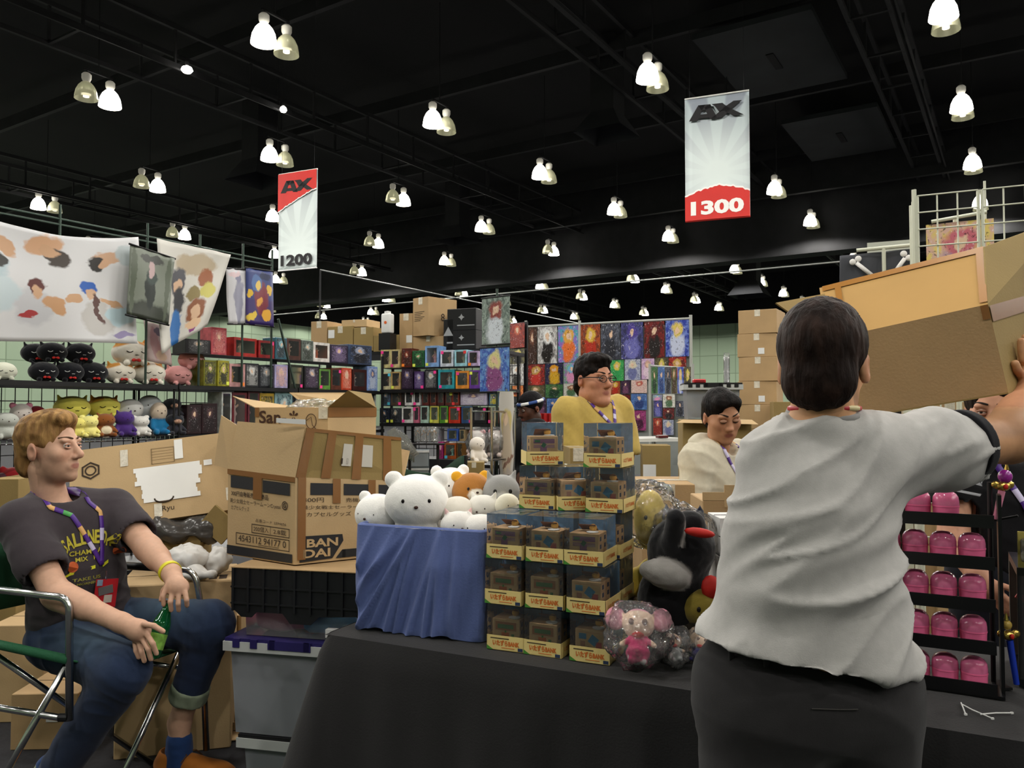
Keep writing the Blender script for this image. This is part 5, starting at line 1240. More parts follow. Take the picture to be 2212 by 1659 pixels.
# ================================================================== RIGHT SIDE: GRID WALLS AND FLAG
SR = line_plane(P(1981, 424, 3.5), P(2212, 401, 3.33))
def gridwall(label, pl, s0, s1, z0, z1, step=.0762, r=.0033, m=None, frame=.007):
    t = thing('grid_panel', label, 'grid panel', pl.at(s0, 0, 0), pl.ang); m = m or M_wirew; L = s1 - s0
    n = max(1, round(L / step))
    for i in range(n + 1):
        x = i * L / n; MB().tube([(x, 0, z0), (x, 0, z1)], frame if i in (0, n) else r, 6).build('upright_wire', m, t, True)
    k = max(1, round((z1 - z0) / step)); me = None
    for i in range(k + 1):
        z = z0 + i * (z1 - z0) / k
        if me is None: me = MB().tube([(0, -.004, 0), (L, -.004, 0)], r, 6).mesh('cross_wire', m, True)
        link('cross_wire', me, t, (0, 0, z))
    for x in (.02, L - .02): MB().bbox((x - .015, -.15, 0), (x + .015, .15, .02)).build('foot', m, t)
    for x in (0, L): MB().tube([(x, 0, .02), (x, 0, z0)], frame, 6).build('post', m, t, True)
    return t
sL, zT = SR.sz(1981, 424); sM, _ = SR.sz(2117, 410); sE = sM + (sM - sL)
gridwall('white wire grid panel above the lifted carton, with the free corner post', SR, sL, sM - .008, .9, zT)
gridwall('white wire grid panel joined on to the one with the corner post', SR, sM + .008, sE, .9, zT)
SR2 = Plane(SR.at(sL - .012, .0, 0), (math.sin(.43), math.cos(.43)))
t = gridwall('white wire grid panel seen edge-on at the corner', SR2, 0.0, .30, .9, zT + .03, frame=.011)
# white T-bar stand and flag
SF = line_plane(P(1812, 560, 4.3), P(1975, 540, 4.15))
t = thing('flag_stand', 'white T-bar stand holding the grey skull-less crossbones flag', 'stand', SF.at(0, 0, 0), SF.ang)
s0, z0 = SF.sz(1850, 541); s1, z1 = SF.sz(1976, 529); sm, zm = SF.sz(1909, 534)
MB().tube([(s0, 0, z0), (s1, 0, z1)], .010, 8).build('bar', M_wirew, t, True); MB().tube([(sm, 0, 0), (sm, 0, zm)], .010, 8).build('pole', M_wirew, t, True); MB().bbox((sm - .15, -.12, 0), (sm + .15, .12, .012)).build('base', M_wirew, t)
t['label'] = 'white T-bar stand holding the grey crossbones flag'
M_flag = cloth_mat('flag_grey', '41434a', [(.5, .05, .24, .30, 'd8c42c', 0.05)], shine=.7)
fl = hung_cloth('crossbones_flag', 'dark grey flag with two white bones and a yellow patch', SF, [(1814, 553), (1978, 536), (1984, 690), (1812, 700)], -.02, M_flag, 20, 16, wave=.006, seed=12, cat='flag')
mb = MB(); o0 = fl.location
def on_flag(px, py):
    s, z = SF.sz(px, py, 0.0); q = SF.at(s, 0.0, z); return q
F = [on_flag(*q) for q in ((1850, 568), (1885, 596), (1955, 558), (1930, 592))]
inv = Matrix.Rotation(-fl.rotation_euler.z, 4, 'Z')
for a, b, e in ((F[0], F[1], ((1842, 566), (1854, 559))), (F[2], F[3], ((1952, 548), (1963, 557)))):
    mbb = MB(); a_, b_ = inv @ (a - o0), inv @ (b - o0)
    mbb.tube([a_, b_], .011, 8)
    for q in e:
        c = inv @ (on_flag(*q) - o0); mbb.ell(c, (.017, .008, .017), 10, 6)
    mbb.build('bone', M_white, fl, 'all')
p = SF.at(SF.sz(1873, 522, -.25)[0], -.25, 0)
t = thing('white_board', 'plain white board behind the crossbones flag', 'board', p, SF.ang); s1_, zb1 = SF.sz(1985, 516, -.25); s0_, _ = SF.sz(1873, 522, -.25)
MB().bbox((0, 0, zb1 - .9), (s1_ - s0_, .02, zb1)).build('panel', mat('board_white', 'c6c9bb', .7), t); MB().bbox((.05, 0, 0), (.09, .02, zb1 - .9)).build('leg', M_wirew, t); MB().bbox((s1_ - s0_ - .09, 0, 0), (s1_ - s0_ - .05, .02, zb1 - .9)).build('leg', M_wirew, t)
# colourful faded poster behind the grid
SR3 = line_plane(P(1995, 520, 3.95), P(2150, 500, 3.8))
poster(SR3, (2000, 486, 2150, 640), 0, ['d8b0a0', 'e0c870', 'c86a78', '8a90b8'], 'faded pink and yellow poster behind the white grid', name='faded_poster')
t = thing('poster_rail', 'white rail holding the faded poster behind the grid', 'rail', SR3.at(0, 0, 0), SR3.ang); s0, z0 = SR3.sz(2012, 480); s1, _ = SR3.sz(2132, 470)
MB().tube([(s0, -.01, z0), (s1, -.01, z0 + .02)], .009, 8).build('rail', M_wirew, t, True); sm, zm = SR3.sz(2063, 484); MB().tube([(sm, .02, 0), (sm, .02, z0 + .005)], .009, 8).build('pole', M_wirew, t, True); MB().bbox((sm - .1, -.1, 0), (sm + .1, .12, .01)).build('base', M_wirew, t)
s, z = SR3.sz(2128, 380); t = thing('thin_pole', 'thin white upright pole rising over the grid panels', 'pole', SR3.at(s, -.1, 0)); MB().tube([(0, 0, 0), (0, 0, z)], .006, 8).build('pole', M_wirew, t, True); MB().lathe([(.06, 0), (.06, .01)], 12).build('base', M_wirew, t)
# brown cartons and dark goods seen through the grid, behind the shoulder
for bb, d, lb, m in (((2020, 868, 2085, 1010), 4.2, 'plain brown carton seen through the grid panel', M_card), ((1930, 872, 1985, 930), 4.6, 'dark bundle carton behind the grid post', M_blkp), ((1862, 880, 1930, 1000), 4.4, 'dull brown carton behind the raised sleeve', M_card3)):
    p = P(bb[0], bb[3], d); q = P(bb[2], bb[1], d)
    t = cbox(lb, (p.x, p.y, 0), 0, (q.x - p.x, .3, q.z), m=m)
# ================================================================== SALES TABLE
TZ = .74
TA = Pz(705, 1372, TZ); TB = Pz(1985, 1570, TZ); ST = line_plane(TA, TB)
if (TB - TA).dot(ST.d) < 0: ST.d = -ST.d
TLEN = (TB - TA).length + .55; TD = .78
def onT(u, w, z=0.0): return ST.at(u, -w, TZ + z)        # u along the front edge, w back from it, z above the cloth
def Tuv(px, py, z=0.0):
    p = Pz(px, py, TZ + z); q = p - TA; return q.dot(ST.d), -q.dot(ST.n)
TROT = math.atan2(ST.d.y, ST.d.x)
ST.o = Vector((TA.x, TA.y, 0))
M_cloth = mat('tablecloth_black', '1d1c1d', .9, var=.15, vscale=3, bump=.15, bscale=180, sheen=.1)
t = thing('trestle_table', 'long folding table hidden under the black cloth', 'table', (TA.x, TA.y, 0), TROT)
MB().bbox((.01, .01, TZ - .04), (TLEN, TD, TZ - .006)).build('table_top', mat('table_grey', '6a6a68', .6), t)
for x in (.15, TLEN - .15):
    for y in (.1, TD - .1): MB().tube([(x, y, 0), (x, y, TZ - .04)], .014, 8).build('leg', M_pole, t, True)
t = thing('tablecloth', 'plain black cloth draped over the sales table to the floor', 'tablecloth', (TA.x, TA.y, 0), TROT)
path = []; nside, nfront = 26, 120; cr = .03
for i in range(nside): path.append((Vector((0, TD - (TD - cr) * i / nside, 0)), Vector((-1, 0, 0)), i))
for i in range(7):
    a = math.pi / 2 * i / 6; path.append((Vector((cr - cr * math.cos(a), cr - cr * math.sin(a), 0)), Vector((-math.cos(a), -math.sin(a), 0)), nside + i))
for i in range(1, nfront + 1): path.append((Vector((cr + (TLEN - cr) * i / nfront, 0, 0)), Vector((0, -1, 0)), nside + 7 + i))
def skirt(i, j, nv):
    p, n, k = path[i]; v = j / (nv - 1)
    corner = math.exp(-((k - nside - 3) / 9.0) ** 2)
    s = k * .02
    fold = .5 * math.sin(k * .31) + .35 * math.sin(k * .17 + 1.3) + .25 * math.sin(k * .73 + .4)
    out = .004 + .012 * min(1, v * 14) + v * (.020 + .028 * fold) + corner * v * .20
    return p + n * out + Vector((0, 0, -TZ * .985 * v if v > .02 else -.012 * v / .02 * .2)) + Vector((0, 0, TZ + .004))
nv = 26; mb = MB(); N = len(path)
mb.add([skirt(i, j, nv) for j in range(nv) for i in range(N)], [(j * N + i, j * N + i + 1, (j + 1) * N + i + 1, (j + 1) * N + i) for j in range(nv - 1) for i in range(N - 1)])
mb.build('skirt', M_cloth, t, 'all')
mb = MB(); nu_, nv_ = 60, 16
def topf(u, v):
    x = -.004 + (TLEN + .004) * u; y = -.004 + (TD + .004) * v
    return Vector((x, y, TZ + .002 + .0012 * math.sin(x * 23 + y * 9) * math.sin(y * 17 + x * 4)))
mb.grid(topf, nu_, nv_); mb.build('top_sheet', M_cloth, t, 'all')

# ------------------------------------------------------------------ blue draped box of white plush
u0, w0 = Tuv(766, 1358); u1, w1 = Tuv(1046, 1391)
bw = u1 - u0; bd = .36; bh = .335
bo = onT(u0, min(w0, w1)); rzb = TROT + math.atan2(-(w0 - w1), bw) * 0
bo = Pz(766, 1358, TZ + .004); bo2 = Pz(1046, 1391, TZ + .004); rzb = math.atan2(bo2.y - bo.y, bo2.x - bo.x); bw = (bo2 - bo).xy.length
t = thing('cloth_covered_bin', 'square bin wrapped in creased blue cloth, holding white plush toys', 'bin', (bo.x, bo.y, bo.z), rzb)
M_blue = mat('cloth_blue', '5b6ba2', .85, var=.06, vscale=7, bump=.12, bscale=150, sheen=.15)
def rrect(s, w, d, r):
    """point and outward normal on a rounded rectangle, s in 0..1"""
    segs = [w - 2 * r, math.pi / 2 * r, d - 2 * r, math.pi / 2 * r] * 2; segs = segs[:8]; L = sum(segs); q = s * L
    P_ = [((r, 0), (1, 0), (0, -1)), None, ((w, r), (0, 1), (1, 0)), None, ((w - r, d), (-1, 0), (0, 1)), None, ((0, d - r), (0, -1), (-1, 0)), None]
    C_ = {1: ((w - r, r), -math.pi / 2), 3: ((w - r, d - r), 0), 5: ((r, d - r), math.pi / 2), 7: ((r, r), math.pi)}
    for k, l in enumerate(segs):
        if q <= l or k == 7:
            if P_[k]:
                o, dd, n = P_[k]; return Vector((o[0] + dd[0] * q, o[1] + dd[1] * q, 0)), Vector((*n, 0))
            c, a0 = C_[k]; a = a0 + (q / r); return Vector((c[0] + r * math.cos(a), c[1] + r * math.sin(a), 0)), Vector((math.cos(a), math.sin(a), 0))
        q -= l
def blue_pt(u, v):
    p, n = rrect(u % 1.0, bw, bd, .02)
    z = bh * (1 - v); L = 2 * (bw + bd); s = u * L
    k = lambda c, sl, wd, am: 1.5 * am * math.exp(-((s - c - sl * (1 - v) + .12) / wd) ** 2)
    f = 0
    for c, sl, wd, am in ((.02, .16, .010, .013), (.06, .20, .012, .012), (.11, .22, .010, .014), (.16, .16, .012, .011), (.22, .10, .009, .013), (.25, .09, .009, .012), (.30, .12, .011, .010), (.36, .06, .010, .012), (.40, .03, .012, .012), (.46, .02, .012, .009), (.0, .30, .012, .010)):
        f += k(c, sl, wd, am)
    f += .004 * math.sin(s * 60 + v * 9) * v + .006 * math.sin(s * 21 + 2 * v)
    bulge = .006 * math.sin(math.pi * v)
    hem = .012 * max(0, v - .93) / .07 * math.sin(s * 26)
    return p + n * (f + bulge) * min(1, .25 + v * 2.2) + Vector((0, 0, max(.001, z + (hem if z < .05 else 0))))
mb = MB(); mb.grid(blue_pt, 220, 34, closed_u=True); mb.build('cloth', M_blue, t, 'all')
mb = MB(); mb.grid(lambda u, v: rrect(u, bw, bd, .02)[0] + Vector((0, 0, bh + .006 * math.sin(math.pi * v))) - rrect(u, bw, bd, .02)[1] * .016 * v, 100, 5, closed_u=True); mb.build('rim', M_blue, t, 'all')
mb = MB(); mb.bbox((.02, .02, bh * .55), (bw - .02, bd - .02, bh * .6)); mb.build('inner_floor', M_card3, t)
zb = bo.z + bh * .6
def bin_plush(px, py, d, h, label, col, rz=0.0, **kw):
    c = P(px, py, d); hz = kw.get('hz', .66)
    return sit_plush(label, (c.x, c.y, max(zb + .002, c.z - hz * h)), rz, h, col, group=None, arms=False, legs=False, **kw)
WH = 'fbf9f4'
bin_plush(900, 1082, 2.66, .30, 'largest white plush bear in the blue bin, facing out', WH, rz=.1, ear='round', wide=1.08, fine=56, eye=.017, hr=.30, muzzle=None)
bin_plush(818, 1112, 2.72, .23, 'white plush bear slumped at the corner of the blue bin', WH, rz=-.5, ear='round', fine=46, wide=1.1, hr=.30, eye=.008)
bin_plush(972, 1050, 2.86, .24, 'white plush bear peeping up behind the largest one', WH, rz=.5, ear='round', fine=40, hr=.28)
bin_plush(1022, 1062, 2.80, .22, 'tan plush bear with orange-yellow ears, among white plush', 'b67a3c', rz=.35, ear='round', earc='e8a82c', muzzle='efe6d6', fine=50, hr=.30, eye=.02, lean=-.15)
bin_plush(1083, 1062, 2.78, .20, 'grey plush cat with dark eyes next to the tan bear', 'a3a2a0', rz=.1, ear='cat', muzzle='c4c2be', fine=46, hr=.30, eye=.03)
bin_plush(985, 1105, 2.68, .19, 'white plush seal lying under the tan bear', 'e8e2d6', rz=.9, ear='none', fine=40, wide=1.2)
bin_plush(1045, 1098, 2.70, .17, 'white plush dog lying under the grey cat', 'ebe7de', rz=-.4, ear='cat', fine=40, wide=1.2)
bin_plush(1095, 1092, 2.66, .15, 'small white plush duck beside the coin bank packs', 'f0ead6', rz=.6, ear='none', fine=36)
bin_plush(990, 1133, 2.56, .16, 'small white plush rabbit at the rim of the blue bin', 'f2eee8', rz=.3, ear='cat', earc='dfb6b4', fine=40, wide=1.25)
bin_plush(1040, 1140, 2.54, .16, 'small white plush cat with a pink nose at the rim', 'f2eee8', rz=-.3, ear='cat', fine=40, wide=1.35, nose=mat('nose_pink', 'c98a88', .6))

# ------------------------------------------------------------------ coin bank packs
BW, BD, BH = .122, .136, .134
M_yel = mat('tray_yellow', 'e6cf88', .5, var=.03, vscale=20)
M_org = mat('print_orange', 'cf6a28', .6); M_grn = mat('print_green', '4a8a34', .6); M_bl2 = mat('print_blue', '3a86b4', .6); M_pur = mat('print_purple', '8a5a80', .6)
M_rd2 = mat('print_red', 'bf4a48', .6); M_dkg = mat('print_darkgreen', '1f6a44', .6); M_navy = mat('print_navy', '2c3a58', .6)
M_bankc = mat('bank_card', 'd9b182', .8, var=.05, vscale=30)
M_backb = mat('pack_back_blue', '7aa6d4', .4, var=.25, vscale=18)
M_shell = film('pack_shell', haze=0.025, gloss=0.02, rough=0.08, bump=.25, bscale=18)
def coin_pack(variant):
    t = thing('coin_bank_pack', 'x', 'toy pack', (0, 0, 0), 0)
    w, d, h = BW - .003, BD - .003, BH - .002
    th = .0015; trh = .042
    tr = MB(); tr.bbox((0, 0, 0), (w, d, th)); tr.bbox((0, 0, 0), (w, th, trh)); tr.bbox((0, 0, 0), (th, d, trh)); tr.bbox((w - th, 0, 0), (w, d, trh)); tr.bbox((0, d - th, 0), (w, d, trh))
    tray = tr.build('tray', M_yel, t)
    lettering('title', 'いたずらBANK', M_org, tray, (w * .52, -.0006, trh * .5), (1, 0, 0), (0, 0, 1), trh * .42, w * .72, bold=.05)
    lettering('title', 'いたずらBANK', M_org, tray, (w + .0006, d * .5, trh * .5), (0, 1, 0), (0, 0, 1), trh * .34, d * .68, bold=.03)
    MB().bbox((w * .1, -.0006, trh * .78), (w * .6, 0, trh * .84)).build('caption', M_ink, tray)
    MB().bbox((w * .4, -.0006, trh * .16), (w * .75, 0, trh * .2)).build('caption', M_org, tray)
    MB().poly([(0, -.0006, 0), (w * .18, -.0006, 0), (w * .05, -.0006, trh * .22), (0, -.0006, trh * .3)]).build('leaf', M_grn, tray)
    MB().bbox((w * .84, -.0006, trh * .04), (w * .97, 0, trh * .26)).build('badge', M_navy, tray)
    bx, by, bz = .088, .078, .088; ox, oy, oz = (w - bx) / 2 - .002, .010, th
    bk = MB().bevbox((ox + bx / 2, oy + by / 2, oz + bz / 2), (bx, by, bz), .0015).build('bank', M_bankc, t)
    fy = oy - .0006
    def pr(u0, v0, u1, v1, m, nm='print', rot=0, y=0):
        c = Vector((ox + bx * (u0 + u1) / 2, fy - y, oz + bz * (v0 + v1) / 2)); hw, hh = bx * (u1 - u0) / 2, bz * (v1 - v0) / 2
        pts = [c + Ry(rot) @ Vector((sx * hw, 0, sz * hh)) for sx, sz in ((-1, -1), (1, -1), (1, 1), (-1, 1))]; MB().poly(pts).build(nm, m, bk)
    if variant == 'blue':
        pr(.13, .68, .38, .86, M_bl2); pr(.48, .52, .76, .8, M_bl2, rot=.6); pr(.7, .42, .9, .62, M_rd2); pr(.18, .45, .34, .62, mat('print_faded_red', 'b07a5e', .7)); pr(.12, .9, .92, .905, M_rd2)
    elif variant == 'grape':
        pr(.12, .74, .88, .90, M_pur); pr(.16, .78, .36, .87, M_dkg, y=.0003); pr(.12, .58, .88, .70, mat('print_mauve', 'a67c80', .7)); pr(.36, .42, .60, .64, M_pur, y=.0003); pr(.42, .60, .56, .76, M_dkg, rot=.6, y=.0006)
    else:
        pr(.12, .62, .88, .90, mat('print_pale_orange', 'b0744a', .7)); pr(.2, .68, .78, .82, mat('print_sage', '5c8a54', .7), y=.0003); pr(.34, .38, .62, .56, M_org); pr(.46, .55, .52, .62, M_grn, y=.0003); pr(.7, .42, .8, .52, mat('print_sage'))
    for v in (.2, .55, .8):
        for u in (.2, .75): MB().bbox((ox + bx, oy + by * u - .006, oz + bz * v - .004), (ox + bx + .0005, oy + by * u + .008, oz + bz * v + .008)).build('stamp', M_navy, bk)
        MB().bbox((ox - .0005, oy + by * .3, oz + bz * v - .004), (ox, oy + by * .5, oz + bz * v + .008)).build('stamp', M_navy, bk)
    MB().lathe([(.016, 0), (.018, .003), (.014, .004)], 14, (ox + bx * .72, oy + .02, oz + bz)).build('dish', M_paper, bk, True)
    MB().box((ox + bx * .5, oy + by * .55, oz + bz + .012), (.05, .04, .002), Rx(-.5)).build('lid_flap', mat('flap_brown', '6a3a1c', .6), bk)
    MB().ell((ox + bx * .68, oy + .036, oz + bz + .012), (.012, .010, .011), 10, 6).build('paw', mat('paw_tan', 'd59a3a', .7), bk, 'all')
    MB().bbox((.003, d - .004, trh * .2), (w - .003, d - .002, h)).build('back_card', M_backb, t)
    mb = MB(); e = .0012
    mb.bbox((e, e, .01), (w - e, d - e, h)); mb.build('shell', M_shell, t)
    return t
protos = {k: coin_pack(k) for k in ('blue', 'grape', 'carrot')}; used = set()
VN = {'blue': 'blue-patch', 'grape': 'purple-label', 'carrot': 'orange-label'}
def put_pack(variant, loc, rz, label):
    if variant not in used: used.add(variant); o = protos[variant]; o.location = loc; o.rotation_euler = (0, 0, rz); o['label'] = label; o['group'] = 'coin bank packs'; return o
    return dup(protos[variant], loc, rz, label, 'coin bank packs')
c0 = Pz(1049, 1400, TZ + .004); c1 = Pz(1312, 1437, TZ + .004); dv = (c1 - c0).xy; rzc = math.atan2(dv.y, dv.x); ex = Vector((math.cos(rzc), math.sin(rzc), 0)); ey = Vector((-math.sin(rzc), math.cos(rzc), 0))
pitch = dv.length / 3
rowv = [['carrot', 'carrot', 'blue'], ['carrot', 'carrot', 'blue'], ['grape', 'blue', 'grape']]
lev = ['bottom', 'second', 'third']; colm = ['next to the blue bin', 'in the middle column', 'beside the bagged dolls']
z0 = c0.z
for L_ in range(3):
    for c in range(3):
        jit = (.004, -.003, .002)[(L_ + c) % 3]
        put_pack(rowv[L_][c], c0 + ex * (c * pitch + jit + (.012 if (L_ == 0 and c == 2) else 0)) + Vector((0, 0, L_ * BH)), rzc + (.03, -.02, .0)[(L_ * 2 + c) % 3], '%s coin bank pack, %s level of the front row, %s' % (VN[rowv[L_][c]], lev[L_], colm[c]))
        put_pack('blue', c0 + ex * (c * pitch + .004) + ey * (BD + .006) + Vector((0, 0, L_ * BH)), rzc, 'coin bank pack, %s level of the back row, %s' % (lev[L_], colm[c]))
b0 = c0 + ey * (BD + .006)
put_pack('grape', b0 + ex * (.045) + Vector((0, 0, 3 * BH)), rzc, 'purple-label coin bank pack on the fourth level beside a turned one')
put_pack('blue', b0 + ex * (1 * pitch + .055) - ey * .012 + Vector((0, 0, 3 * BH)), rzc + .62, 'coin bank pack turned cornerwise on the fourth level')
put_pack('blue', b0 + ex * (2 * pitch + .012) + Vector((0, 0, 3 * BH)), rzc, 'blue-patch coin bank pack on the fourth level under the topmost one')
put_pack('grape', b0 + ex * (.07) + Vector((0, 0, 4 * BH)), rzc + .55, 'coin bank pack turned cornerwise on the fifth level')
put_pack('blue', b0 + ex * (2 * pitch + .006) + Vector((0, 0, 4 * BH)), rzc, 'blue-patch coin bank pack on the fifth level above a like one')

# ------------------------------------------------------------------ plush heap and bagged dolls right of the packs
def tpos(px, py, z=0): u, w = Tuv(px, py, z); return onT(u, w, .004 + z)
p = P(1462, 1188, 2.36)
B = Blob(); b_ = np3(p)
t = thing('penguin_plush', 'big black and grey penguin plush lying on its side in the heap', 'plush toy', (p.x, p.y, TZ + .006), .0)
zc_ = p.z - t.location.z
B.u(s_ell((.02, .03, zc_ - .0), (.10, .085, .095)), 0).u(s_ell((.0, .04, zc_ * .45), (.11, .09, zc_ * .46)), .05).u(s_cone((-.02, -.03, zc_ + .02), (-.015, -.06, zc_ + .10), .03, .028), .02).u(s_ell((-.045, -.05, zc_ - .06), (.075, .045, .040), Ry(.25)), .012).u(s_ell((.04, .0, zc_ + .085), (.04, .04, .03)), .03)
def pengc(V):
    C = np.tile(np.array(lin('17171a')), (len(V), 1)); q = (V - np.array((-.045, -.05, zc_ - .06))) @ np.array(Ry(.25))
    C = cmix(C, lin('8d8a86'), sstep(1.12, 1.0, np.sqrt((q[:, 0] / .080) ** 2 + (q[:, 1] / .050) ** 2 + (q[:, 2] / .045) ** 2)))
    return cmix(C, lin('c9c8c6'), sstep(.01, .0, np.abs(V[:, 0] - .012 - .25 * (V[:, 2] - zc_ - .06))) * (V[:, 1] < -.05) * (V[:, 2] > zc_ + .02))
blob('body', B, (-.17, -.13, -.005), (.17, .16, zc_ + .16), .007, M_pl, t, pengc, fuzz(.002, 80))
mb = MB(); mb.ell((.05, -.075, zc_ + .062), (.045, .016, .014), 10, 6, Ry(.15)); mb.build('bow', M_bow, t, 'all')
def bag_over(o, c, r, seed=0, h=.010, m=None):
    f = s_ell(c, r); return blob('bag', f, [c[i] - r[i] - .02 for i in range(3)], [c[i] + r[i] + .02 for i in range(3)], h, m or M_bag2, o, None, lambda V, N: .014 * vnoise(V * 32 + seed) + .006 * vnoise(V * 90 + seed))
M_bag2 = film('doll_bag', haze=0.07, gloss=0.05, rough=0.09, bump=0.8, bscale=22)
p = P(1402, 1100, 2.55); o = sit_plush('yellow hooded plush in a clear bag behind the penguin', (p.x, p.y, TZ + .006), .2, p.z + .02 - TZ + .03, 'd8b84e', headc='e6cc6a', ear='none', fine=40, wide=.5, hr=.22, hz=.8); bag_over(o, (0, 0, p.z - TZ - .02), (.10, .09, .11), 1)
p = P(1476, 1150, 2.5); o = sit_plush('navy and pale plush in a crumpled clear bag behind the penguin', (p.x, p.y, TZ + .006), -.3, p.z - TZ + .08, '2a3048', headc='c8b8a0', ear='cat', earc='20283c', fine=40, wide=.6, belly='c86a2c'); bag_over(o, (0, 0, p.z - TZ - .02), (.11, .09, .10), 3)
p = tpos(1448, 1352); o = sit_plush('white plush with a long pink ear under the penguin', p, .3, .15, 'ded6d4', headc='e4dcda', ear='none', fine=46, wide=1.2, lean=.0)
MB().ell((-.02, -.06, .135), (.055, .02, .022), 12, 8, Ry(-.35)).build('ear', mat('plush_pink', 'cf7288', .9), o, 'all')
lettering('lettering', 'PE', M_ink, o, (.03, -.082, .09), (1, 0, 0), (0, 0, 1), .018)
p = P(1512, 1300, 2.34); o = sit_plush('dark plush bird with a red crest beside the grey-shirted man', (p.x, p.y, TZ + .006), .2, .20, '2a241c', headc='8a7a34', ear='none', fine=40, eye=.03); MB().ell((.02, -.03, .195), (.03, .02, .035), 10, 6).build('crest', M_bow, o, 'all')
def doll(label, loc, rz, h, hair, dress, skin='e8c8ae', lean=-.9, seed=0, bag=(.085, .07, .10)):
    """soft doll with two hair buns, lying back in a clear bag"""
    t = thing('bagged_doll', label, 'doll', loc, rz); t.rotation_euler = (lean, 0, rz)
    B = Blob().u(s_ell((0, 0, h * .66), (h * .27, h * .2, h * .25)), 0).u(s_cone((0, 0, h * .42), (0, 0, h * .2), h * .10, h * .2), h * .04)
    for s in (-1, 1):
        B.u(s_ell((s * h * .38, 0, h * .74), (h * .17, h * .10, h * .2)), h * .03); B.u(s_cone((s * h * .1, 0, h * .42), (s * h * .26, -h * .06, h * .3), h * .05, h * .045), h * .03); B.u(s_cone((s * h * .08, 0, h * .12), (s * h * .1, -h * .1, h * .03), h * .07, h * .06), h * .03)
    def cf(V):
        x, y, z = V.T; C = np.tile(np.array(lin(dress)), (len(V), 1))
        C = cmix(C, lin(skin), sstep(h * .44, h * .46, z)); C = cmix(C, lin(hair), sstep(h * .255, h * .27, np.abs(x)) * (z > h * .44)); C = cmix(C, lin(hair), sstep(h * .80, h * .83, z + .25 * y)); C = cmix(C, lin(hair), sstep(0.0, h * .03, y) * (z > h * .46))
        C = cmix(C, lin('f0e6e8'), (sstep(.45, .6, vnoise(V * 70 + seed)) * (z < h * .4)))
        return cmix(C, lin(skin), sstep(h * .2, h * .22, np.abs(x)) * (z < h * .42) * (z > h * .2))
    blob('body', B, (-h * .6, -h * .32, -.01), (h * .6, h * .3, h * 1.0), h / 44, M_pl, t, cf)
    for s in (-1, 1): MB().ell((s * h * .11, -h * .195, h * .64), (h * .045, h * .02, h * .055), 10, 6).build('eye', mat('doll_eye', '6a4a3c', .3), t, 'all')
    MB().ell((0, -h * .14, h * .44), (h * .1, h * .05, h * .05), 10, 6).build('bow', M_bow, t, 'all')
    bag_over(t, (0, -.01, h * .5), (h * .58, h * .40, h * .56), seed, h / 18); return t
q = tpos(1378, 1462); doll('pink-haired doll in a clear bag at the front edge of the table', q + Vector((0, 0, .028)), rzc + .25, .165, 'dd92a6', 'cf3f74', lean=-.55, seed=1)
q = tpos(1452, 1408); doll('pink-haired doll in a clear bag behind the front one', q + Vector((0, 0, .05)), rzc - .05, .15, 'd98a9c', 'c9447a', lean=-.6, seed=5)
q = tpos(1462, 1452); doll('grey-haired doll in a clear bag beside the pink-haired one', q + Vector((0, 0, .022)), rzc + .5, .10, '34383a', 'b0b2b2', lean=-.9, seed=8)
q = tpos(1502, 1452); doll('violet-dressed doll in a clear bag beside the grey-shirted man', q + Vector((0, 0, .022)), rzc - .3, .10, 'c8a888', '3c3478', lean=-.9, seed=11)
q = tpos(1408, 1400); doll('pale doll in a clear bag half hidden behind the front one', q + Vector((0, 0, .04)), rzc + .6, .11, 'c09a94', 'a08088', lean=-.7, seed=14)

# ------------------------------------------------------------------ capsule rack
k0 = Pz(1938, 1480, TZ + .004); k1 = Pz(2172, 1514, TZ + .004); dv = (k1 - k0).xy; rk = math.atan2(dv.y, dv.x)
CL = .42; exk = Vector((math.cos(rk), math.sin(rk), 0)); ko = k1 - exk * CL
t = thing('capsule_rack', 'black five-tier stand filled with pink toy capsules', 'display stand', ko, rk)
TP = .103; DEP = .085
tz = [.012 + TP * i for i in range(5)]
M_blkg = mat('black_acrylic', '0d0d10', .3)
for z in tz:
    MB().bbox((0, 0, z), (CL - .016, DEP, z + .005)).build('tier', M_blkg, t)
    MB().bbox((0, -.003, z - .008), (CL - .016, .001, z + .024)).build('lip', M_blkg, t)
for x in (-.006, CL - .006): MB().bbox((x, .03, 0), (x + .008, DEP, TP * 5 - .02)).build('side', M_blkg, t)
MB().bbox((0, -.0, 0), (CL, DEP, .008)).build('base', M_blkg, t)
M_cap = mat('capsule_pink_solid', 'ee6e9c', .35); M_capt = film('capsule_pink_clear', tint='f08ab0', haze=.72, gloss=.04, rough=.1, hazecol='f57fae')
me_low = MB().lathe([(.001, 0), (.024, 0), (.0295, .004), (.0305, .03), (.0315, .031), (.0315, .035)], 24, cap=False).mesh('lower_cup', M_cap, 40)
me_up = MB().lathe([(.0308, .033), (.0308, .045), (.029, .056), (.024, .064), (.015, .0695), (.001, .0715)], 24, cap=False).mesh('upper_dome', M_capt, 'all')
me_in = MB().ell((0, 0, .042), (.022, .022, .018), 12, 8).mesh('filling', mat('capsule_fill', 'd86a92', .6), 'all')
tn = ['bottom', 'second lowest', 'middle', 'second highest', 'top']
for i, z in enumerate(tz):
    n = 6
    for j in range(n):
        if i == 4 and j == n - 1: continue
        c = ko + exk * (.036 + j * .0640 + (.0 if i < 4 else .008)) + Vector((-math.sin(rk), math.cos(rk), 0)) * .036 + Vector((0, 0, z + .006))
        k = thing('toy_capsule', 'pink toy capsule standing on the %s tier of the black stand' % tn[i], 'capsule', c, random.random() * 6, 'pink capsules on the stand')
        link('lower_cup', me_low, k); link('upper_dome', me_up, k); link('filling', me_in, k)
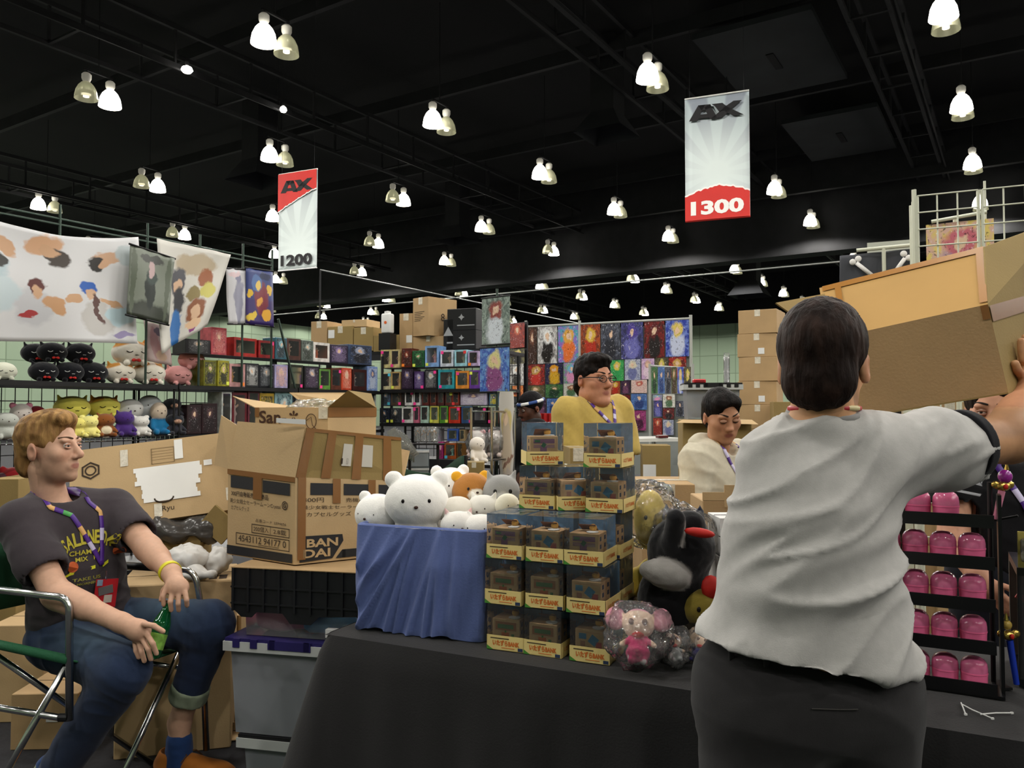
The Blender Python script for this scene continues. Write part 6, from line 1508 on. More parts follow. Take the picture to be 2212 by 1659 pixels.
# loose ends on the table
for i, pts in enumerate([[(2080, 1522), (2100, 1533), (2144, 1552)], [(2118, 1543), (2150, 1540), (2186, 1540)], [(2076, 1518), (2081, 1530), (2086, 1543)]]):
    q = [Pz(x, y, TZ + .008) for x, y in pts]; t = thing('cable_tie', ['white cable tie lying slantwise on the black table', 'white cable tie lying level on the black table', 'short bent cable tie on the black table'][i], 'cable tie', q[0], 0)
    MB().tube([p_ - q[0] for p_ in q], .0016, 6).build('strap', M_paper, t, True); MB().box(q[-1] - q[0], (.006, .004, .004)).build('head', M_paper, t)
# blister pack, toy wands and a dark glass case at the right end
pc = tpos(2205, 1500); t = thing('glass_case', 'dark glass display case at the end of the table', 'display case', (pc.x, pc.y, TZ + .006), rk)
gz = P(2205, 1232, pc.y).z - TZ - .006
MB().bbox((0, .04, 0), (.4, .30, .02)).build('base', M_blkg, t); MB().bbox((0, .04, gz - .02), (.4, .30, gz)).build('top', M_blkg, t)
MB().bbox((.0, .28, .02), (.4, .30, gz - .02)).build('back', mat('case_back', '4a463a', .7), t); MB().bbox((0, .04, .02), (.4, .043, gz - .02)).build('pane', film('case_glass', tint='b8b8b8', haze=.03, gloss=.05, rough=.04), t)
for x in (0, .39): MB().bbox((x, .04, .02), (x + .01, .05, gz - .02)).build('post', M_blkg, t)
MB().box((.05, .15, gz * .62), (.1, .01, .014), Ry(.5)).build('red_strip', M_rd2, t)
def wand(label, p, ax, L, cs, head_r):
    t = thing('toy_wand', label, 'toy', p, 0); a = Vector(ax).normalized()
    MB().tube([Vector((0, 0, 0)), a * L], [.007, .0085], 10).build('handle', mat('wand_' + cs[0], cs[0], .25, coat=.5), t, True)
    gm = mat('wand_gold', 'd8b860', .25, metal=.9)
    c = a * (L + .012); mb = MB(); mb.ell(c, (.02, .012, .012), 12, 8)
    for s in (-1, 1): mb.ell(c + Vector((s * .018, 0, .004)), (.012, .006, .010), 10, 6)
    mb.build('wings', gm, t, 'all')
    MB().ell(c + a * .026, (head_r, head_r * .8, head_r), 14, 10).build('jewel', mat('jewel_' + cs[1], cs[1], .12, coat=1), t, 'all')
    MB().ell(c + Vector((0, -.013, 0)), (.006, .004, .007), 8, 6).build('heart', M_bow, t, 'all')
    MB().lathe([(.006, 0), (.003, .012), (.001, .018)], 8, c + a * (.026 + head_r)).build('tip', gm, t); return t
q = P(2150, 1122, 2.05); wand('pink toy wand with a purple jewel and gold wings, hung before the black-shirted man', q, (.25, 0, 1), .075, ('e08aa8', 'a02a9a'), .018)
q = tpos(2196, 1498); q = P(2196, 1478, q.y - .0); wand('blue toy wand with a gold head beside the capsule stand', q, (-.13, .02, 1), .11, ('1c3ab0', 'c8a850'), .012)
q = P(2204, 1226, 2.0); t = thing('blister_pack', 'small toy blister pack hung at the table end', 'packaging', q, rk); MB().bevbox((.02, 0, .045), (.05, .004, .09), .001).build('card', mat('pack_card', 'b8a858', .5, var=.4, vscale=40), t); MB().bevbox((.02, -.012, .045), (.04, .02, .06), .008, seg=2).build('bubble', M_bag, t); MB().ell((.02, -.01, .05), (.012, .008, .02), 8, 6).build('toy', mat('pack_toy', '6a3a5a', .5), t, 'all')
# hook stand that carries the wand and the pack
q = P(2178, 1500, 2.0); t = thing('hook_stand', 'thin black hook stand behind the capsule rack', 'stand', (q.x, 2.06, TZ + .006), 0); MB().tube([(0, 0, 0), (0, 0, .52)], .006, 8).build('pole', M_blk, t, True); MB().bbox((-.03, -.03, 0), (.03, .03, .006)).build('base', M_blk, t)
zz = P(2150, 1122, 2.05).z; MB().tube([(0, 0, .4), (-.03, -.0, .42)], .003, 6).build('hook', M_blk, t, True); MB().tube([(0, 0, .42), (.04, -.05, .44)], .003, 6).build('hook', M_blk, t, True)
# cartons behind the heap and the woman
def stand_box(bb, d, lbl, dep, rz=0, m=None, **kw):
    p = P(bb[0], bb[3], d); q = P(bb[2], bb[1], d); c = math.cos(rz)
    zb_ = kw.pop('zb', None); z0_ = 0 if zb_ is None else zb_
    return cbox(lbl, (p.x, p.y, z0_), rz, ((q.x - p.x) / c, dep, q.z - z0_), m=m, **kw)
stand_box((1386, 1046, 1500, 1110), 3.3, 'large brown carton with glossy tape behind the plush heap', .4, -.05, M_card, tape='clear')
stand_box((1232, 968, 1268, 1040), 4.0, 'plain brown carton seen between the top coin bank packs', .3, .05, M_card3)
base = P(1528, 1340, 2.72); zprev = 0
for i, y in enumerate((1340, 1280, 1228, 1172, 1118)):
    zt_ = P(1528, y, 2.72).z; cbox('%s flat brown carton of the low stack by the grey shirt' % ['bottom', 'second', 'third', 'fourth', 'top'][i], (base.x + (.004 if i % 2 else 0), base.y, zprev), -.05, (.22, .3, zt_ - zprev - .002), m=M_card, taped=False, group='flat cartons of the low stack'); zprev = zt_
t = thing('open_carton', 'small open brown carton with an upright flap on the flat stack', 'box', (P(1518, 1118, 2.7).x, 2.7, zprev), -.05)
MB().bevbox((.1, .12, .03), (.2, .24, .06), .003).build('carton', M_card, t); MB().bbox((0, 0, .06), (.2, .004, .088)).build('flap', M_card2, t); MB().box((.1, .0, .075), (.055, .004, .075)).build('flap', M_card2, t)
w0_ = P(1556, 1200, 2.42); 
for i, (ya, yb) in enumerate(((1285, 1202), (1200, 1160), (1159, 1118))):
    za, zb2 = P(1556, ya, 2.42).z, P(1556, yb, 2.42).z
    cbox(['lowest plain white carton behind the grey shirt', 'middle plain white carton behind the grey shirt', 'uppermost plain white carton behind the grey shirt'][i], (w0_.x, w0_.y, TZ + .008 if i == 0 else za), .02, (.12, .14, zb2 - (TZ + .008 if i == 0 else za) - .002), m=M_paper, taped=False, name='white_carton')
# ================================================================== LEFT FOREGROUND: CARTON TOWER, TOTES, LOOSE CARTONS
def quad_carton(name, label, base, e1, e2, z0, z1s, m, cat='box'):
    """slightly crushed carton: base corner, two edge vectors, four top heights (C, C+e1, C+e1+e2, C+e2)"""
    C = Vector(base); t = thing(name, label, cat, (C.x, C.y, 0))
    pts = [Vector((0, 0, 0)), Vector(e1), Vector(e1) + Vector(e2), Vector(e2)]
    mb = MB(); b = [p + Vector((0, 0, z0)) for p in pts]; tp = [p + Vector((0, 0, z)) for p, z in zip(pts, z1s)]
    mb.add(b + tp, [(0, 1, 5, 4), (1, 2, 6, 5), (2, 3, 7, 6), (3, 0, 4, 7), (3, 2, 1, 0)])
    o = mb.build('carton', [m], t); so = o.modifiers.new('board', 'SOLIDIFY'); so.thickness = .005; so.offset = -1
    return t, tp
class Face:
    """print area on a carton side: u along the side, v down from the top edge, seen from outside"""
    def __init__(s, tl, tr, bl, br, off=.0025):
        s.c = [Vector(q) for q in (tl, tr, bl, br)]; s.n = (s.c[1] - s.c[0]).cross(s.c[2] - s.c[0]).normalized(); s.off = off
        mid = sum(s.c, Vector()) / 4
    def orient(s, outward):
        if s.n.dot(outward) < 0: s.n = -s.n
        return s
    def at(s, u, v, k=1):
        a = s.c[0].lerp(s.c[1], u); b = s.c[2].lerp(s.c[3], u); return a.lerp(b, v) + s.n * s.off * k
    def rect(s, u0, v0, u1, v1, m, parent, name='print', k=1):
        return MB().poly([s.at(u0, v0, k), s.at(u1, v0, k), s.at(u1, v1, k), s.at(u0, v1, k)]).build(name, m, parent)
    def frame(s, u0, v0, u1, v1, m, parent, th=.008, k=1):
        mb = MB()
        for a in ((u0, v0, u1, v0 + th), (u0, v1 - th, u1, v1), (u0, v0, u0 + th, v1), (u1 - th, v0, u1, v1)):
            mb.poly([s.at(a[0], a[1], k), s.at(a[2], a[1], k), s.at(a[2], a[3], k), s.at(a[0], a[3], k)])
        return mb.build('print_frame', m, parent)
    def text(s, txt, u, v, hv, m, parent, wu=None, k=1, name='lettering', **kw):
        X = s.at(u + .05, v) - s.at(u - .05, v); Y = s.at(u, v - .05) - s.at(u, v + .05)
        H_ = (s.at(u, 0) - s.at(u, 1)).length * hv; W_ = None if wu is None else (s.at(0, v) - s.at(1, v)).length * wu
        return lettering(name, txt, m, parent, s.at(u, v, k), X, Y, H_, W_, **kw)
# ---- big opened carton with Japanese print
Cc = Vector((-.813, 3.0, 0)); el = Vector((-.331, .22, 0)); er = Vector((.37, .24, 0)); zb = .873
t, tp = quad_carton('printed_carton', 'big opened carton with Japanese print and black bars, on the black lidded tote', Cc, er, el, zb, (1.20, 1.165, 1.20, 1.216), M_card2)
lb = [Vector((0, 0, zb)), er + Vector((0, 0, zb)), el + Vector((0, 0, zb))]
FL = Face(tp[3], tp[0], lb[2], lb[0]).orient(Vector((-.5, -.8, 0)))
FR = Face(tp[0], tp[1], lb[0], lb[1]).orient(Vector((.5, -.8, 0)))
M_bar = mat('ink_black_bar', '26272a', .6)
FL.rect(.05, .07, .40, .21, M_bar, t); FL.rect(.54, .08, .93, .22, M_bar, t)
FL.rect(.0, .0, 1.0, .06, M_tapeb, t, 'tape', 1.5); FL.rect(.40, .0, .53, .31, M_tapeb, t, 'tape', 1.6)
FL.text('300円自動販売機用商品', .34, .275, .06, M_ink, t, .56, bold=.01)
FL.text('美少女戦士セーラームーンCrystal', .42, .365, .062, M_ink, t, .76)
FL.text('カプセルグッズ', .20, .44, .055, M_ink, t, .28)
FL.text('Ⓖ', .86, .34, .10, M_ink, t, None, bold=.02)
FL.text('品番コード 2294656', .66, .555, .036, M_ink, t, .44)
FL.frame(.38, .60, .93, .705, M_ink, t); FL.rect(.655, .60, .66, .705, M_ink, t, 'print_line'); FL.text('200個入', .52, .652, .06, M_ink, t, .22); FL.text('2.8載', .79, .652, .06, M_ink, t, .18)
FL.frame(.14, .725, .93, .86, M_ink, t); FL.text('4543112 94177 0', .53, .785, .075, M_ink, t, .70); FL.rect(.48, .832, .78, .837, M_ink, t, 'print_line')
FL.rect(.0, .885, .97, .985, M_bar, t)
for u0, u1 in ((.13, .33), (.43, .66), (.76, .99)): FR.rect(u0, .06, u1, .20, M_bar, t)
FR.text('300円', .16, .26, .055, M_ink, t, .18); FR.text('売機用商品', .60, .26, .055, M_ink, t, .30); FR.text('美少女戦士セーラームーンCrystal', .48, .35, .055, M_ink, t, .84); FR.text('カプセルグッズ', .30, .43, .052, M_ink, t, .40)
for u in (.02, .33, .66, .93): FR.rect(u, -.0, u + .07, .30 if u > .1 else .95, M_tapeb, t, 'tape', 1.6)
FR.rect(.60, .36, 1.0, .80, mat('sheet_bluewhite', 'b9c0c6', .6), t, 'sheet', 2.0); FR.text('PCR Dist', .80, .43, .05, mat('ink_grey', '70747a', .7), t, .30, k=2.4); FR.text('Ci', .88, .53, .05, mat('ink_grey'), t, .08, k=2.4)
MB().poly([FR.at(.06, .68), FR.at(.42, .68), FR.at(.43, .76), FR.at(.33, .965), FR.at(.04, .98)]).build('logo_block', M_bar, t); FR.text('BAN', .24, .765, .10, M_card2, t, .28, k=1.6, bold=.03); FR.text('DAI', .19, .885, .10, M_card2, t, .24, k=1.6, bold=.03)
FR.rect(.42, .87, 1.0, .97, M_bar, t)
MB().poly([FR.at(.36, .97), FR.at(.42, .87), FR.at(.45, .87), FR.at(.45, .97)]).build('print', M_bar, t)
# raised flaps
def flap(pts, name='flap', m=M_card2, th=.004):
    return MB().poly([Vector(p) - Vector((Cc.x, Cc.y, 0)) for p in pts], th).build(name, m, t)
a0, a1 = P(513, 910, 3.22), P(659, 922, 3.0); f0, f1 = Cc + tp[3], Cc + tp[0]
flap([f0, f1, a1, a0]); b0, b1 = P(662, 924, 3.0), P(866, 945, 3.24)
fr = flap([Cc + tp[0], Cc + tp[1], b1, b0], m=M_card3)
FF = Face(b0 - Vector((Cc.x, Cc.y, 0)), b1 - Vector((Cc.x, Cc.y, 0)), tp[0], tp[1]).orient(Vector((.5, -.8, 0)))
FF.rect(0, 0, 1, .07, M_tapeb, t, 'tape'); 
for u in (.0, .22, .50, .80): FF.rect(u, .0, u + .085, 1, M_tapeb, t, 'tape', 1.3)
FF.rect(.39, .25, .48, .72, mat('label_white', 'cfcabf', .5), t, 'label', 1.6); FF.rect(.585, .24, .69, .72, mat('label_white'), t, 'label', 1.6)
FF.text('▮▯', .415, .62, .12, M_ink, t, None, k=2)
g0, g1 = P(478, 897, 3.28), P(462, 1005, 3.3)
flap([Cc + tp[3], a0 + Vector((0, .01, -.02)), g0 + Vector((0, 0, 0)), g1]); flap([Cc + tp[2], Cc + tp[1], Cc + tp[1] + Vector((.02, .05, .12)), Cc + tp[2] + Vector((0, .05, .14))])
# white tag on the flap edge
MB().poly([Vector(p) - Vector((Cc.x, Cc.y, 0)) for p in (P(597, 903, 3.03), P(660, 906, 2.98), P(660, 917, 2.98), P(597, 913, 3.03))], .001).build('tag', M_paper, t)
# ---- second open carton behind it
s0 = P(551, 940, 3.62); s1 = P(708, 940, 3.5); zt = P(630, 880, 3.56).z
e1 = Vector((s1.x - s0.x, s1.y - s0.y, 0)); e2 = Vector((.16, .30, 0))
t, tp2 = quad_carton('brand_carton', 'open tan carton with dark brand lettering, full of clear wrap, behind the printed carton', (s0.x, s0.y, 0), e1, e2, zt - .36, (zt, zt, zt, zt), M_card2)
F2 = Face(tp2[0], tp2[1], tp2[0] - Vector((0, 0, .36)), tp2[1] - Vector((0, 0, .36))).orient(Vector((0, -1, 0)))
M_brn = mat('ink_brown', '4a3020', .8)
F2.text('San-', .25, .12, .16, M_brn, t, .38, bold=.02); F2.text('✽', .54, .11, .14, M_brn, t, None, bold=.02)
mb = MB(); pth = [F2.at(.78 + .07 * math.cos(a), .17 + .09 * math.sin(a), 1.5) for a in np.linspace(0, 6.2, 20)]; mb.tube(pth, .0016, 5, closed=True); mb.tube([F2.at(.72, .16, 1.5), F2.at(.78, .12, 1.5), F2.at(.80, .22, 1.5), F2.at(.95, .36, 1.5)], .0014, 5); mb.build('drawing', M_brn, t)
F2.rect(.88, .0, 1.0, .14, M_tapec, t, 'tape', 1.4); F2.rect(-.0, .0, .06, .12, M_tapeb, t, 'tape', 1.4)
FS = Face(tp2[1], tp2[2], tp2[1] - Vector((0, 0, .36)), tp2[2] - Vector((0, 0, .36))).orient(Vector((1, -.3, 0))); FS.rect(0, 0, 1, .12, M_tapeb, t, 'tape', 1.4); FS.rect(.4, .35, .75, .6, M_paper, t, 'label', 1.4)
def flap2(pts, m=M_card2): return MB().poly([Vector(p) - Vector((s0.x, s0.y, 0)) for p in pts], .004).build('flap', m, t)
flap2([Vector((s0.x, s0.y, 0)) + tp2[0], Vector((s0.x, s0.y, 0)) + tp2[3], P(560, 872, 3.95), P(503, 855, 3.62)])
flap2([Vector((s0.x, s0.y, 0)) + tp2[1], Vector((s0.x, s0.y, 0)) + tp2[2], P(802, 850, 3.85), P(752, 843, 3.45)], M_card3)
flap2([Vector((s0.x, s0.y, 0)) + tp2[3], Vector((s0.x, s0.y, 0)) + tp2[2], P(752, 848, 3.95), P(625, 848, 3.98)])
cx = tp2[0].lerp(tp2[2], .5); blob('wrap', Blob().u(s_ell((cx.x + .02, cx.y, zt - .02), (.16, .12, .055)), 0), (cx.x - .2, cx.y - .18, zt - .1), (cx.x + .2, cx.y + .18, zt + .1), .012, film('clear_wrap', haze=.3, gloss=.15, rough=.1, bump=1.0, bscale=30, hazecol='d8cc9a'), t, None, lambda V, N: .02 * vnoise(V * 22) + .008 * vnoise(V * 70))
cbox('plain carton supporting the brand carton', (s0.x + .01, s0.y + .01, 0), math.atan2(e1.y, e1.x), (e1.length - .02, .3, zt - .366), m=M_card3)
# ---- totes under the printed carton
M_toteb = film('tote_plastic_grey', tint='d8dde2', haze=.5, gloss=.02, rough=.35, hazecol='c4c8d0')
rt = -.22
p = P(505, 1560, 2.98); q = Vector((p.x + .26, p.y + .16, 0))
z1b, z1t = .25, P(560, 1392, 2.95).z
tote('grey see-through tote with a violet-clipped rim, in the middle of the tote tower', (q.x, q.y, z1b), rt, (.50, .38, z1t - z1b), M_lidp, M_toteb, fill=[(0, 0, .42, .86, .8, .7, '8d8f96'), (-.15, -.3, .7, .5, .3, .3, 'a89a90'), (.2, -.3, .3, .3, .3, .4, '9a8088')], taper=.07)
tote('lowest see-through tote with a teal box inside', (q.x + .03, q.y, 0), rt, (.46, .36, .236), M_lidk, M_toteb, fill=[(.1, -.2, .4, .7, .5, .6, '4f8a8c'), (.15, -.3, .75, .4, .3, .2, 'a8b0b4')], taper=.07, notch=False)
t = tote('see-through tote with pink and blue goods under a hanging black lid', (q.x + .02, q.y + .01, z1t + .014), rt, (.46, .36, .868 - z1t - .03), M_lidk, film('tote_clear2', haze=.15, gloss=.03, rough=.2), fill=[(-.2, -.2, .35, .5, .5, .6, 'e878a8'), (.22, -.25, .35, .5, .4, .6, '58a8f0'), (-.02, -.1, .3, .3, .5, .5, '4a5a9a')], taper=.04, notch=False)
hz = .868 - z1t - .03; mb = MB(); W_ = .52
lid = [(-W_ / 2, 0), (W_ / 2, 0), (W_ / 2, -.155), (W_ * .18, -.165), (W_ * .12, -.195), (-.02, -.195), (-.05, -.16), (-W_ * .30, -.16), (-W_ * .34, -.18), (-W_ * .42, -.18), (-W_ / 2, -.145)]
mb.poly([(x, -.215, hz + .012 + z) for x, z in lid], .006, (0, -1, 0)); o = mb.build('hanging_lid', M_blkp, t)
for i in range(9): MB().bbox((-W_ / 2 + .01 + i * (W_ - .02) / 8 - .004, -.223, hz - .145), (-W_ / 2 + .01 + i * (W_ - .02) / 8 + .004, -.215, hz + .012)).build('rib', M_blkp, o)
for z in (-.06, -.12): MB().bbox((-W_ / 2, -.221, hz + z), (W_ / 2, -.215, hz + z + .006)).build('rib', M_blkp, o)
mb = MB(); mb.bbox((-W_ / 2, -.22, hz + .013), (W_ / 2, .19, hz + .016)); mb.build('top_board', M_card, t)
MB().bbox((.12, -.214, .02), (.20, -.19, .05)).build('sticker', M_paper, t)
p = P(736, 1340, 3.45); t = thing('navy_tote', 'dark navy plastic tote squeezed behind the blue cloth bin', 'storage box', (p.x, p.y, 0), -.2); MB().bevbox((.2, .2, (P(736, 1236, 3.45).z) / 2), (.4, .36, P(736, 1236, 3.45).z), .02, seg=2).build('body', mat('tote_navy', '23263c', .45), t, 30); MB().bbox((-.01, -.0, P(736, 1236, 3.45).z - .03), (.41, .39, P(736, 1236, 3.45).z + .004)).build('rim', mat('tote_navy_rim', '5a5e70', .5), t)
# ---- long leaning carton with white tape patch
def slab(name, label, TL, TR, BR, BL, th, m):
    BR = Vector(BL) + Vector(TR) - Vector(TL)
    c = Vector(BL); t = thing(name, label, 'box', (c.x, c.y, 0)); o = Vector((c.x, c.y, 0)); pts = [Vector(q) - o for q in (BL, BR, TR, TL)]
    n = (pts[1] - pts[0]).cross(pts[3] - pts[0]).normalized()
    if n.y > 0: n = -n
    MB().poly(pts, th, n).build('carton', m, t); return t, Face(pts[3], pts[2], pts[0], pts[1], .003).orient(n)
t, F3 = slab('leaning_carton', 'long pale carton with a torn white tape patch, leaning behind the seated man', P(150, 975, 3.75), P(512, 931, 3.95), P(500, 1086, 3.85), P(150, 1152, 3.6), .14, M_card2)
M_wtp = mat('white_tape', 'f4f3ee', .35)
rr = random.Random(5); 
for i in range(8):
    v = .33 + i * .055; a = .345 + rr.random() * .03; b = .72 + rr.random() * .05
    F3.rect(a + .008 * i, v, b, v + .058, M_wtp, t, 'tape_patch', 1 + .05 * i)
F3.rect(.78, .33, .83, .40, M_wtp, t, 'tape_patch')
F3.rect(.29, .07, .335, .28, M_tapec, t, 'tape'); F3.rect(.61, .02, .66, .27, M_wtp, t, 'tape'); F3.rect(.93, .0, .985, .12, M_wtp, t, 'tape'); F3.rect(.90, .72, .95, .88, M_tapec, t, 'tape'); F3.rect(.475, .80, .52, .96, M_tapec, t, 'tape')
F3.frame(.47, .10, .61, .30, mat('ink_light', '8a7350', .8), t, .006)
for i in range(4): F3.rect(.475, .14 + i * .035, .60, .144 + i * .035, mat('ink_light'), t, 'print_line')
F3.text('Ryu', .555, .875, .08, M_ink, t, .07); F3.text('⏣', .12, .28, .22, M_ink, t, None)
mb = MB(); mb.tube([F3.at(.48 + .055 * (1 - math.cos(a)) - .0, .735 + .055 * math.sin(a), 1.4) for a in np.linspace(0, math.pi, 14)], .004, 5); mb.build('print_arc', M_ink, t)
MB().bbox((.35, .1, 0), (.55, .24, P(300, 1120, 3.7).z - .03)).build('inner_carton', M_card3, t)
# ---- carton with white bags under it
p = P(250, 1300, 3.35); t = cbox('opened carton with loading symbols under the leaning carton', (p.x, p.y, 0), .28, (.46, .40, P(330, 1262, 3.4).z), m=M_card2, taped=False)
h_ = P(330, 1262, 3.4).z
for i in range(2):
    for j in range(2): MB().bbox((.36 + i * .04, .05 + j * .045, h_), (.392 + i * .04, .087 + j * .045, h_ + .0015)).build('symbol', M_ink, t)
lx = Vector((p.x, p.y, 0))
for c, r_, lb, sd in ((P(400, 1205, 3.55), (.10, .08, .05), 'crumpled white carrier bag on the opened carton', 1), (P(472, 1210, 3.6), (.05, .06, .06), 'small white carrier bag by the printed carton', 4), (P(420, 1240, 3.46), (.09, .05, .02), 'white paper sheet bundle on the opened carton', 7)):
    zc_ = max(c.z, h_ + r_[2] + .004); t = thing('white_bag', lb, 'bag', (c.x, c.y, zc_)); blob('bag', Blob().u(s_ell((0, 0, 0), r_), 0), [-v for v in r_], r_, .009, mat('bag_white', 'e2e0dc', .45), t, None, lambda V, N, sd=sd: .02 * vnoise(V * 20 + sd) + .008 * vnoise(V * 55 + sd)); MB().box((0, 0, r_[2] * .8), (.02, .006, .03)).build('handle', mat('bag_white'), t)
c = P(390, 1145, 3.75); t = thing('plastic_wrap', 'dark crumpled plastic wrap below the leaning carton', 'packaging', (c.x, c.y, c.z)); blob('wrap', Blob().u(s_ell((0, 0, 0), (.2, .1, .06)), 0), (-.2, -.1, -.06), (.2, .1, .06), .012, mat('wrap_dark', '4a4744', .25), t, None, lambda V, N: .03 * vnoise(V * 14) + .01 * vnoise(V * 45)); MB().box((.19, -.03, .03), (.14, .02, .12), Ry(.7)).build('card_strip', M_card3, t)
# ---- loose cartons at floor level behind the chair
for bb, d, lb, m, kw in (((-40, 1035, 38, 1640), 4.0, 'tall dull carton at the edge behind the seated man', M_card3, {}), ((-30, 1352, 92, 1655), 3.75, 'pale carton behind the near chair arm', M_card2, {}), ((95, 1428, 225, 1655), 4.0, 'brown carton seen through the folding chair frame', M_card, {}),
                          ((20, 1500, 165, 1700), 3.45, 'low carton with a white label under the folding chair', M_card, {'sticker': (.62, .55, .05, .025)}), ((235, 1405, 335, 1650), 3.9, 'brown carton behind the bottle', M_card, {}), ((330, 1330, 440, 1560), 4.0, 'shaded carton behind the far knee', M_card3, {}), ((440, 1330, 520, 1560), 3.85, 'narrow pale carton between knee and totes', M_card2, {})):
    stand_box(bb, d, lb, .35, .05, m, taped=False, **kw)
for i, (px, py, rz, s, lb) in enumerate([(475, 1592, .4, (.22, .10), 'flattened carton scrap by the tan shoe'), (500, 1560, -.2, (.16, .08), 'bent carton scrap in front of the totes')]):
    p = Pz(px, py, .012); t = thing('carton_scrap', lb, 'cardboard', p, rz); MB().box((0, 0, .0), (s[0], s[1], .004), Ry(.06 - .1 * i)).build('sheet', M_card2, t); MB().box((.0, s[1] * .5, .02), (s[0], .004, .045), Rx(.4)).build('bent_edge', M_card2, t)
p = Pz(335, 1555, .05); t = thing('plastic_wrap', 'clump of clear crinkled wrap on the floor by the ankle', 'packaging', (p.x, p.y, .07)); blob('wrap', Blob().u(s_ell((0, 0, 0), (.12, .09, .06)), 0), (-.13, -.1, -.06), (.13, .1, .07), .009, M_bag2, t, None, lambda V, N: .028 * vnoise(V * 22) + .01 * vnoise(V * 60)); MB().box((0, 0, -.03), (.12, .06, .03)).build('inner_sheet', mat('wrap_grey', 'a8a49c', .4), t)

# ================================================================== FOLDING ALUMINIUM CHAIR
M_alu = mat('aluminium_tube', 'c8cac8', .22, metal=1.0)
M_gseat = mat('canvas_green_light', '1f5a3a', .8, bump=.2, bscale=120)
def arc(pts, r, n=5):
    """round the corners of a polyline"""
    out = [Vector(pts[0])]
    for i in range(1, len(pts) - 1):
        a, b, c = Vector(pts[i - 1]), Vector(pts[i]), Vector(pts[i + 1]); d0 = (a - b).normalized(); d1 = (c - b).normalized()
        for k in range(n + 1):
            s = k / n; p0 = b + d0 * r * (1 - s); p1 = b + d1 * r * s; out.append(p0.lerp(p1, s))
    out.append(Vector(pts[-1])); return out
CB = P(150, 1500, 2.95); CB.z = 0
t = thing('folding_chair', 'folding aluminium armchair with a green canvas seat', 'chair', CB)
def q(px, py, d): return P(px, py, d) - CB
ND, FD = 2.72, 3.22
def fl(px, d):   # a foot on the floor
    v = P(px, 1500, d) - CB; v.z = .012; return v
# near side
MB().tube(arc([q(-70, 1266, 2.78), q(150, 1292, ND), q(150, 1556, ND)], .045), .0125, 10).build('arm_tube', M_alu, t, 'all')
MB().tube([q(-70, 1517, 2.78), q(138, 1552, ND)], .0115, 10).build('side_rail', M_alu, t, 'all'); MB().lathe([(.014, 0), (.014, .03)], 10, q(128, 1550, ND), frame_from((0, 0, 1), (1, 0, 0))).build('end_cap', M_blk, t)
MB().tube([q(-70, 1378, 2.78), q(148, 1425, ND)], .016, 10).build('seat_edge', M_gseat, t, 'all')
MB().tube([q(-60, 1380, 2.79), fl(330, 3.30)], .0115, 10).build('cross_leg', M_alu, t, 'all')
MB().tube([q(147, 1430, ND + .02), fl(-60, 2.72)], .0115, 10).build('cross_leg', M_alu, t, 'all')
# far side
MB().tube(arc([q(245, 1222, FD + .12), q(420, 1232, FD), q(433, 1300, FD), q(446, 1620, FD)], .05), .0125, 10).build('arm_tube', M_alu, t, 'all')
MB().tube([q(245, 1221, FD + .10), q(345, 1226, FD + .03)], .016, 10).build('arm_pad', M_blk, t, 'all')
MB().tube([q(392, 1398, FD - .02), fl(225, 2.85)], .0115, 10).build('cross_leg', M_alu, t, 'all')
MB().tube([q(300, 1430, FD - .05), q(388, 1441, FD - .02)], .0105, 10).build('front_rail', M_alu, t, 'all')
MB().tube([q(240, 1590, 3.1), q(245, 1480, 3.12)], .0105, 10).build('post', M_alu, t, 'all')
mb = MB(); c4 = [q(-40, 1378, 2.80), q(148, 1425, ND), q(395, 1400, FD), q(230, 1370, FD + .12)]
mb.grid(lambda u, v: (c4[0].lerp(c4[1], u)).lerp(c4[3].lerp(c4[2], u), v) - Vector((0, 0, .035 * math.sin(math.pi * v))), 10, 10); o = mb.build('seat', M_gseat, t, 'all'); so = o.modifiers.new('t', 'SOLIDIFY'); so.thickness = .006
mb = MB(); a_, b_ = q(-75, 1180, 2.85), q(180, 1150, 3.4); mb.grid(lambda u, v: a_.lerp(b_, u) + Vector((.0, .0, -.25 * v)), 6, 5); o = mb.build('backrest', M_gseat, t, 'all'); so = o.modifiers.new('t', 'SOLIDIFY'); so.thickness = .006
for e_ in (a_, b_): MB().tube([e_ + Vector((0, 0, .03)), e_ + Vector((0, 0, -.62))], .0115, 10).build('back_post', M_alu, t, 'all')
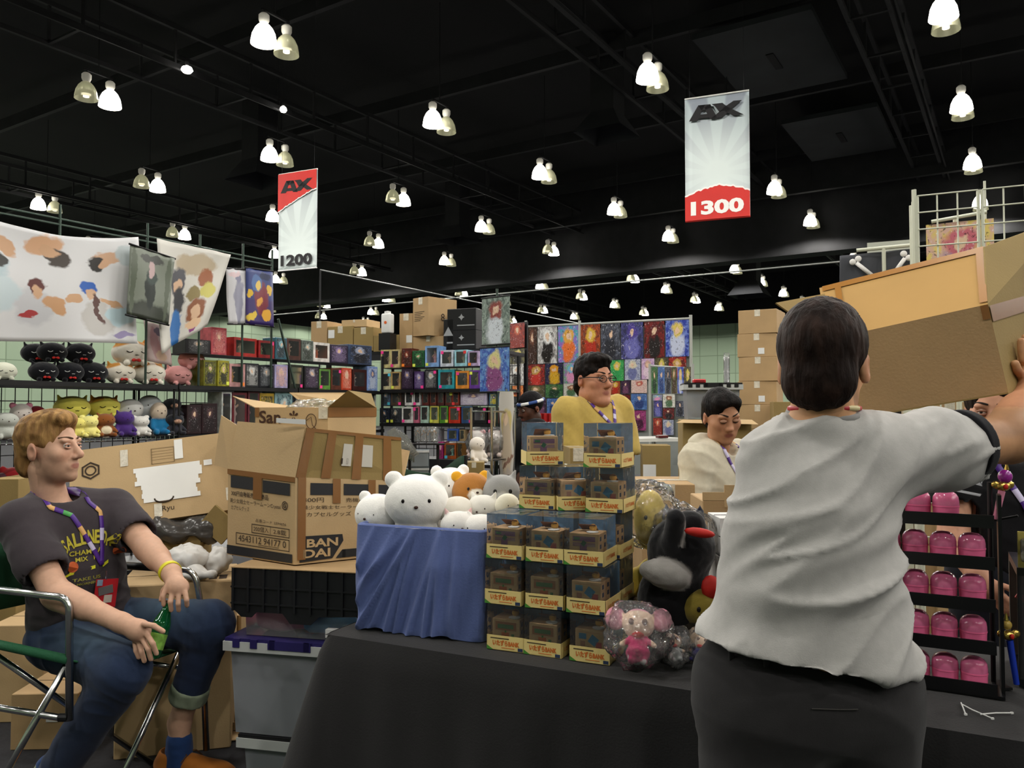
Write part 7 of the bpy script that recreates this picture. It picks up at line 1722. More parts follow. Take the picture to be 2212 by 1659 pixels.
# ================================================================== PEOPLE
from mathutils.bvhtree import BVHTree
M_skin = mat('skin', attr=('Col', 'GEOMETRY'), rough=.55, spec=.35, var=.05, vscale=60, sss=.06)
M_fab = mat('garment', attr=('Col', 'GEOMETRY'), rough=.9, spec=.15, var=.05, vscale=50, bump=.08, bscale=400, sheen=.1)
M_hair = mat('hair', attr=('Col', 'GEOMETRY'), rough=.6, spec=.12, var=.28, vscale=60, stretch=(1, 1, .25), bump=.5, bscale=120)
M_eyew = mat('eye_white', 'd8d2cc', .2); M_iris = mat('eye_iris', '3a3430', .15); M_brow = mat('eyebrow', '5a4432', .9); M_browd = mat('eyebrow_dark', '241c18', .9)
class Head:
    def __init__(s, c, yaw, pitch=0, roll=0, k=1.0): s.c = Vector(c); s.M = Rz(yaw) @ Rx(pitch) @ Ry(roll); s.k = k
    def w(s, p): return s.c + s.M @ (Vector(p) * s.k)
    def e(s, c, r, R=None): return s_ell(s.w(c), [v * s.k for v in r], s.M if R is None else s.M @ R)
    def loc(s, V): return ((V - np3(s.c)) @ np.array(s.M)) / s.k
    def add(s, B, jaw=1.0, nose=1.0, ear=True, fat=1.0):
        k = s.k
        B.u(s.e((0, .012, .045), (.076, .096, .085)), 0 if not B.ops else .02)
        B.u(s.e((0, -.028, -.022), (.064 * fat, .066, .094)), .03); B.u(s.e((0, -.032, -.075), (.050 * jaw * fat, .050, .042)), .03); B.u(s.e((0, -.074, -.100), (.024 * jaw, .018, .018)), .02)
        for q in (-1, 1):
            B.u(s.e((q * .043, -.058, -.016), (.026 * fat, .024, .026)), .02); B.u(s.e((q * .030, -.082, .030), (.026, .012, .010)), .014)
        B.u(s_cone(s.w((0, -.088, .018)), s.w((0, -.113 * (.5 + .5 * nose), -.022)), .008 * k, .0125 * k), .014); B.u(s.e((0, -.108, -.028), (.012, .012, .010)), .008)
        for q in (-1, 1):
            B.u(s.e((q * .0125, -.099, -.031), (.008, .010, .008)), .006)
            B.cut(s.e((q * .031, -.100, .010), (.017, .013, .010)), .012)
        B.u(s.e((0, -.082, -.062), (.030, .010, .018)), .012)
        B.u(s.e((0, -.0925, -.0575), (.020, .0050, .0040)), .004); B.u(s.e((0, -.0910, -.0675), (.017, .0055, .0048)), .004); B.cut(s_cone(s.w((-.022, -.0975, -.0620)), s.w((.022, -.0975, -.0620)), .0018 * k, .0018 * k), .003)
        if ear:
            for q in (-1, 1): B.u(s.e((q * .079, .014, -.004), (.010, .021, .033), Rz(q * .35)), .008); B.cut(s.e((q * .089, .010, -.002), (.006, .010, .016)), .006)
    def skin_col(s, V, C, lips='9a5a50', blush='b07058', stubble=None, sa=0.5):
        L = s.loc(V); x, y, z = L.T
        C = cmix(C, lin(lips), .8 * sstep(1.25, .8, np.sqrt((x / .023) ** 2 + ((z + .062) / .0105) ** 2)) * (y < -.08))
        C = cmix(C, lin(blush), .30 * sstep(.03, .01, np.hypot(np.abs(x) - .042, z + .022)) * (y < -.02)); C = cmix(C, lin(blush), .45 * sstep(.075, .083, np.abs(x)) * (np.abs(z) < .05)); C = cmix(C, lin(blush), .3 * sstep(.02, .006, np.hypot(x, z + .028)) * (y < -.09))
        C = cmix(C, lin('7a5444'), .45 * sstep(1.3, .7, np.sqrt(((np.abs(x) - .031) / .022) ** 2 + ((z - .010) / .013) ** 2)) * (y < -.06))
        if stubble:
            m = sstep(-.035, -.065, z) * sstep(-.135, -.11, z) * (y < .02) * (1 - sstep(1.5, 1.0, np.sqrt((x / .022) ** 2 + ((z + .062) / .011) ** 2))); m = np.maximum(m, sstep(.012, .004, np.abs(z + .046)) * (np.abs(x) < .03) * (y < -.08)); C = cmix(C, lin(stubble), sa * m)
        return C
    def eyes(s, root, base, look=(0, 0), lid=None, brow=None, skin='c89a80'):
        for q in (-1, 1):
            c = Vector((q * .031, -.0815, .010))
            mb = MB(); o = s.w(c) - base; R = s.M
            mb.ell(o, [.0125 * s.k] * 3, 14, 10, R, 0); g = Vector((look[0], -1, look[1])).normalized()
            mb.ell(o + R @ g * .0085 * s.k, [.0058 * s.k] * 3, 10, 8, R, 1); lm = mat('lid_' + skin, skin, .6); ob = mb.build('eye', [lm, lm] if lid else [M_eyew, M_iris], root, 'all')
            for zz, nm in (((.0058 if not lid else .0), 'upper_lid'), (-.0075, 'lower_lid')):
                pts = [s.w((q * .031 + .0155 * math.sin(a), -.0815 - .0125 * math.cos(a) * .92, .010 + zz * math.cos(a * .9))) - base for a in np.linspace(-1.15, 1.15, 9)]
                MB().tube(pts, [(.0018 + .0016 * math.cos(a)) * s.k * (2.2 if lid and nm == 'upper_lid' else 1.05) for a in np.linspace(-1.15, 1.15, 9)], 6).build(nm, M_browd if (lid and nm == 'lower_lid') else lm, root, 'all')
            pts = [s.w((q * (.012 + .040 * t_), -.0965 + .030 * t_ ** 2, .035 + .006 * math.sin(t_ * 2.2))) - base for t_ in np.linspace(0, 1, 8)]
            MB().tube(pts, [.0018 * s.k + .0016 * s.k * math.sin(math.pi * (.2 + .8 * t_)) for t_ in np.linspace(0, 1, 8)], 6).build('eyebrow', brow or M_brow, root, 'all')
def pts_of(*a): return [Vector(v) for v in a]
def skin_base(V, c='cf9f84'): return np.tile(np.array(lin(c)), (len(V), 1))
def finger(B, pts, r=.0085, k=.004): B.u(s_chain(pts, [r * 1.1, r, r * .95, r * .85][:len(pts)], .003), k)
def project(obj, me_root_base, pts, direction, lift=.003):
    """drop points on to the garment obj along direction"""
    me = obj.data; bv = BVHTree.FromPolygons([v.co for v in me.vertices], [p.vertices for p in me.polygons]); d = Vector(direction).normalized(); out = []
    for p in pts:
        h = bv.ray_cast(Vector(p) - d * .25, d, .6); out.append((h[0] - d * lift) if h[0] is not None else None)
    return out
def strap(name, obj, root, pts, width, m, direction, side=None, lift=.004, n=24, colors=None):
    """flat ribbon laid on the garment along a path (root space)"""
    P_ = [Vector(p) for p in pts]; L = [0]
    for a, b in zip(P_, P_[1:]): L.append(L[-1] + (b - a).length)
    def ev(t):
        s = t * L[-1]
        for i in range(len(P_) - 1):
            if s <= L[i + 1] or i == len(P_) - 2: return P_[i].lerp(P_[i + 1], (s - L[i]) / max(1e-9, L[i + 1] - L[i]))
    c = [ev(i / n) for i in range(n + 1)]; d = Vector(direction).normalized(); vs = []
    for i, p in enumerate(c):
        t_ = (c[min(n, i + 1)] - c[max(0, i - 1)]).normalized(); sd = t_.cross(d).normalized() * width / 2
        q = project(obj, None, [p - sd, p + sd], d, lift); ok = [x for x in q if x is not None]
        vs += [q[0] or (q[1] + -2 * sd if q[1] else p - sd), q[1] or (q[0] + 2 * sd if q[0] else p + sd)]
    mb = MB(); mb.add(vs, [(2 * i, 2 * i + 1, 2 * i + 3, 2 * i + 2) for i in range(n)])
    mi = m if not isinstance(m, list) else m
    if isinstance(m, list): mb.m = [colors[int(i / n * len(colors))] for i in range(n)]
    o = mb.build(name, m, root, 'all'); so = o.modifiers.new('t', 'SOLIDIFY'); so.thickness = .0015; return o
M_pur2 = mat('lanyard_purple', '4c2484', .5); M_lgr = mat('lanyard_green', '4aa050', .5); M_lor = mat('lanyard_orange', 'd8a868', .5); M_lwh = mat('lanyard_white', 'c8c0e0', .5)
LAN = [M_pur2, M_lgr, M_lor, M_lwh]
def body_fn(B): return B

# ------------------------------------------------------------------ 1. seated man
base = P(150, 1500, 3.05); base.z = 0
def hem_cut(a, d): return lambda p: np.maximum(s_half(a, d * -1)(p), s_sph(a + d * .15, .2)(p))
Hd = Head(P(108, 972, 3.05), math.radians(86), math.radians(-4), 0, 1.06)
NB = P(112, 1082, 3.08); RS = P(44, 1128, 2.93); LS = P(246, 1100, 3.22)
RE = P(122, 1284, 2.82); RW = P(262, 1345, 2.71); LE = P(318, 1182, 3.05); LW = P(370, 1238, 2.86)
RH = P(128, 1385, 3.0); LH = P(222, 1348, 3.2); RK = P(268, 1448, 2.76); RA = P(108, 1690, 2.95); LK = P(456, 1348, 3.1); LA = P(388, 1560, 3.18)
ax = (LS - RS).normalized(); fw = Vector((ax.y, -ax.x, 0)).normalized(); MT = frame_from(ax)   # local y points backwards
LC = LK.lerp(LA, .72); CH = (RS + LS) / 2 + Vector((0, 0, -.10)) + fw * .0; PV = (RH + LH) / 2 + Vector((0, 0, .03))
B = Blob(); Hd.add(B, jaw=1.0)
B.u(s_cone(Hd.w((0, .025, -.07)), NB + Vector((0, 0, -.01)), .056, .062), .02); B.u(s_ell(CH, (.16, .09, .14), MT), .05); B.u(s_cone(CH, PV, .11, .12), .05)
B.u(s_chain([RS, RE, RW], [.055, .047, .031], .02), .03); B.u(s_chain([LS, LE, LW], [.055, .046, .031], .02), .03)
B.u(s_cone(RE.lerp(RW, .1), RE.lerp(RW, .45), .048, .044), .02); B.u(s_cone(LE.lerp(LW, .1), LE.lerp(LW, .45), .046, .043), .02)
for a, b, c in ((RH, RK, RA), (LH, LK, LA)): B.u(s_chain([a, b, c, c + Vector((0, 0, -.12))], [.07, .055, .042, .038], .02), .03)
# right hand round the bottle
rp = P(300, 1362, 2.70); B.u(s_cone(RW, rp, .030, .034), .02); B.u(s_ell(rp, (.040, .022, .036)), .015)
for pts in (((312, 1348, 2.68), (332, 1352, 2.665), (352, 1364, 2.67)),): finger(B, [P(*q_) for q_ in pts], .0095, .008)
for pts in (((316, 1368, 2.685), (330, 1390, 2.665), (338, 1412, 2.675)), ((308, 1380, 2.69), (320, 1402, 2.67), (326, 1424, 2.68)), ((300, 1386, 2.70), (306, 1408, 2.685), (312, 1428, 2.69)), ((292, 1386, 2.71), (294, 1405, 2.70), (300, 1420, 2.70))): finger(B, [P(*q_) for q_ in pts], .0088, .005)
# left hand hanging over the bottle neck
lp = P(383, 1268, 2.80); B.u(s_cone(LW, lp, .030, .033), .02); B.u(s_ell(lp, (.040, .024, .030)), .015)
for pts in (((360, 1268, 2.79), (352, 1288, 2.775), (354, 1306, 2.78)), ((372, 1280, 2.78), (368, 1300, 2.765), (370, 1318, 2.775)), ((386, 1284, 2.78), (385, 1304, 2.77), (386, 1318, 2.78)), ((400, 1280, 2.785), (403, 1296, 2.775), (404, 1308, 2.785)), ((366, 1258, 2.83), (352, 1276, 2.84), (348, 1296, 2.83))): finger(B, [P(*q_) for q_ in pts], .0086, .005)
man1 = blob('person', B, (-2.05, 2.55, .02), (-1.0, 3.42, 1.47), .0048, M_skin, None, lambda V: Hd.skin_col(V, skin_base(V, 'd3a78d'), stubble='8a6a54', sa=.45), None, 0, base, base)
tag(man1, 'seated man in a charcoal T-shirt and blue jeans holding a green bottle', 'person')
Hd.eyes(man1, base, (-.3, .02), brow=M_brow, skin='b98a72')
# hair: swept light brown
def hair_cut(Hd, B, front=.0, low=-.055, side=-.02):
    B.cut(Hd.e((0, -.110, -.030), (.080, .074, .122)), .010); B.cut(s_half(Hd.w((0, 0, low)), -(Hd.M @ Vector((0, -.35, 1)))) if False else Hd.e((0, -.06, -.11), (.12, .075, .09)), .012)
    for q in (-1, 1): B.cut(Hd.e((q * .09, .004, -.022), (.030, .030, .045)), .01)
B = Blob().u(Hd.e((0, .018, .050), (.083, .105, .094)), 0).u(Hd.e((0, -.045, .112), (.060, .05, .030), Rx(.25)), .03).u(Hd.e((-.02, -.078, .108), (.045, .022, .018)), .02).u(Hd.e((0, .085, -.035), (.055, .032, .06)), .03)
hair_cut(Hd, B)
hairc = lambda c1, c2, f=70: (lambda V: cmix(np.tile(np.array(lin(c1)), (len(V), 1)), lin(c2), sstep(-.5, .6, vnoise(V * np.array((f, f, f * .35))))))
hdisp = lambda a, f=60: (lambda V, N: a * (1 - np.abs(vnoise(Hd.loc(V) * np.array((f, f * .3, f * .45))))) - a * .5)
blob('hair', B, Hd.c - Vector((.16, .16, .16)), Hd.c + Vector((.16, .16, .2)), .0045, M_hair, man1, hairc('7d5c38', 'a88250'), hdisp(.006), 0, None, base)
# T-shirt
B = Blob().u(s_ell(CH + Vector((0, 0, .01)), (.205, .128, .175), MT), 0).u(s_ell(CH.lerp(PV, .55) + fw * .01, (.175, .135, .20), MT), .08).u(s_ell(PV + Vector((0, 0, .02)), (.19, .145, .12), MT), .06)
B.u(s_cone(NB + Vector((0, 0, -.03)), RS, .085, .075), .04).u(s_cone(NB + Vector((0, 0, -.03)), LS, .085, .075), .04)
rs2, ls2 = RS.lerp(RE, .62), LS.lerp(LE, .62); B.u(s_cone(RS, rs2, .078, .082), .03).u(s_cone(LS, ls2, .078, .078), .03)
rd, ld = (RE - RS).normalized(), (LE - LS).normalized()
B.cut(s_cone(rs2 + rd * .01, rs2 + rd * .14, .066, .10), .006).cut(s_cone(ls2 + ld * .01, ls2 + ld * .14, .062, .10), .006)
for s_, d_ in ((rs2, rd), (ls2, ld)): pass
B.cut(s_ell(NB + fw * .045 + Vector((0, 0, .035)), (.078, .085, .075), MT), .01)
B.cut(s_cone(RK, RH.lerp(RK, .3), .05, .05), .01)
def fold1(V, N):
    y = ridge(V, 16, Vector((.35, -.2, .9)), .010, .22, 3.1) + ridge(V, 22, Vector((-.5, .3, .8)), .006, .25, 9.2)
    return (y - .004) * (1 - .65 * sstep(.93, 1.02, V[:, 2]))
shirt1 = blob('t_shirt', B, (-2.08, 2.6, .45), (-1.25, 3.45, 1.2), .0068, M_fab, man1, 'Col' and '403a3e', fold1, 0, None, base)
# chest print
fwp = Vector((fw.x, fw.y, 0)); bdir = -fwp; cc = CH - base + fw * .1
M_ylt = mat('print_yellow', 'b9ad34', .7); M_orl = mat('print_rust', 'c0592a', .7)
def chest(u, v): return CH - base + ax * u + Vector((0, 0, v + .085)) + fw * .05
def chest_text(txt, u, v, h, w, m, bold=.02, rot=0.0, name='lettering'):
    X = (ax * math.cos(rot) + Vector((0, 0, math.sin(rot)))); Y = (-ax * math.sin(rot) + Vector((0, 0, math.cos(rot))))
    o = lettering(name, txt, m, man1, chest(u, v), X, Y, h, w, bold=bold); me = o.data
    bm = bmesh.new(); bm.from_mesh(me); bmesh.ops.subdivide_edges(bm, edges=[e for e in bm.edges if e.calc_length() > .012], cuts=1); bm.to_mesh(me); bm.free()
    q_ = project(shirt1, None, [v_.co for v_ in me.vertices], bdir, .003)
    for v_, r_ in zip(me.vertices, q_):
        if r_ is not None: v_.co = r_
    me.update(); return o
word = 'SALLNEOR'
for i, ch_ in enumerate(word):
    a = (i - 3.5) * .155; chest_text(ch_, .0 + .235 * math.sin(a) * .72, -.055 + .16 * (math.cos(a) - 1), .050, .024, M_ylt, .03, -a * .55)
chest_text('CHAM   A', -.008, -.108, .018, .12, M_ylt); chest_text('MIX   K', -.008, -.132, .016, .08, M_ylt)
def disc(u, v, r, m):
    pts = [chest(u + r * math.cos(a), v + r * math.sin(a)) for a in np.linspace(0, 2 * math.pi, 16, endpoint=False)]; q_ = [p for p in project(shirt1, None, pts, bdir, .003) if p is not None]
    if len(q_) > 8: MB().poly(q_).build('print_dot', m, man1)
for u, v, r in ((-.06, -.155, .020), (.115, -.125, .016), (-.125, -.155, .012), (-.055, -.25, .013)): disc(u, v, r, M_orl)
for (u0, u1, v, h) in ((-.07, .02, -.185, .012), (-.085, -.06, -.193, .010), (.05, .075, -.175, .012)):
    q_ = project(shirt1, None, [chest(u0, v), chest(u1, v + .012), chest(u1, v + .012 + h), chest(u0, v + h)], bdir, .003); MB().poly([p for p in q_ if p]).build('print_stroke', mat('print_bright_yellow', 'd8d62a', .6), man1)
chest_text('TAKE US', -.01, -.205, .012, .10, mat('print_olive', '8a8430', .7)); chest_text('ICE MORNING', -.02, -.222, .009, .11, mat('print_olive'))
# lanyard, badge
n0 = NB - base; side = ax
for s in (-1, 1):
    strap('lanyard', shirt1, man1, [n0 + ax * s * .068 + Vector((0, 0, .045)) - fw * .02, n0 + ax * s * .070 + fw * .06 + Vector((0, 0, -.005)), chest(s * .055 + .01, .03), chest(.045, -.165)], .017, LAN, bdir, colors=[0, 0, 2, 0, 1, 0, 2, 0, 3, 0, 0] if s < 0 else [0, 0, 0, 2, 0, 3, 0, 0], lift=.006)
bq = project(shirt1, None, [chest(.05, -.27)], bdir, .02)[0] or chest(.05, -.27)
bd_ = man1; MB().box(bq, (.085, .004, .105), Rz(math.atan2(ax.y, ax.x)) @ Ry(.12)).build('badge', mat('badge_red', 'c02a30', .25), man1)
R_ = Rz(math.atan2(ax.y, ax.x)) @ Ry(.12)
MB().box(bq + R_ @ Vector((-.004, -.004, .012)), (.055, .003, .03), R_ @ Ry(-.2)).build('badge_print', mat('badge_grey', '6a6664', .4), man1); MB().box(bq + R_ @ Vector((.008, -.004, -.02)), (.03, .003, .028), R_).build('badge_print', mat('badge_pale', 'c8bcae', .4), man1); MB().box(bq + R_ @ Vector((-.03, -.004, .04)), (.02, .003, .022), R_).build('badge_print', mat('badge_blue', '8aa0b8', .4), man1)
MB().tube([bq + Vector((0, 0, .05)), bq + Vector((0, 0, .085)) + fw * .002], .003, 6).build('badge_clip', M_chr, man1)
# jeans
def leg_blob(H_, K_, A_, r0, r1, r2, B):
    B.u(s_cone(H_, K_, r0, r1), .05 if B.ops else 0); B.u(s_cone(K_, A_, r1 * .98, r2), .03)
B = Blob(); leg_blob(RH, RK, RA, .108, .084, .066, B); leg_blob(LH, LK, LC, .108, .086, .066, B); B.u(s_ell(PV + Vector((0, 0, -.02)), (.18, .14, .12), MT), .06)
for a, k_ in ((RA, RK), (LC, LK)): d_ = (a - k_).normalized(); B.cut(hem_cut(a, d_), .004)
def jeanf(V, N):
    y = 0
    for K_, sd in ((RK, 1.0), (LK, 4.0)):
        w = np.exp(-(np.linalg.norm(V - np3(K_) - np.array((-.04, .02, -.05)), axis=1) / .13) ** 2); y = y + w * ridge(V, 26, Vector((.3, 0, 1)), .010, .25, sd)
    return y + ridge(V, 14, Vector((1, .2, .5)), .005, .3, 7.7) - .003
def jeanc(V):
    C = np.tile(np.array(lin('2a3650')), (len(V), 1))
    for a, b in ((RH, RK), (LH, LK)):
        m_ = a.lerp(b, .6) + Vector((0, -.03, .09)); C = cmix(C, lin('506578'), .75 * np.exp(-(np.linalg.norm((V - np3(m_)) * np.array((.7, 1, 1)), axis=1) / .11) ** 2))
    return cmix(C, lin('1f2a44'), .4 * sstep(.1, .6, vnoise(V * 6)))
jeans = blob('jeans', B, (-2.0, 2.55, .05), (-.98, 3.45, .8), .0065, M_fab, man1, jeanc, jeanf, 0, None, base)
for a, k_ in ((RA, RK), (LC, LK)):
    d_ = (a - k_).normalized(); blob('cuff', Blob().u(s_cone(a - d_ * .05, a + d_ * .015, .074, .071), 0).keep(s_half(a + d_ * .02, d_), .006).keep(s_half(a - d_ * .045, -d_), .006).cut(s_cone(a - d_ * .02, a + d_ * .1, .060, .062), .004), a - Vector((.12, .12, .12)), a + Vector((.12, .12, .12)), .006, M_fab, man1, '8d9880', lambda V, N: .004 * vnoise(V * 40), 0, None, base)
# sock and shoe (left foot in view, right foot below the chair)
def shoe(A_, dirv, root, base, suede='a8672a', sock='2b4474'):
    f = Vector((dirv[0], dirv[1], 0)).normalized(); r = Vector((f.y, -f.x, 0)); R = Matrix((f, -r, Vector((0, 0, 1)))).transposed(); o = Vector((A_.x, A_.y, 0)) - f * .05
    W = lambda x, y, z: o + f * x + r * y + Vector((0, 0, z))
    B = Blob().u(s_ell(W(.06, 0, .055), (.11, .042, .055), R), 0).u(s_ell(W(.19, 0, .042), (.10, .050, .042), R), .04).u(s_cone(W(.0, 0, .06), W(.01, 0, .095), .045, .043), .03).keep(s_half(W(0, 0, .022), (0, 0, -1)), .004).cut(s_cone(W(.02, 0, .09), W(.0, 0, .2), .032, .045), .01)
    up = blob('shoe', B, o - Vector((.14, .14, .0)) - f * .0 - Vector((.2, .2, 0)), o + Vector((.4, .4, .2)), .005, M_fab, root, suede, lambda V, N: .002 * vnoise(V * 30), 0, None, base)
    B = Blob().u(s_ell(W(.06, 0, .012), (.125, .046, .03), R), 0).u(s_ell(W(.19, 0, .012), (.112, .055, .03), R), .03).keep(s_half(W(0, 0, .028), (0, 0, 1)), .004).keep(s_half(W(0, 0, .002), (0, 0, -1)), .003)
    blob('sole', B, o - Vector((.34, .34, .01)), o + Vector((.4, .4, .06)), .005, M_fab, root, 'a89a78', None, 0, None, base)
    mb = MB()
    for i in range(5): c = W(.075 + i * .022, 0, .108 - i * .011) - base; mb.tube([c - r * .022 + Vector((0, 0, -.004)), c + Vector((0, 0, .004)), c + r * .022 + Vector((0, 0, -.004))], .003, 6)
    mb.tube([W(.07, .0, .115) - base, W(.10, .03, .11) - base, W(.085, .045, .085) - base], .0025, 6); mb.tube([W(.07, 0, .115) - base, W(.11, -.02, .112) - base, W(.12, -.05, .08) - base], .0025, 6); mb.build('laces', mat('lace_brown', '5a3a1e', .8), root, True)
    blob('sock', Blob().u(s_cone(Vector((A_.x, A_.y, .06)), Vector((A_.x, A_.y, .150)), .052, .050), 0), Vector((A_.x - .1, A_.y - .1, 0)), Vector((A_.x + .1, A_.y + .1, .2)), .006, M_fab, root, sock, lambda V, N: .002 * vnoise(V * 60), 0, None, base)
shoe(Vector((LA.x, LA.y, 0)), (.98, -.15), man1, base); shoe(Vector((RA.x, RA.y, 0)), (.8, -.6), man1, base)
# wristband
d_ = (LW - LE).normalized(); w_ = LE.lerp(LW, .95) - base; mb = MB(); u_ = d_.orthogonal().normalized(); v_ = d_.cross(u_); pts = [w_ + (u_ * math.cos(a) + v_ * math.sin(a)) * .036 for a in np.linspace(0, 2 * math.pi, 24, endpoint=False)]
mb.grid(lambda u, v: pts[int(u * 24 + .5) % 24] + d_ * (v - .5) * .018, 24, 2, closed_u=True); o = mb.build('wristband', mat('band_yellow', 'e2d82a', .5), man1, 'all'); so = o.modifiers.new('t', 'SOLIDIFY'); so.thickness = .003; so.offset = 1
# green bottle
b0 = P(325, 1420, 2.735); b1 = P(366, 1298, 2.80); L_ = (b1 - b0).length; R_ = frame_from((b1 - b0).orthogonal(), b1 - b0)
zq = (b1 - b0).normalized(); xq = zq.orthogonal().normalized(); yq = zq.cross(xq); R_ = Matrix((xq, yq, zq)).transposed()
t = thing('green_bottle', 'green glass bottle held between both hands of the seated man', 'bottle', b0)
prof = [(.001, 0), (.028, 0), (.031, .006), (.031, L_ * .55), (.028, L_ * .64), (.016, L_ * .82), (.0125, L_ * .93), (.0125, L_ * .97)]
MB().lathe(prof, 24, (0, 0, 0), R_, cap=False).build('glass', mat('glass_green', '1f8a4a', .06, trans=.75, spec=.6), t, 'all'); MB().lathe([(.014, L_ * .95), (.0145, L_ * 1.0), (.011, L_ * 1.01)], 16, (0, 0, 0), R_).build('cap', M_chr, t, True)
MB().lathe([(.0315, L_ * .15), (.0315, L_ * .42)], 24, (0, 0, 0), R_, cap=False).build('label', mat('bottle_label', '7fb04a', .4, var=.4, vscale=60), t, 'all')
# ------------------------------------------------------------------ helper for standing figures
def limb(B, pts, rs, k=.03): B.u(s_chain(pts, rs, .02), k)
def hand_simple(B, w, d, n=None, s=1.0, curl=.35):
    """relaxed hand: palm and five bent fingers below wrist w along direction d; n = back-of-hand normal"""
    d = Vector(d).normalized(); n = Vector(n or (0, -1, 0)); n = (n - d * n.dot(d)).normalized(); x = d.cross(n)
    c = w + d * .05 * s; B.u(s_cone(w, c, .028 * s, .030 * s), .015); B.u(s_ell(c + d * .015 * s, (.038 * s, .018 * s, .045 * s), Matrix((x, -n, d)).transposed()), .015)
    for i, (o, L) in enumerate(((-.027, .07), (-.009, .08), (.009, .076), (.026, .060))):
        a = c + d * .045 * s + x * o * s; b = a + d * L * .5 * s - n * curl * .01 * s; e = b + d * L * .45 * s - n * curl * .03 * s; finger(B, [a, b, e], .0085 * s, .005)
    a = c - x * .028 * s - n * .005; b = a - x * .02 * s + d * .03 * s - n * .012 * s; finger(B, [a, b, b + d * .03 * s - n * .006], .0098 * s, .008)

# ------------------------------------------------------------------ 2. man with his back turned, lifting a carton
base = P(1750, 1500, 1.68); base.z = 0
H2 = Head(P(1778, 795, 1.67), math.radians(152), math.radians(4), 0, 1.03)
NB = P(1780, 905, 1.66); RS = P(1915, 990, 1.70); LS = P(1674, 985, 1.68); RE = P(2175, 948, 1.86); RW = P(2232, 842, 2.00); LE = P(1690, 1000, 1.98); LW = P(1810, 930, 2.12)
CH = P(1762, 1035, 1.68); WA = P(1752, 1250, 1.68); PV = P(1742, 1430, 1.70)
ax = Vector((.97, .18, 0)).normalized(); MT = frame_from(ax)
RHp, LHp = P(1845, 1490, 1.72), P(1640, 1490, 1.70); RKn, LKn = Vector((RHp.x + .02, RHp.y + .02, .50)), Vector((LHp.x - .01, LHp.y - .02, .50)); RAn, LAn = Vector((RHp.x + .02, RHp.y - .0, .09)), Vector((LHp.x - .01, LHp.y - .04, .09))
B = Blob(); H2.add(B, fat=1.05); B.u(s_cone(H2.w((0, .02, -.07)), NB + Vector((0, 0, -.02)), .060, .070), .02); B.u(s_ell(CH, (.14, .09, .13), MT), .05); B.u(s_cone(CH, PV, .11, .13), .05)
limb(B, [RS, RE, RW], [.060, .052, .034]); B.u(s_cone(RE.lerp(RW, .05), RE.lerp(RW, .5), .053, .046), .03); limb(B, [LS, LE, LW], [.055, .048, .034])
for a, b, c in ((RHp, RKn, RAn), (LHp, LKn, LAn)): B.u(s_chain([a, b, c], [.08, .06, .045], .02), .03)
# right palm flat on the carton end, fingers up
pw = P(2216, 795, 2.03); B.u(s_cone(RW, pw, .036, .034), .02); B.u(s_ell(pw + Vector((0, .01, .02)), (.022, .040, .048)), .02)
for (x0, y0), (x1, y1), (x2, y2), dd in (((2210, 778), (2207, 756), (2206, 736), 2.00), ((2216, 776), (2215, 750), (2214, 728), 2.025), ((2224, 776), (2224, 752), (2223, 732), 2.05), ((2232, 780), (2232, 760), (2231, 744), 2.075)): finger(B, [P(x0, y0, dd), P(x1, y1, dd), P(x2, y2, dd)], .0095, .006)
finger(B, [P(2207, 812, 2.00), P(2198, 800, 1.985), P(2193, 785, 1.98)], .0105, .008)
hand_simple(B, LW, (.6, .5, -.2), (0, -.3, -1))
man2 = blob('person', B, (.1, 1.45, .02), (1.42, 2.32, 1.75), .0058, M_skin, None, lambda V: H2.skin_col(V, skin_base(V, 'c9976f'), stubble='5a4030', sa=.5), None, 0, base, base)
tag(man2, 'man in a light grey T-shirt with black sleeve bands seen from behind, lifting a carton', 'person')
H2.eyes(man2, base, (0, 0), brow=M_browd)
B = Blob().u(H2.e((0, .020, .046), (.086, .105, .096)), 0).u(H2.e((0, .070, -.035), (.070, .042, .058)), .03); B.cut(H2.e((0, -.110, -.030), (.080, .074, .118)), .010); B.cut(H2.e((0, -.06, -.11), (.12, .075, .09)), .012)
for q_ in (-1, 1): B.cut(H2.e((q_ * .09, .0, -.020), (.026, .028, .042)), .01)
blob('hair', B, H2.c - Vector((.16, .16, .17)), H2.c + Vector((.16, .16, .2)), .0048, M_hair, man2, hairc('1d1411', '2e211c', 60), lambda V, N: .004 * (1 - np.abs(vnoise(H2.loc(V) * np.array((70, 70, 22))))) - .002, 0, None, base)
# T-shirt
B = Blob().u(s_ell(CH + Vector((0, 0, -.02)), (.172, .125, .165), MT), 0).u(s_ell(WA, (.188, .145, .20), MT), .09).u(s_ell(PV + Vector((-.012, 0, .02)), (.238, .184, .16), MT), .07)
B.u(s_cone(NB + Vector((0, 0, -.045)), RS + Vector((-.03, 0, .01)), .066, .072), .04).u(s_cone(NB + Vector((0, 0, -.045)), LS, .066, .066), .04)
rs2 = RS.lerp(RE, .60); rd = (RE - RS).normalized(); B.u(s_chain([RS - rd * .06, RS.lerp(RE, .4), rs2], [.088, .080, .075], .03), .05); ls2 = LS.lerp(LE, .6); ld = (LE - LS).normalized(); B.u(s_cone(LS, ls2, .066, .070), .04)
B.keep(s_half(rs2, rd), .004) if False else None
B.cut(s_cone(rs2 - rd * .005, rs2 + rd * .2, .066, .11), .005); B.cut(s_cone(ls2 + ld * .01, ls2 + ld * .14, .06, .10), .006); B.u(s_ell(NB + Vector((0, .004, -.028)), (.088, .086, .045), MT), .02)
hem0, hem1 = P(1505, 1424, 1.49), P(1950, 1496, 1.49); hn = (hem1 - hem0).normalized(); hnn = Vector((hn.z, 0, -hn.x)); B.keep(s_half(hem0, hnn), .006)
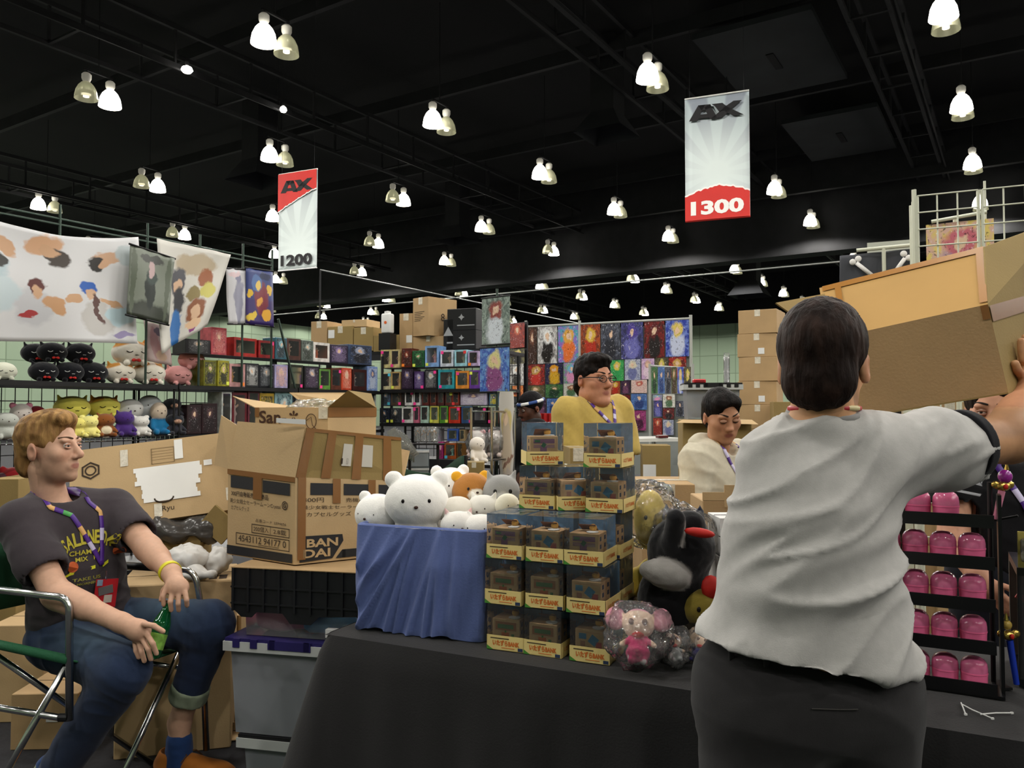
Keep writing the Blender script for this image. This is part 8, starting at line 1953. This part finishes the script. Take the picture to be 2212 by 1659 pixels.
def fold2(V, N):
    z = V[:, 2]; up = sstep(1.15, 1.42, z)
    y = (1 - .6 * up) * ridge(V, 13, Vector((-.36, 0, .93)), .022, .18, 2.3) + ridge(V, 24, Vector((-.5, .1, .85)), .011, .20, 5.7) + .5 * ridge(V, 26, Vector((-.75, .2, .6)), .010, .3, 8.8) * sstep(.75, .95, V[:, 0])
    return y - .012
shirt2 = blob('t_shirt', B, (.12, 1.42, .80), (1.3, 2.15, 1.52), .0068, M_fab, man2, 'b2b0ad', fold2, 0, None, base)
B = Blob().u(s_cone(rs2 - rd * .012, rs2 + rd * .012, .083, .082), 0).keep(s_half(rs2 + rd * .016, rd), .003).keep(s_half(rs2 - rd * .014, -rd), .003).cut(s_cone(rs2 - rd * .2, rs2 + rd * .2, .068, .068), .003)
blob('sleeve_band', B, rs2 - Vector((.12, .12, .12)), rs2 + Vector((.12, .12, .12)), .0036, M_fab, man2, '1a1a1e', None, 0, None, base)
cn = NB + Vector((0, .004, .010)); mb = MB(); mb.tube([cn - base + Vector((.066 * math.cos(a), .066 * math.sin(a), -.010 * math.sin(a) * -1)) for a in np.linspace(0, 2 * math.pi, 24, endpoint=False)], .010, 8, closed=True); mb.build('collar', mat('collar_grey', '8e8c8a', .9), man2, 'all')
mb = MB(); mb.tube([cn - base + Vector((.070 * math.cos(a), .068 * math.sin(a), .012)) for a in np.linspace(math.pi * 1.0, math.pi * 2.0, 14)], .006, 6); mb.m = [(0 if i % 30 < 15 else 1) for i in range(len(mb.m))]; mb.build('lanyard', [mat('lanyard_red', 'b8323a', .5), mat('lanyard_cream', 'd0c290', .5)], man2, 'all')
# trousers
B = Blob().u(s_ell(PV + Vector((0, 0, -.06)), (.212, .158, .13), MT), 0); B.u(s_chain([RHp, RKn, RAn], [.132, .10, .085], .03), .05).u(s_chain([LHp, LKn, LAn], [.132, .10, .085], .03), .05); B.keep(s_half(RAn + Vector((0, 0, -.04)), (0, 0, -1)), .004)
tr2 = blob('trousers', B, (.1, 1.4, .03), (1.1, 2.05, 1.1), .0085, M_fab, man2, '2b2a2b', lambda V, N: ridge(V, 9, Vector((.4, 0, .9)), .010, .3, 4.1) + ridge(V, 20, Vector((-.3, 0, .95)), .004, .3, 1.1) - .004, 0, None, base)
for px in (1618, 1686):
    q_ = project(tr2, None, [P(px, 1462, 1.5) - base], (0, 1, 0), .006)[0]
    if q_: MB().bevbox(q_, (.012, .006, .05), .002).build('belt_loop', mat('trouser_black', '252425', .9), man2)
q_ = [p_ for p_ in project(tr2, None, [P(x, 1548 + (x - 1770) * .02, 1.5) - base for x in range(1770, 1880, 8)], (0, 1, 0), .002) if p_]
if len(q_) > 3: MB().tube(q_, .0012, 5).build('pocket_seam', mat('seam_grey', '3c3a38', .9), man2)
for A_, f_ in ((RAn, (.3, 1)), (LAn, (0, 1))): shoe(A_, f_, man2, base, '2a2624', '202024')
# ---- the lifted carton
K = P(2178, 847, 1.955); T_ = P(2134, 657, 1.945); TLn = P(1788, 733, 2.16); BLn = TLn + (K - T_); dep = P(2300, 612, 2.32) - T_
c0 = (K + BLn) / 2; t = thing('lifted_carton', 'large plain open carton with raised flaps, held up by the man in the grey T-shirt', 'box', c0)
def rel(*v): return [Vector(x) - c0 for x in v]
def pan(nm, m, *v): return MB().poly(rel(*v), .004).build(nm, m, t)
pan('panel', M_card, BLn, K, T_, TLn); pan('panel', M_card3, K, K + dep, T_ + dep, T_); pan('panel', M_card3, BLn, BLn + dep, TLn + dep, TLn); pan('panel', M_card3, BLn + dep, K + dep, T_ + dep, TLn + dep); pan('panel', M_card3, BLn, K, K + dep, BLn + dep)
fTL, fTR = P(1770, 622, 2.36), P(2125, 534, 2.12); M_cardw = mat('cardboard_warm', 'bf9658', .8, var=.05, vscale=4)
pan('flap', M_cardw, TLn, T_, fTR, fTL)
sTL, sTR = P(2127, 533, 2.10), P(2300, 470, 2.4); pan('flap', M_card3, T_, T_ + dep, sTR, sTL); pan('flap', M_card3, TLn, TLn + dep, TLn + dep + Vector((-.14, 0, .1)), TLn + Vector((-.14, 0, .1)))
FC = Face(*rel(fTL, fTR, TLn, T_), .003).orient(Vector((0, -1, 0))); M_tapeo = mat('tape_tan', 'a8722c', .35)
FC.rect(.02, 0, 1, .10, M_tapeo, t, 'tape'); FC.rect(.955, 0, 1, .97, M_tapeo, t, 'tape', 1.2); FC.rect(.10, .05, .14, 1.0, M_tapeo, t, 'tape', 1.2)
FB = Face(*rel(TLn, T_, BLn, K), .003).orient(Vector((0, -1, 0))); FB.rect(.955, .0, 1, .16, M_tapeb, t, 'tape')
FE = Face(*rel(T_, T_ + dep, K, K + dep), .003).orient(Vector((1, -.5, 0))); FE.rect(0, .02, 1, .2, M_tapeb, t, 'tape')

# ------------------------------------------------------------------ 3. man in a yellow T-shirt
base = P(1280, 1500, 4.55); base.z = 0
H3 = Head(P(1282, 822, 4.55), math.radians(38), math.radians(2), 0, 1.12)
NB = P(1278, 872, 4.58); RS = P(1228, 893, 4.48); LS = P(1332, 888, 4.70); ax = (LS - RS).normalized(); MT = frame_from(ax); fw = Vector((ax.y, -ax.x, 0)); CH = (RS + LS) / 2 + Vector((0, 0, -.12)); PV = Vector((CH.x, CH.y, .90))
RE, RW = P(1222, 990, 4.44), P(1240, 1065, 4.36); LE, LW = P(1350, 985, 4.68), P(1345, 1060, 4.55)
B = Blob(); H3.add(B, jaw=1.25, fat=1.18); B.u(s_ell(H3.w((0, -.045, -.108)), (.058, .05, .03)), .03); B.u(s_cone(H3.w((0, .02, -.07)), NB, .068, .075), .03); B.u(s_ell(CH, (.17, .11, .16), MT), .05); B.u(s_cone(CH, PV, .14, .15), .05)
limb(B, [RS, RE, RW], [.06, .052, .035]); limb(B, [LS, LE, LW], [.06, .052, .035]); hand_simple(B, RW, (.1, -.2, -1), (-1, 0, 0)); hand_simple(B, LW, (0, -.2, -1), (1, 0, 0))
for s_ in (-1, 1): h_ = PV + ax * s_ * .10; limb(B, [h_, Vector((h_.x, h_.y, .48)), Vector((h_.x, h_.y, .05))], [.09, .07, .05])
man3 = blob('person', B, (0.15, 4.1, .0), (.8, 4.95, 1.85), .0085, M_skin, None, lambda V: H3.skin_col(V, skin_base(V, 'c58a6c'), blush='b0604e'), None, 0, base, base)
tag(man3, 'stout man in a yellow T-shirt, glasses and purple lanyard behind the coin bank packs', 'person')
H3.eyes(man3, base, (0, 0), brow=M_browd, skin='a8745c')
B = Blob().u(H3.e((0, .016, .052), (.087, .106, .094)), 0).u(H3.e((0, -.05, .112), (.066, .045, .026), Rx(.2)), .03).u(H3.e((0, .08, -.03), (.058, .036, .055)), .03); B.cut(H3.e((0, -.115, -.035), (.082, .074, .118)), .010); B.cut(H3.e((0, -.06, -.11), (.13, .075, .09)), .012)
for q_ in (-1, 1): B.cut(H3.e((q_ * .095, .004, -.022), (.030, .028, .042)), .01)
blob('hair', B, H3.c - Vector((.17, .17, .17)), H3.c + Vector((.17, .17, .2)), .007, M_hair, man3, hairc('100d0c', '1e1816', 60), lambda V, N: .005 * vnoise(V * 55), 0, None, base)
mb = MB()
for s_ in (-1, 1):
    mb.tube([H3.w((s_ * .033 + .024 * math.cos(a), -.105, .008 + .017 * math.sin(a))) - base for a in np.linspace(0, 2 * math.pi, 14, endpoint=False)], .0022, 5, closed=True); mb.tube([H3.w((s_ * .057, -.104, .014)) - base, H3.w((s_ * .083, -.05, .014)) - base, H3.w((s_ * .088, .012, .010)) - base], .003, 5)
mb.tube([H3.w((-.009, -.110, .012)) - base, H3.w((.009, -.110, .012)) - base], .002, 5); mb.build('glasses', M_blk, man3, 'all')
B = Blob().u(s_ell(CH, (.215, .15, .19), MT), 0).u(s_ell(CH + Vector((0, 0, -.25)) + fw * .03, (.215, .185, .26), MT), .1).u(s_ell(PV, (.20, .17, .12), MT), .08)
B.u(s_cone(NB + Vector((0, 0, -.045)), RS, .09, .085), .04).u(s_cone(NB + Vector((0, 0, -.045)), LS, .09, .085), .04); rs2 = RS.lerp(RE, .85); ls2 = LS.lerp(LE, .85); B.u(s_cone(RS, rs2, .090, .093), .03).u(s_cone(LS, ls2, .090, .09), .03)
B.cut(s_cone(rs2 + Vector((0, 0, -.005)), RE + Vector((0, 0, -.2)), .075, .12), .006); B.cut(s_cone(ls2 + Vector((0, 0, -.005)), LE + Vector((0, 0, -.2)), .073, .12), .006); B.cut(s_ell(NB + fw * .05 + Vector((0, 0, .04)), (.085, .085, .075), MT), .01); B.keep(s_half((0, 0, .86), (0, 0, -1)), .01)
shirt3 = blob('t_shirt', B, (.1, 4.05, .8), (.9, 5.0, 1.5), .011, M_fab, man3, 'c0a55a', lambda V, N: ridge(V, 10, Vector((1, .2, .1)), .012, .25, 6.6) + ridge(V, 14, Vector((.5, .2, .8)), .006, .25, 2.0) - .006, 0, None, base)
n0 = NB - base; bdir = -fw; cz = CH - base
for s_ in (-1, 1): strap('lanyard', shirt3, man3, [n0 + ax * s_ * .085 + Vector((0, 0, .02)) - fw * .01, n0 + ax * s_ * .07 + fw * .08 + Vector((0, 0, -.02)), cz + ax * .02 + Vector((0, 0, .03)) + fw * .1], .020, LAN, bdir, colors=[0, 0, 0, 2, 0, 3, 0, 0], lift=.006)
q_ = project(shirt3, None, [cz + ax * .025 + Vector((0, 0, -.03)) + fw * .1], bdir, .012)[0]; R_ = Rz(math.atan2(ax.y, ax.x)); MB().box(q_, (.055, .003, .085), R_ @ Ry(-.15)).build('badge', mat('badge_dark', '3a2428', .3, var=.5, vscale=60), man3); MB().box(q_ + Vector((0, 0, -.05)), (.045, .003, .02), R_ @ Ry(-.15)).build('badge_tab', mat('badge_olive', 'b0b040', .4), man3)
B = Blob().u(s_ell(PV + Vector((0, 0, -.03)), (.19, .16, .12), MT), 0)
for s_ in (-1, 1): h_ = PV + ax * s_ * .10; B.u(s_chain([h_, Vector((h_.x, h_.y, .48)), Vector((h_.x, h_.y, .06))], [.12, .095, .08], .03), .05)
blob('trousers', B, (.05, 4.2, .02), (.85, 4.95, 1.05), .014, M_fab, man3, '2c3038', None, 0, None, base)
for s_ in (-1, 1): h_ = PV + ax * s_ * .10; shoe(Vector((h_.x, h_.y, .09)), fw, man3, base, '26241f', '202020')

# ------------------------------------------------------------------ 4. woman in a cream hoodie
base = P(1545, 1500, 3.62); base.z = 0
H4 = Head(P(1558, 901, 3.62), math.radians(12), math.radians(18), math.radians(-4), .93)
NB = P(1552, 962, 3.66); RS = P(1502, 994, 3.56); LS = P(1590, 985, 3.76); ax = (LS - RS).normalized(); MT = frame_from(ax); fw = Vector((ax.y, -ax.x, 0)); CH = (RS + LS) / 2 + Vector((0, 0, -.11)); PV = Vector((CH.x + .02, CH.y, .88))
RE, RW = P(1505, 1098, 3.50), P(1540, 1180, 3.42); LE, LW = P(1612, 1090, 3.72), P(1600, 1170, 3.55)
B = Blob(); H4.add(B, jaw=1.0, nose=.7, fat=1.13); B.u(s_cone(H4.w((0, .025, -.065)), NB, .047, .052), .02); B.u(s_ell(CH, (.13, .085, .13), MT), .04); B.u(s_cone(CH, PV, .09, .11), .05)
limb(B, [RS, RE, RW], [.042, .038, .026]); limb(B, [LS, LE, LW], [.042, .038, .026]); hand_simple(B, RW, (.5, -.3, -.6), (-1, 0, .3), .9); hand_simple(B, LW, (-.2, -.4, -.7), (1, 0, .3), .9)
for s_ in (-1, 1): h_ = PV + ax * s_ * .085; limb(B, [h_, Vector((h_.x, h_.y, .46)), Vector((h_.x, h_.y, .05))], [.085, .06, .042])
wom = blob('person', B, (.68, 3.15, .0), (1.28, 3.98, 1.58), .0062, M_skin, None, lambda V: H4.skin_col(V, skin_base(V, 'c08c6c'), lips='8a4a44', blush='b87860'), None, 0, base, base)
tag(wom, 'dark-haired woman in a cream hooded top looking down, behind the grey T-shirt', 'person')
H4.eyes(wom, base, (0, -.8), lid=True, brow=M_browd, skin='a57a60')
B = Blob().u(H4.e((0, .018, .050), (.085, .106, .094)), 0).u(H4.e((0, .085, -.02), (.060, .040, .070)), .03).u(H4.e((0, -.055, .092), (.066, .04, .03), Rx(.4)), .03); B.cut(H4.e((.012, -.118, -.025), (.084, .076, .126)), .008); B.cut(H4.e((0, -.06, -.12), (.12, .075, .085)), .010)
for q_ in (-1, 1): B.cut(H4.e((q_ * .092, .004, -.030), (.030, .026, .040)), .01)
B.u(s_ell(H4.w((0, .12, .03)), (.035, .035, .035)), .02)
blob('hair', B, H4.c - Vector((.17, .17, .17)), H4.c + Vector((.17, .19, .2)), .0055, M_hair, wom, hairc('0e0b0a', '1c1715', 50), lambda V, N: .003 * (1 - np.abs(vnoise(H4.loc(V) * np.array((40, 14, 60))))), 0, None, base)
B = Blob().u(s_ell(CH, (.165, .12, .17), MT), 0).u(s_ell(CH.lerp(PV, .6), (.15, .12, .22), MT), .08).u(s_ell(PV, (.18, .135, .12), MT), .06); B.u(s_cone(NB + Vector((0, 0, -.04)), RS, .07, .066), .04).u(s_cone(NB + Vector((0, 0, -.04)), LS, .07, .066), .04)
B.u(s_chain([RS, RE, RW], [.070, .062, .046], .02), .03).u(s_chain([LS, LE, LW], [.070, .062, .046], .02), .03); B.u(s_ell(NB - fw * .075 + Vector((0, 0, .0)), (.10, .055, .055), MT), .03); B.cut(s_ell(NB + fw * .045 + Vector((0, 0, .03)), (.058, .08, .085), MT), .01); B.keep(s_half((0, 0, .80), (0, 0, -1)), .01); B.cut(s_cone(RW, RW + (RW - RE).normalized() * .1, .035, .05), .004); B.cut(s_cone(LW, LW + (LW - LE).normalized() * .1, .035, .05), .004)
hood = blob('hooded_top', B, (.6, 3.1, .76), (1.4, 4.05, 1.42), .009, M_fab, wom, 'cfc7b2', lambda V, N: ridge(V, 14, Vector((.8, .2, .5)), .010, .25, 3.3) + ridge(V, 22, Vector((.2, 0, 1)), .006, .25, 1.9) - .006, 0, None, base)
n0 = NB - base; cz = CH - base
for s_ in (-1, 1): strap('lanyard', hood, wom, [n0 + ax * s_ * .055 + Vector((0, 0, .03)) - fw * .01, n0 + ax * s_ * .06 + fw * .07 + Vector((0, 0, -.02)), cz + Vector((0, 0, -.02)) + fw * .08], .016, LAN, -fw, colors=[2, 0, 3, 0, 3, 0, 0], lift=.005)
B = Blob().u(s_ell(PV + Vector((0, 0, -.03)), (.165, .125, .11), MT), 0)
for s_ in (-1, 1): h_ = PV + ax * s_ * .085; B.u(s_chain([h_, Vector((h_.x, h_.y, .46)), Vector((h_.x, h_.y, .06))], [.10, .075, .06], .03), .05)
blob('trousers', B, (.6, 3.3, .02), (1.4, 4.0, 1.0), .014, M_fab, wom, '24283a', None, 0, None, base)
for s_ in (-1, 1): h_ = PV + ax * s_ * .085; shoe(Vector((h_.x, h_.y, .09)), fw, wom, base, '3a3a40', '202020')

# ------------------------------------------------------------------ 5. man behind the capsule rack
base = P(2150, 1500, 2.78); base.z = 0
H5 = Head(P(2148, 893, 2.80), math.radians(-34), math.radians(4), 0, 1.05)
NB = P(2158, 985, 2.84); RS = P(2062, 1010, 2.82); LS = P(2270, 1010, 2.86); ax = (LS - RS).normalized(); MT = frame_from(ax); fw = Vector((ax.y, -ax.x, 0)); CH = (RS + LS) / 2 + Vector((0, 0, -.12)); PV = Vector((CH.x, CH.y, .88)); RE, RW = P(2060, 1165, 2.76), P(2110, 1240, 2.62); LE, LW = P(2300, 1160, 2.8), P(2290, 1240, 2.65)
B = Blob(); H5.add(B, fat=1.05); B.u(s_cone(H5.w((0, .025, -.07)), NB, .056, .062), .02); B.u(s_ell(CH, (.16, .10, .15), MT), .05); B.u(s_cone(CH, PV, .12, .13), .05)
limb(B, [RS, RE, RW], [.058, .050, .034]); limb(B, [LS, LE, LW], [.058, .050, .034]); hand_simple(B, RW, (.4, -.3, -.6), (-1, 0, .3)); hand_simple(B, LW, (-.2, -.4, -.7), (1, 0, .3))
for s_ in (-1, 1): h_ = PV + ax * s_ * .095; limb(B, [h_, Vector((h_.x, h_.y, .48)), Vector((h_.x, h_.y, .05))], [.09, .065, .045])
man5 = blob('person', B, (1.35, 2.35, .0), (2.15, 3.1, 1.62), .0068, M_skin, None, lambda V: H5.skin_col(V, skin_base(V, 'c89478')), None, 0, base, base)
tag(man5, 'man in a black printed T-shirt behind the capsule stand, face half hidden by an arm', 'person')
H5.eyes(man5, base, (-.15, .05), brow=M_browd, skin='a87862')
B = Blob().u(H5.e((0, .018, .050), (.088, .107, .096)), 0).u(H5.e((0, .05, -.04), (.086, .055, .09)), .03); B.cut(H5.e((0, -.115, -.03), (.074, .076, .118)), .010); B.cut(H5.e((0, -.08, -.12), (.075, .09, .09)), .010)
blob('hair', B, H5.c - Vector((.17, .17, .2)), H5.c + Vector((.17, .17, .2)), .0065, M_hair, man5, hairc('1c1512', '32261e', 50), lambda V, N: .005 * vnoise(V * np.array((60, 60, 18))), 0, None, base)
B = Blob().u(s_ell(CH, (.20, .135, .18), MT), 0).u(s_ell(CH.lerp(PV, .6), (.18, .145, .24), MT), .08); B.u(s_cone(NB + Vector((0, 0, -.045)), RS, .085, .076), .04).u(s_cone(NB + Vector((0, 0, -.045)), LS, .085, .076), .04); rs2, ls2 = RS.lerp(RE, .38), LS.lerp(LE, .38); B.u(s_cone(RS, rs2, .078, .080), .03).u(s_cone(LS, ls2, .078, .080), .03); B.cut(s_cone(rs2, RE + Vector((0, 0, -.1)), .064, .1), .006); B.cut(s_cone(ls2, LE + Vector((0, 0, -.1)), .064, .1), .006); B.cut(s_ell(NB + fw * .045 + Vector((0, 0, .035)), (.075, .08, .07), MT), .01); B.keep(s_half((0, 0, .84), (0, 0, -1)), .01)
shirt5 = blob('t_shirt', B, (1.3, 2.4, .8), (2.2, 3.15, 1.45), .010, M_fab, man5, '17171a', lambda V, N: ridge(V, 12, Vector((.5, 0, .8)), .009, .25, 2.2) - .004, 0, None, base)
n0 = NB - base; cz = CH - base
for s_ in (-1, 1): strap('lanyard', shirt5, man5, [n0 + ax * s_ * .075 + Vector((0, 0, .03)), n0 + ax * s_ * .08 + fw * .06 + Vector((0, 0, -.03)), cz + ax * s_ * .03 + Vector((0, 0, -.02)) + fw * .1], .022, LAN, -fw, colors=[0, 0, 2, 0, 1, 0, 1, 2] if s_ > 0 else [0, 0, 0, 0, 3, 0], lift=.006)
for txt, px, py, h_, w_ in (('WH', 2132, 1042, .022, .05), ('× ×', 2130, 1068, .012, .04)):
    o = lettering('lettering', txt, mat('print_chalk', '7a7c80', .8), man5, P(px, py, 2.5) - base, (1, 0, .1), (-.1, 0, 1), h_, w_, bold=.01); me = o.data
    for v_, r_ in zip(me.vertices, project(shirt5, None, [v_.co for v_ in me.vertices], (0, 1, 0), .004)):
        if r_ is not None: v_.co = r_
    me.update()
B = Blob().u(s_ell(PV + Vector((0, 0, -.03)), (.18, .14, .12), MT), 0)
for s_ in (-1, 1): h_ = PV + ax * s_ * .095; B.u(s_chain([h_, Vector((h_.x, h_.y, .48)), Vector((h_.x, h_.y, .06))], [.11, .085, .07], .03), .05)
blob('trousers', B, (1.3, 2.4, .02), (2.2, 3.15, 1.05), .014, M_fab, man5, '1c1e26', None, 0, None, base)
for s_ in (-1, 1): h_ = PV + ax * s_ * .095; shoe(Vector((h_.x, h_.y, .09)), fw, man5, base, '202020', '202020')

# ------------------------------------------------------------------ 6. person in black far behind
base = P(1140, 1500, 6.25); base.z = 0
H6 = Head(P(1146, 884, 6.25), math.radians(-60), math.radians(14), 0, 1.0); NB = P(1143, 912, 6.28); RS, LS = P(1118, 926, 6.35), P(1163, 926, 6.15); ax = (LS - RS).normalized(); MT = frame_from(ax); CH = (RS + LS) / 2 + Vector((0, 0, -.12)); PV = Vector((CH.x, CH.y, .85))
B = Blob(); H6.add(B); B.u(s_cone(H6.w((0, .02, -.07)), NB, .055, .06), .02); B.u(s_cone(CH, PV, .12, .13), .06)
for q_ in (RS, LS): e_ = q_ + Vector((0, -.08, -.27)); w_ = e_ + Vector((.02, -.2, -.08)); limb(B, [q_, e_, w_], [.05, .045, .032]); hand_simple(B, w_, (0, -1, -.3), (0, 0, 1))
for s_ in (-1, 1): h_ = PV + ax * s_ * .09; limb(B, [h_, Vector((h_.x, h_.y, .46)), Vector((h_.x, h_.y, .05))], [.085, .065, .045])
p6 = blob('person', B, (-.25, 5.7, 0), (.55, 6.7, 1.62), .012, M_skin, None, lambda V: H6.skin_col(V, skin_base(V, '4a2e22')), None, 0, base, base)
tag(p6, 'person in black with a blue and white headband, bending behind the low white table', 'person'); H6.eyes(p6, base, brow=M_browd, skin='4a3022')
B = Blob().u(H6.e((0, .016, .05), (.086, .106, .094)), 0); B.cut(H6.e((0, -.115, -.03), (.08, .076, .118)), .01); B.cut(H6.e((0, -.06, -.12), (.12, .085, .085)), .01); blob('hair', B, H6.c - Vector((.15, .15, .15)), H6.c + Vector((.15, .15, .18)), .011, M_hair, p6, '121012', None, 0, None, base)
mb = MB(); mb.tube([H6.w((.088 * math.cos(a), .016 + .108 * math.sin(a), .055)) - base for a in np.linspace(0, 2 * math.pi, 20, endpoint=False)], .014, 6, closed=True); mb.m = [(1 if i % 24 < 8 else 0) for i in range(len(mb.m))]; mb.build('headband', [mat('band_blue', '2a4a8a', .5), M_paper], p6, 'all')
B = Blob().u(s_ell(CH, (.19, .13, .18), MT), 0).u(s_cone(CH, PV, .15, .16), .06); B.u(s_cone(NB + Vector((0, 0, -.04)), RS, .08, .075), .04).u(s_cone(NB + Vector((0, 0, -.04)), LS, .08, .075), .04)
for q_ in (RS, LS): e_ = q_ + Vector((0, -.08, -.27)); B.u(s_chain([q_, e_, e_ + Vector((.018, -.18, -.07))], [.072, .06, .045], .02), .03)
blob('hoodie', B, (-.35, 5.65, .6), (.65, 6.75, 1.45), .016, M_fab, p6, '131316', None, 0, None, base)
B = Blob().u(s_ell(PV, (.17, .13, .12), MT), 0)
for s_ in (-1, 1): h_ = PV + ax * s_ * .09; B.u(s_chain([h_, Vector((h_.x, h_.y, .46)), Vector((h_.x, h_.y, .03))], [.11, .08, .07], .03), .05)
blob('trousers', B, (-.3, 5.9, .0), (.6, 6.6, 1.0), .018, M_fab, p6, '1c1c22', None, 0, None, base)
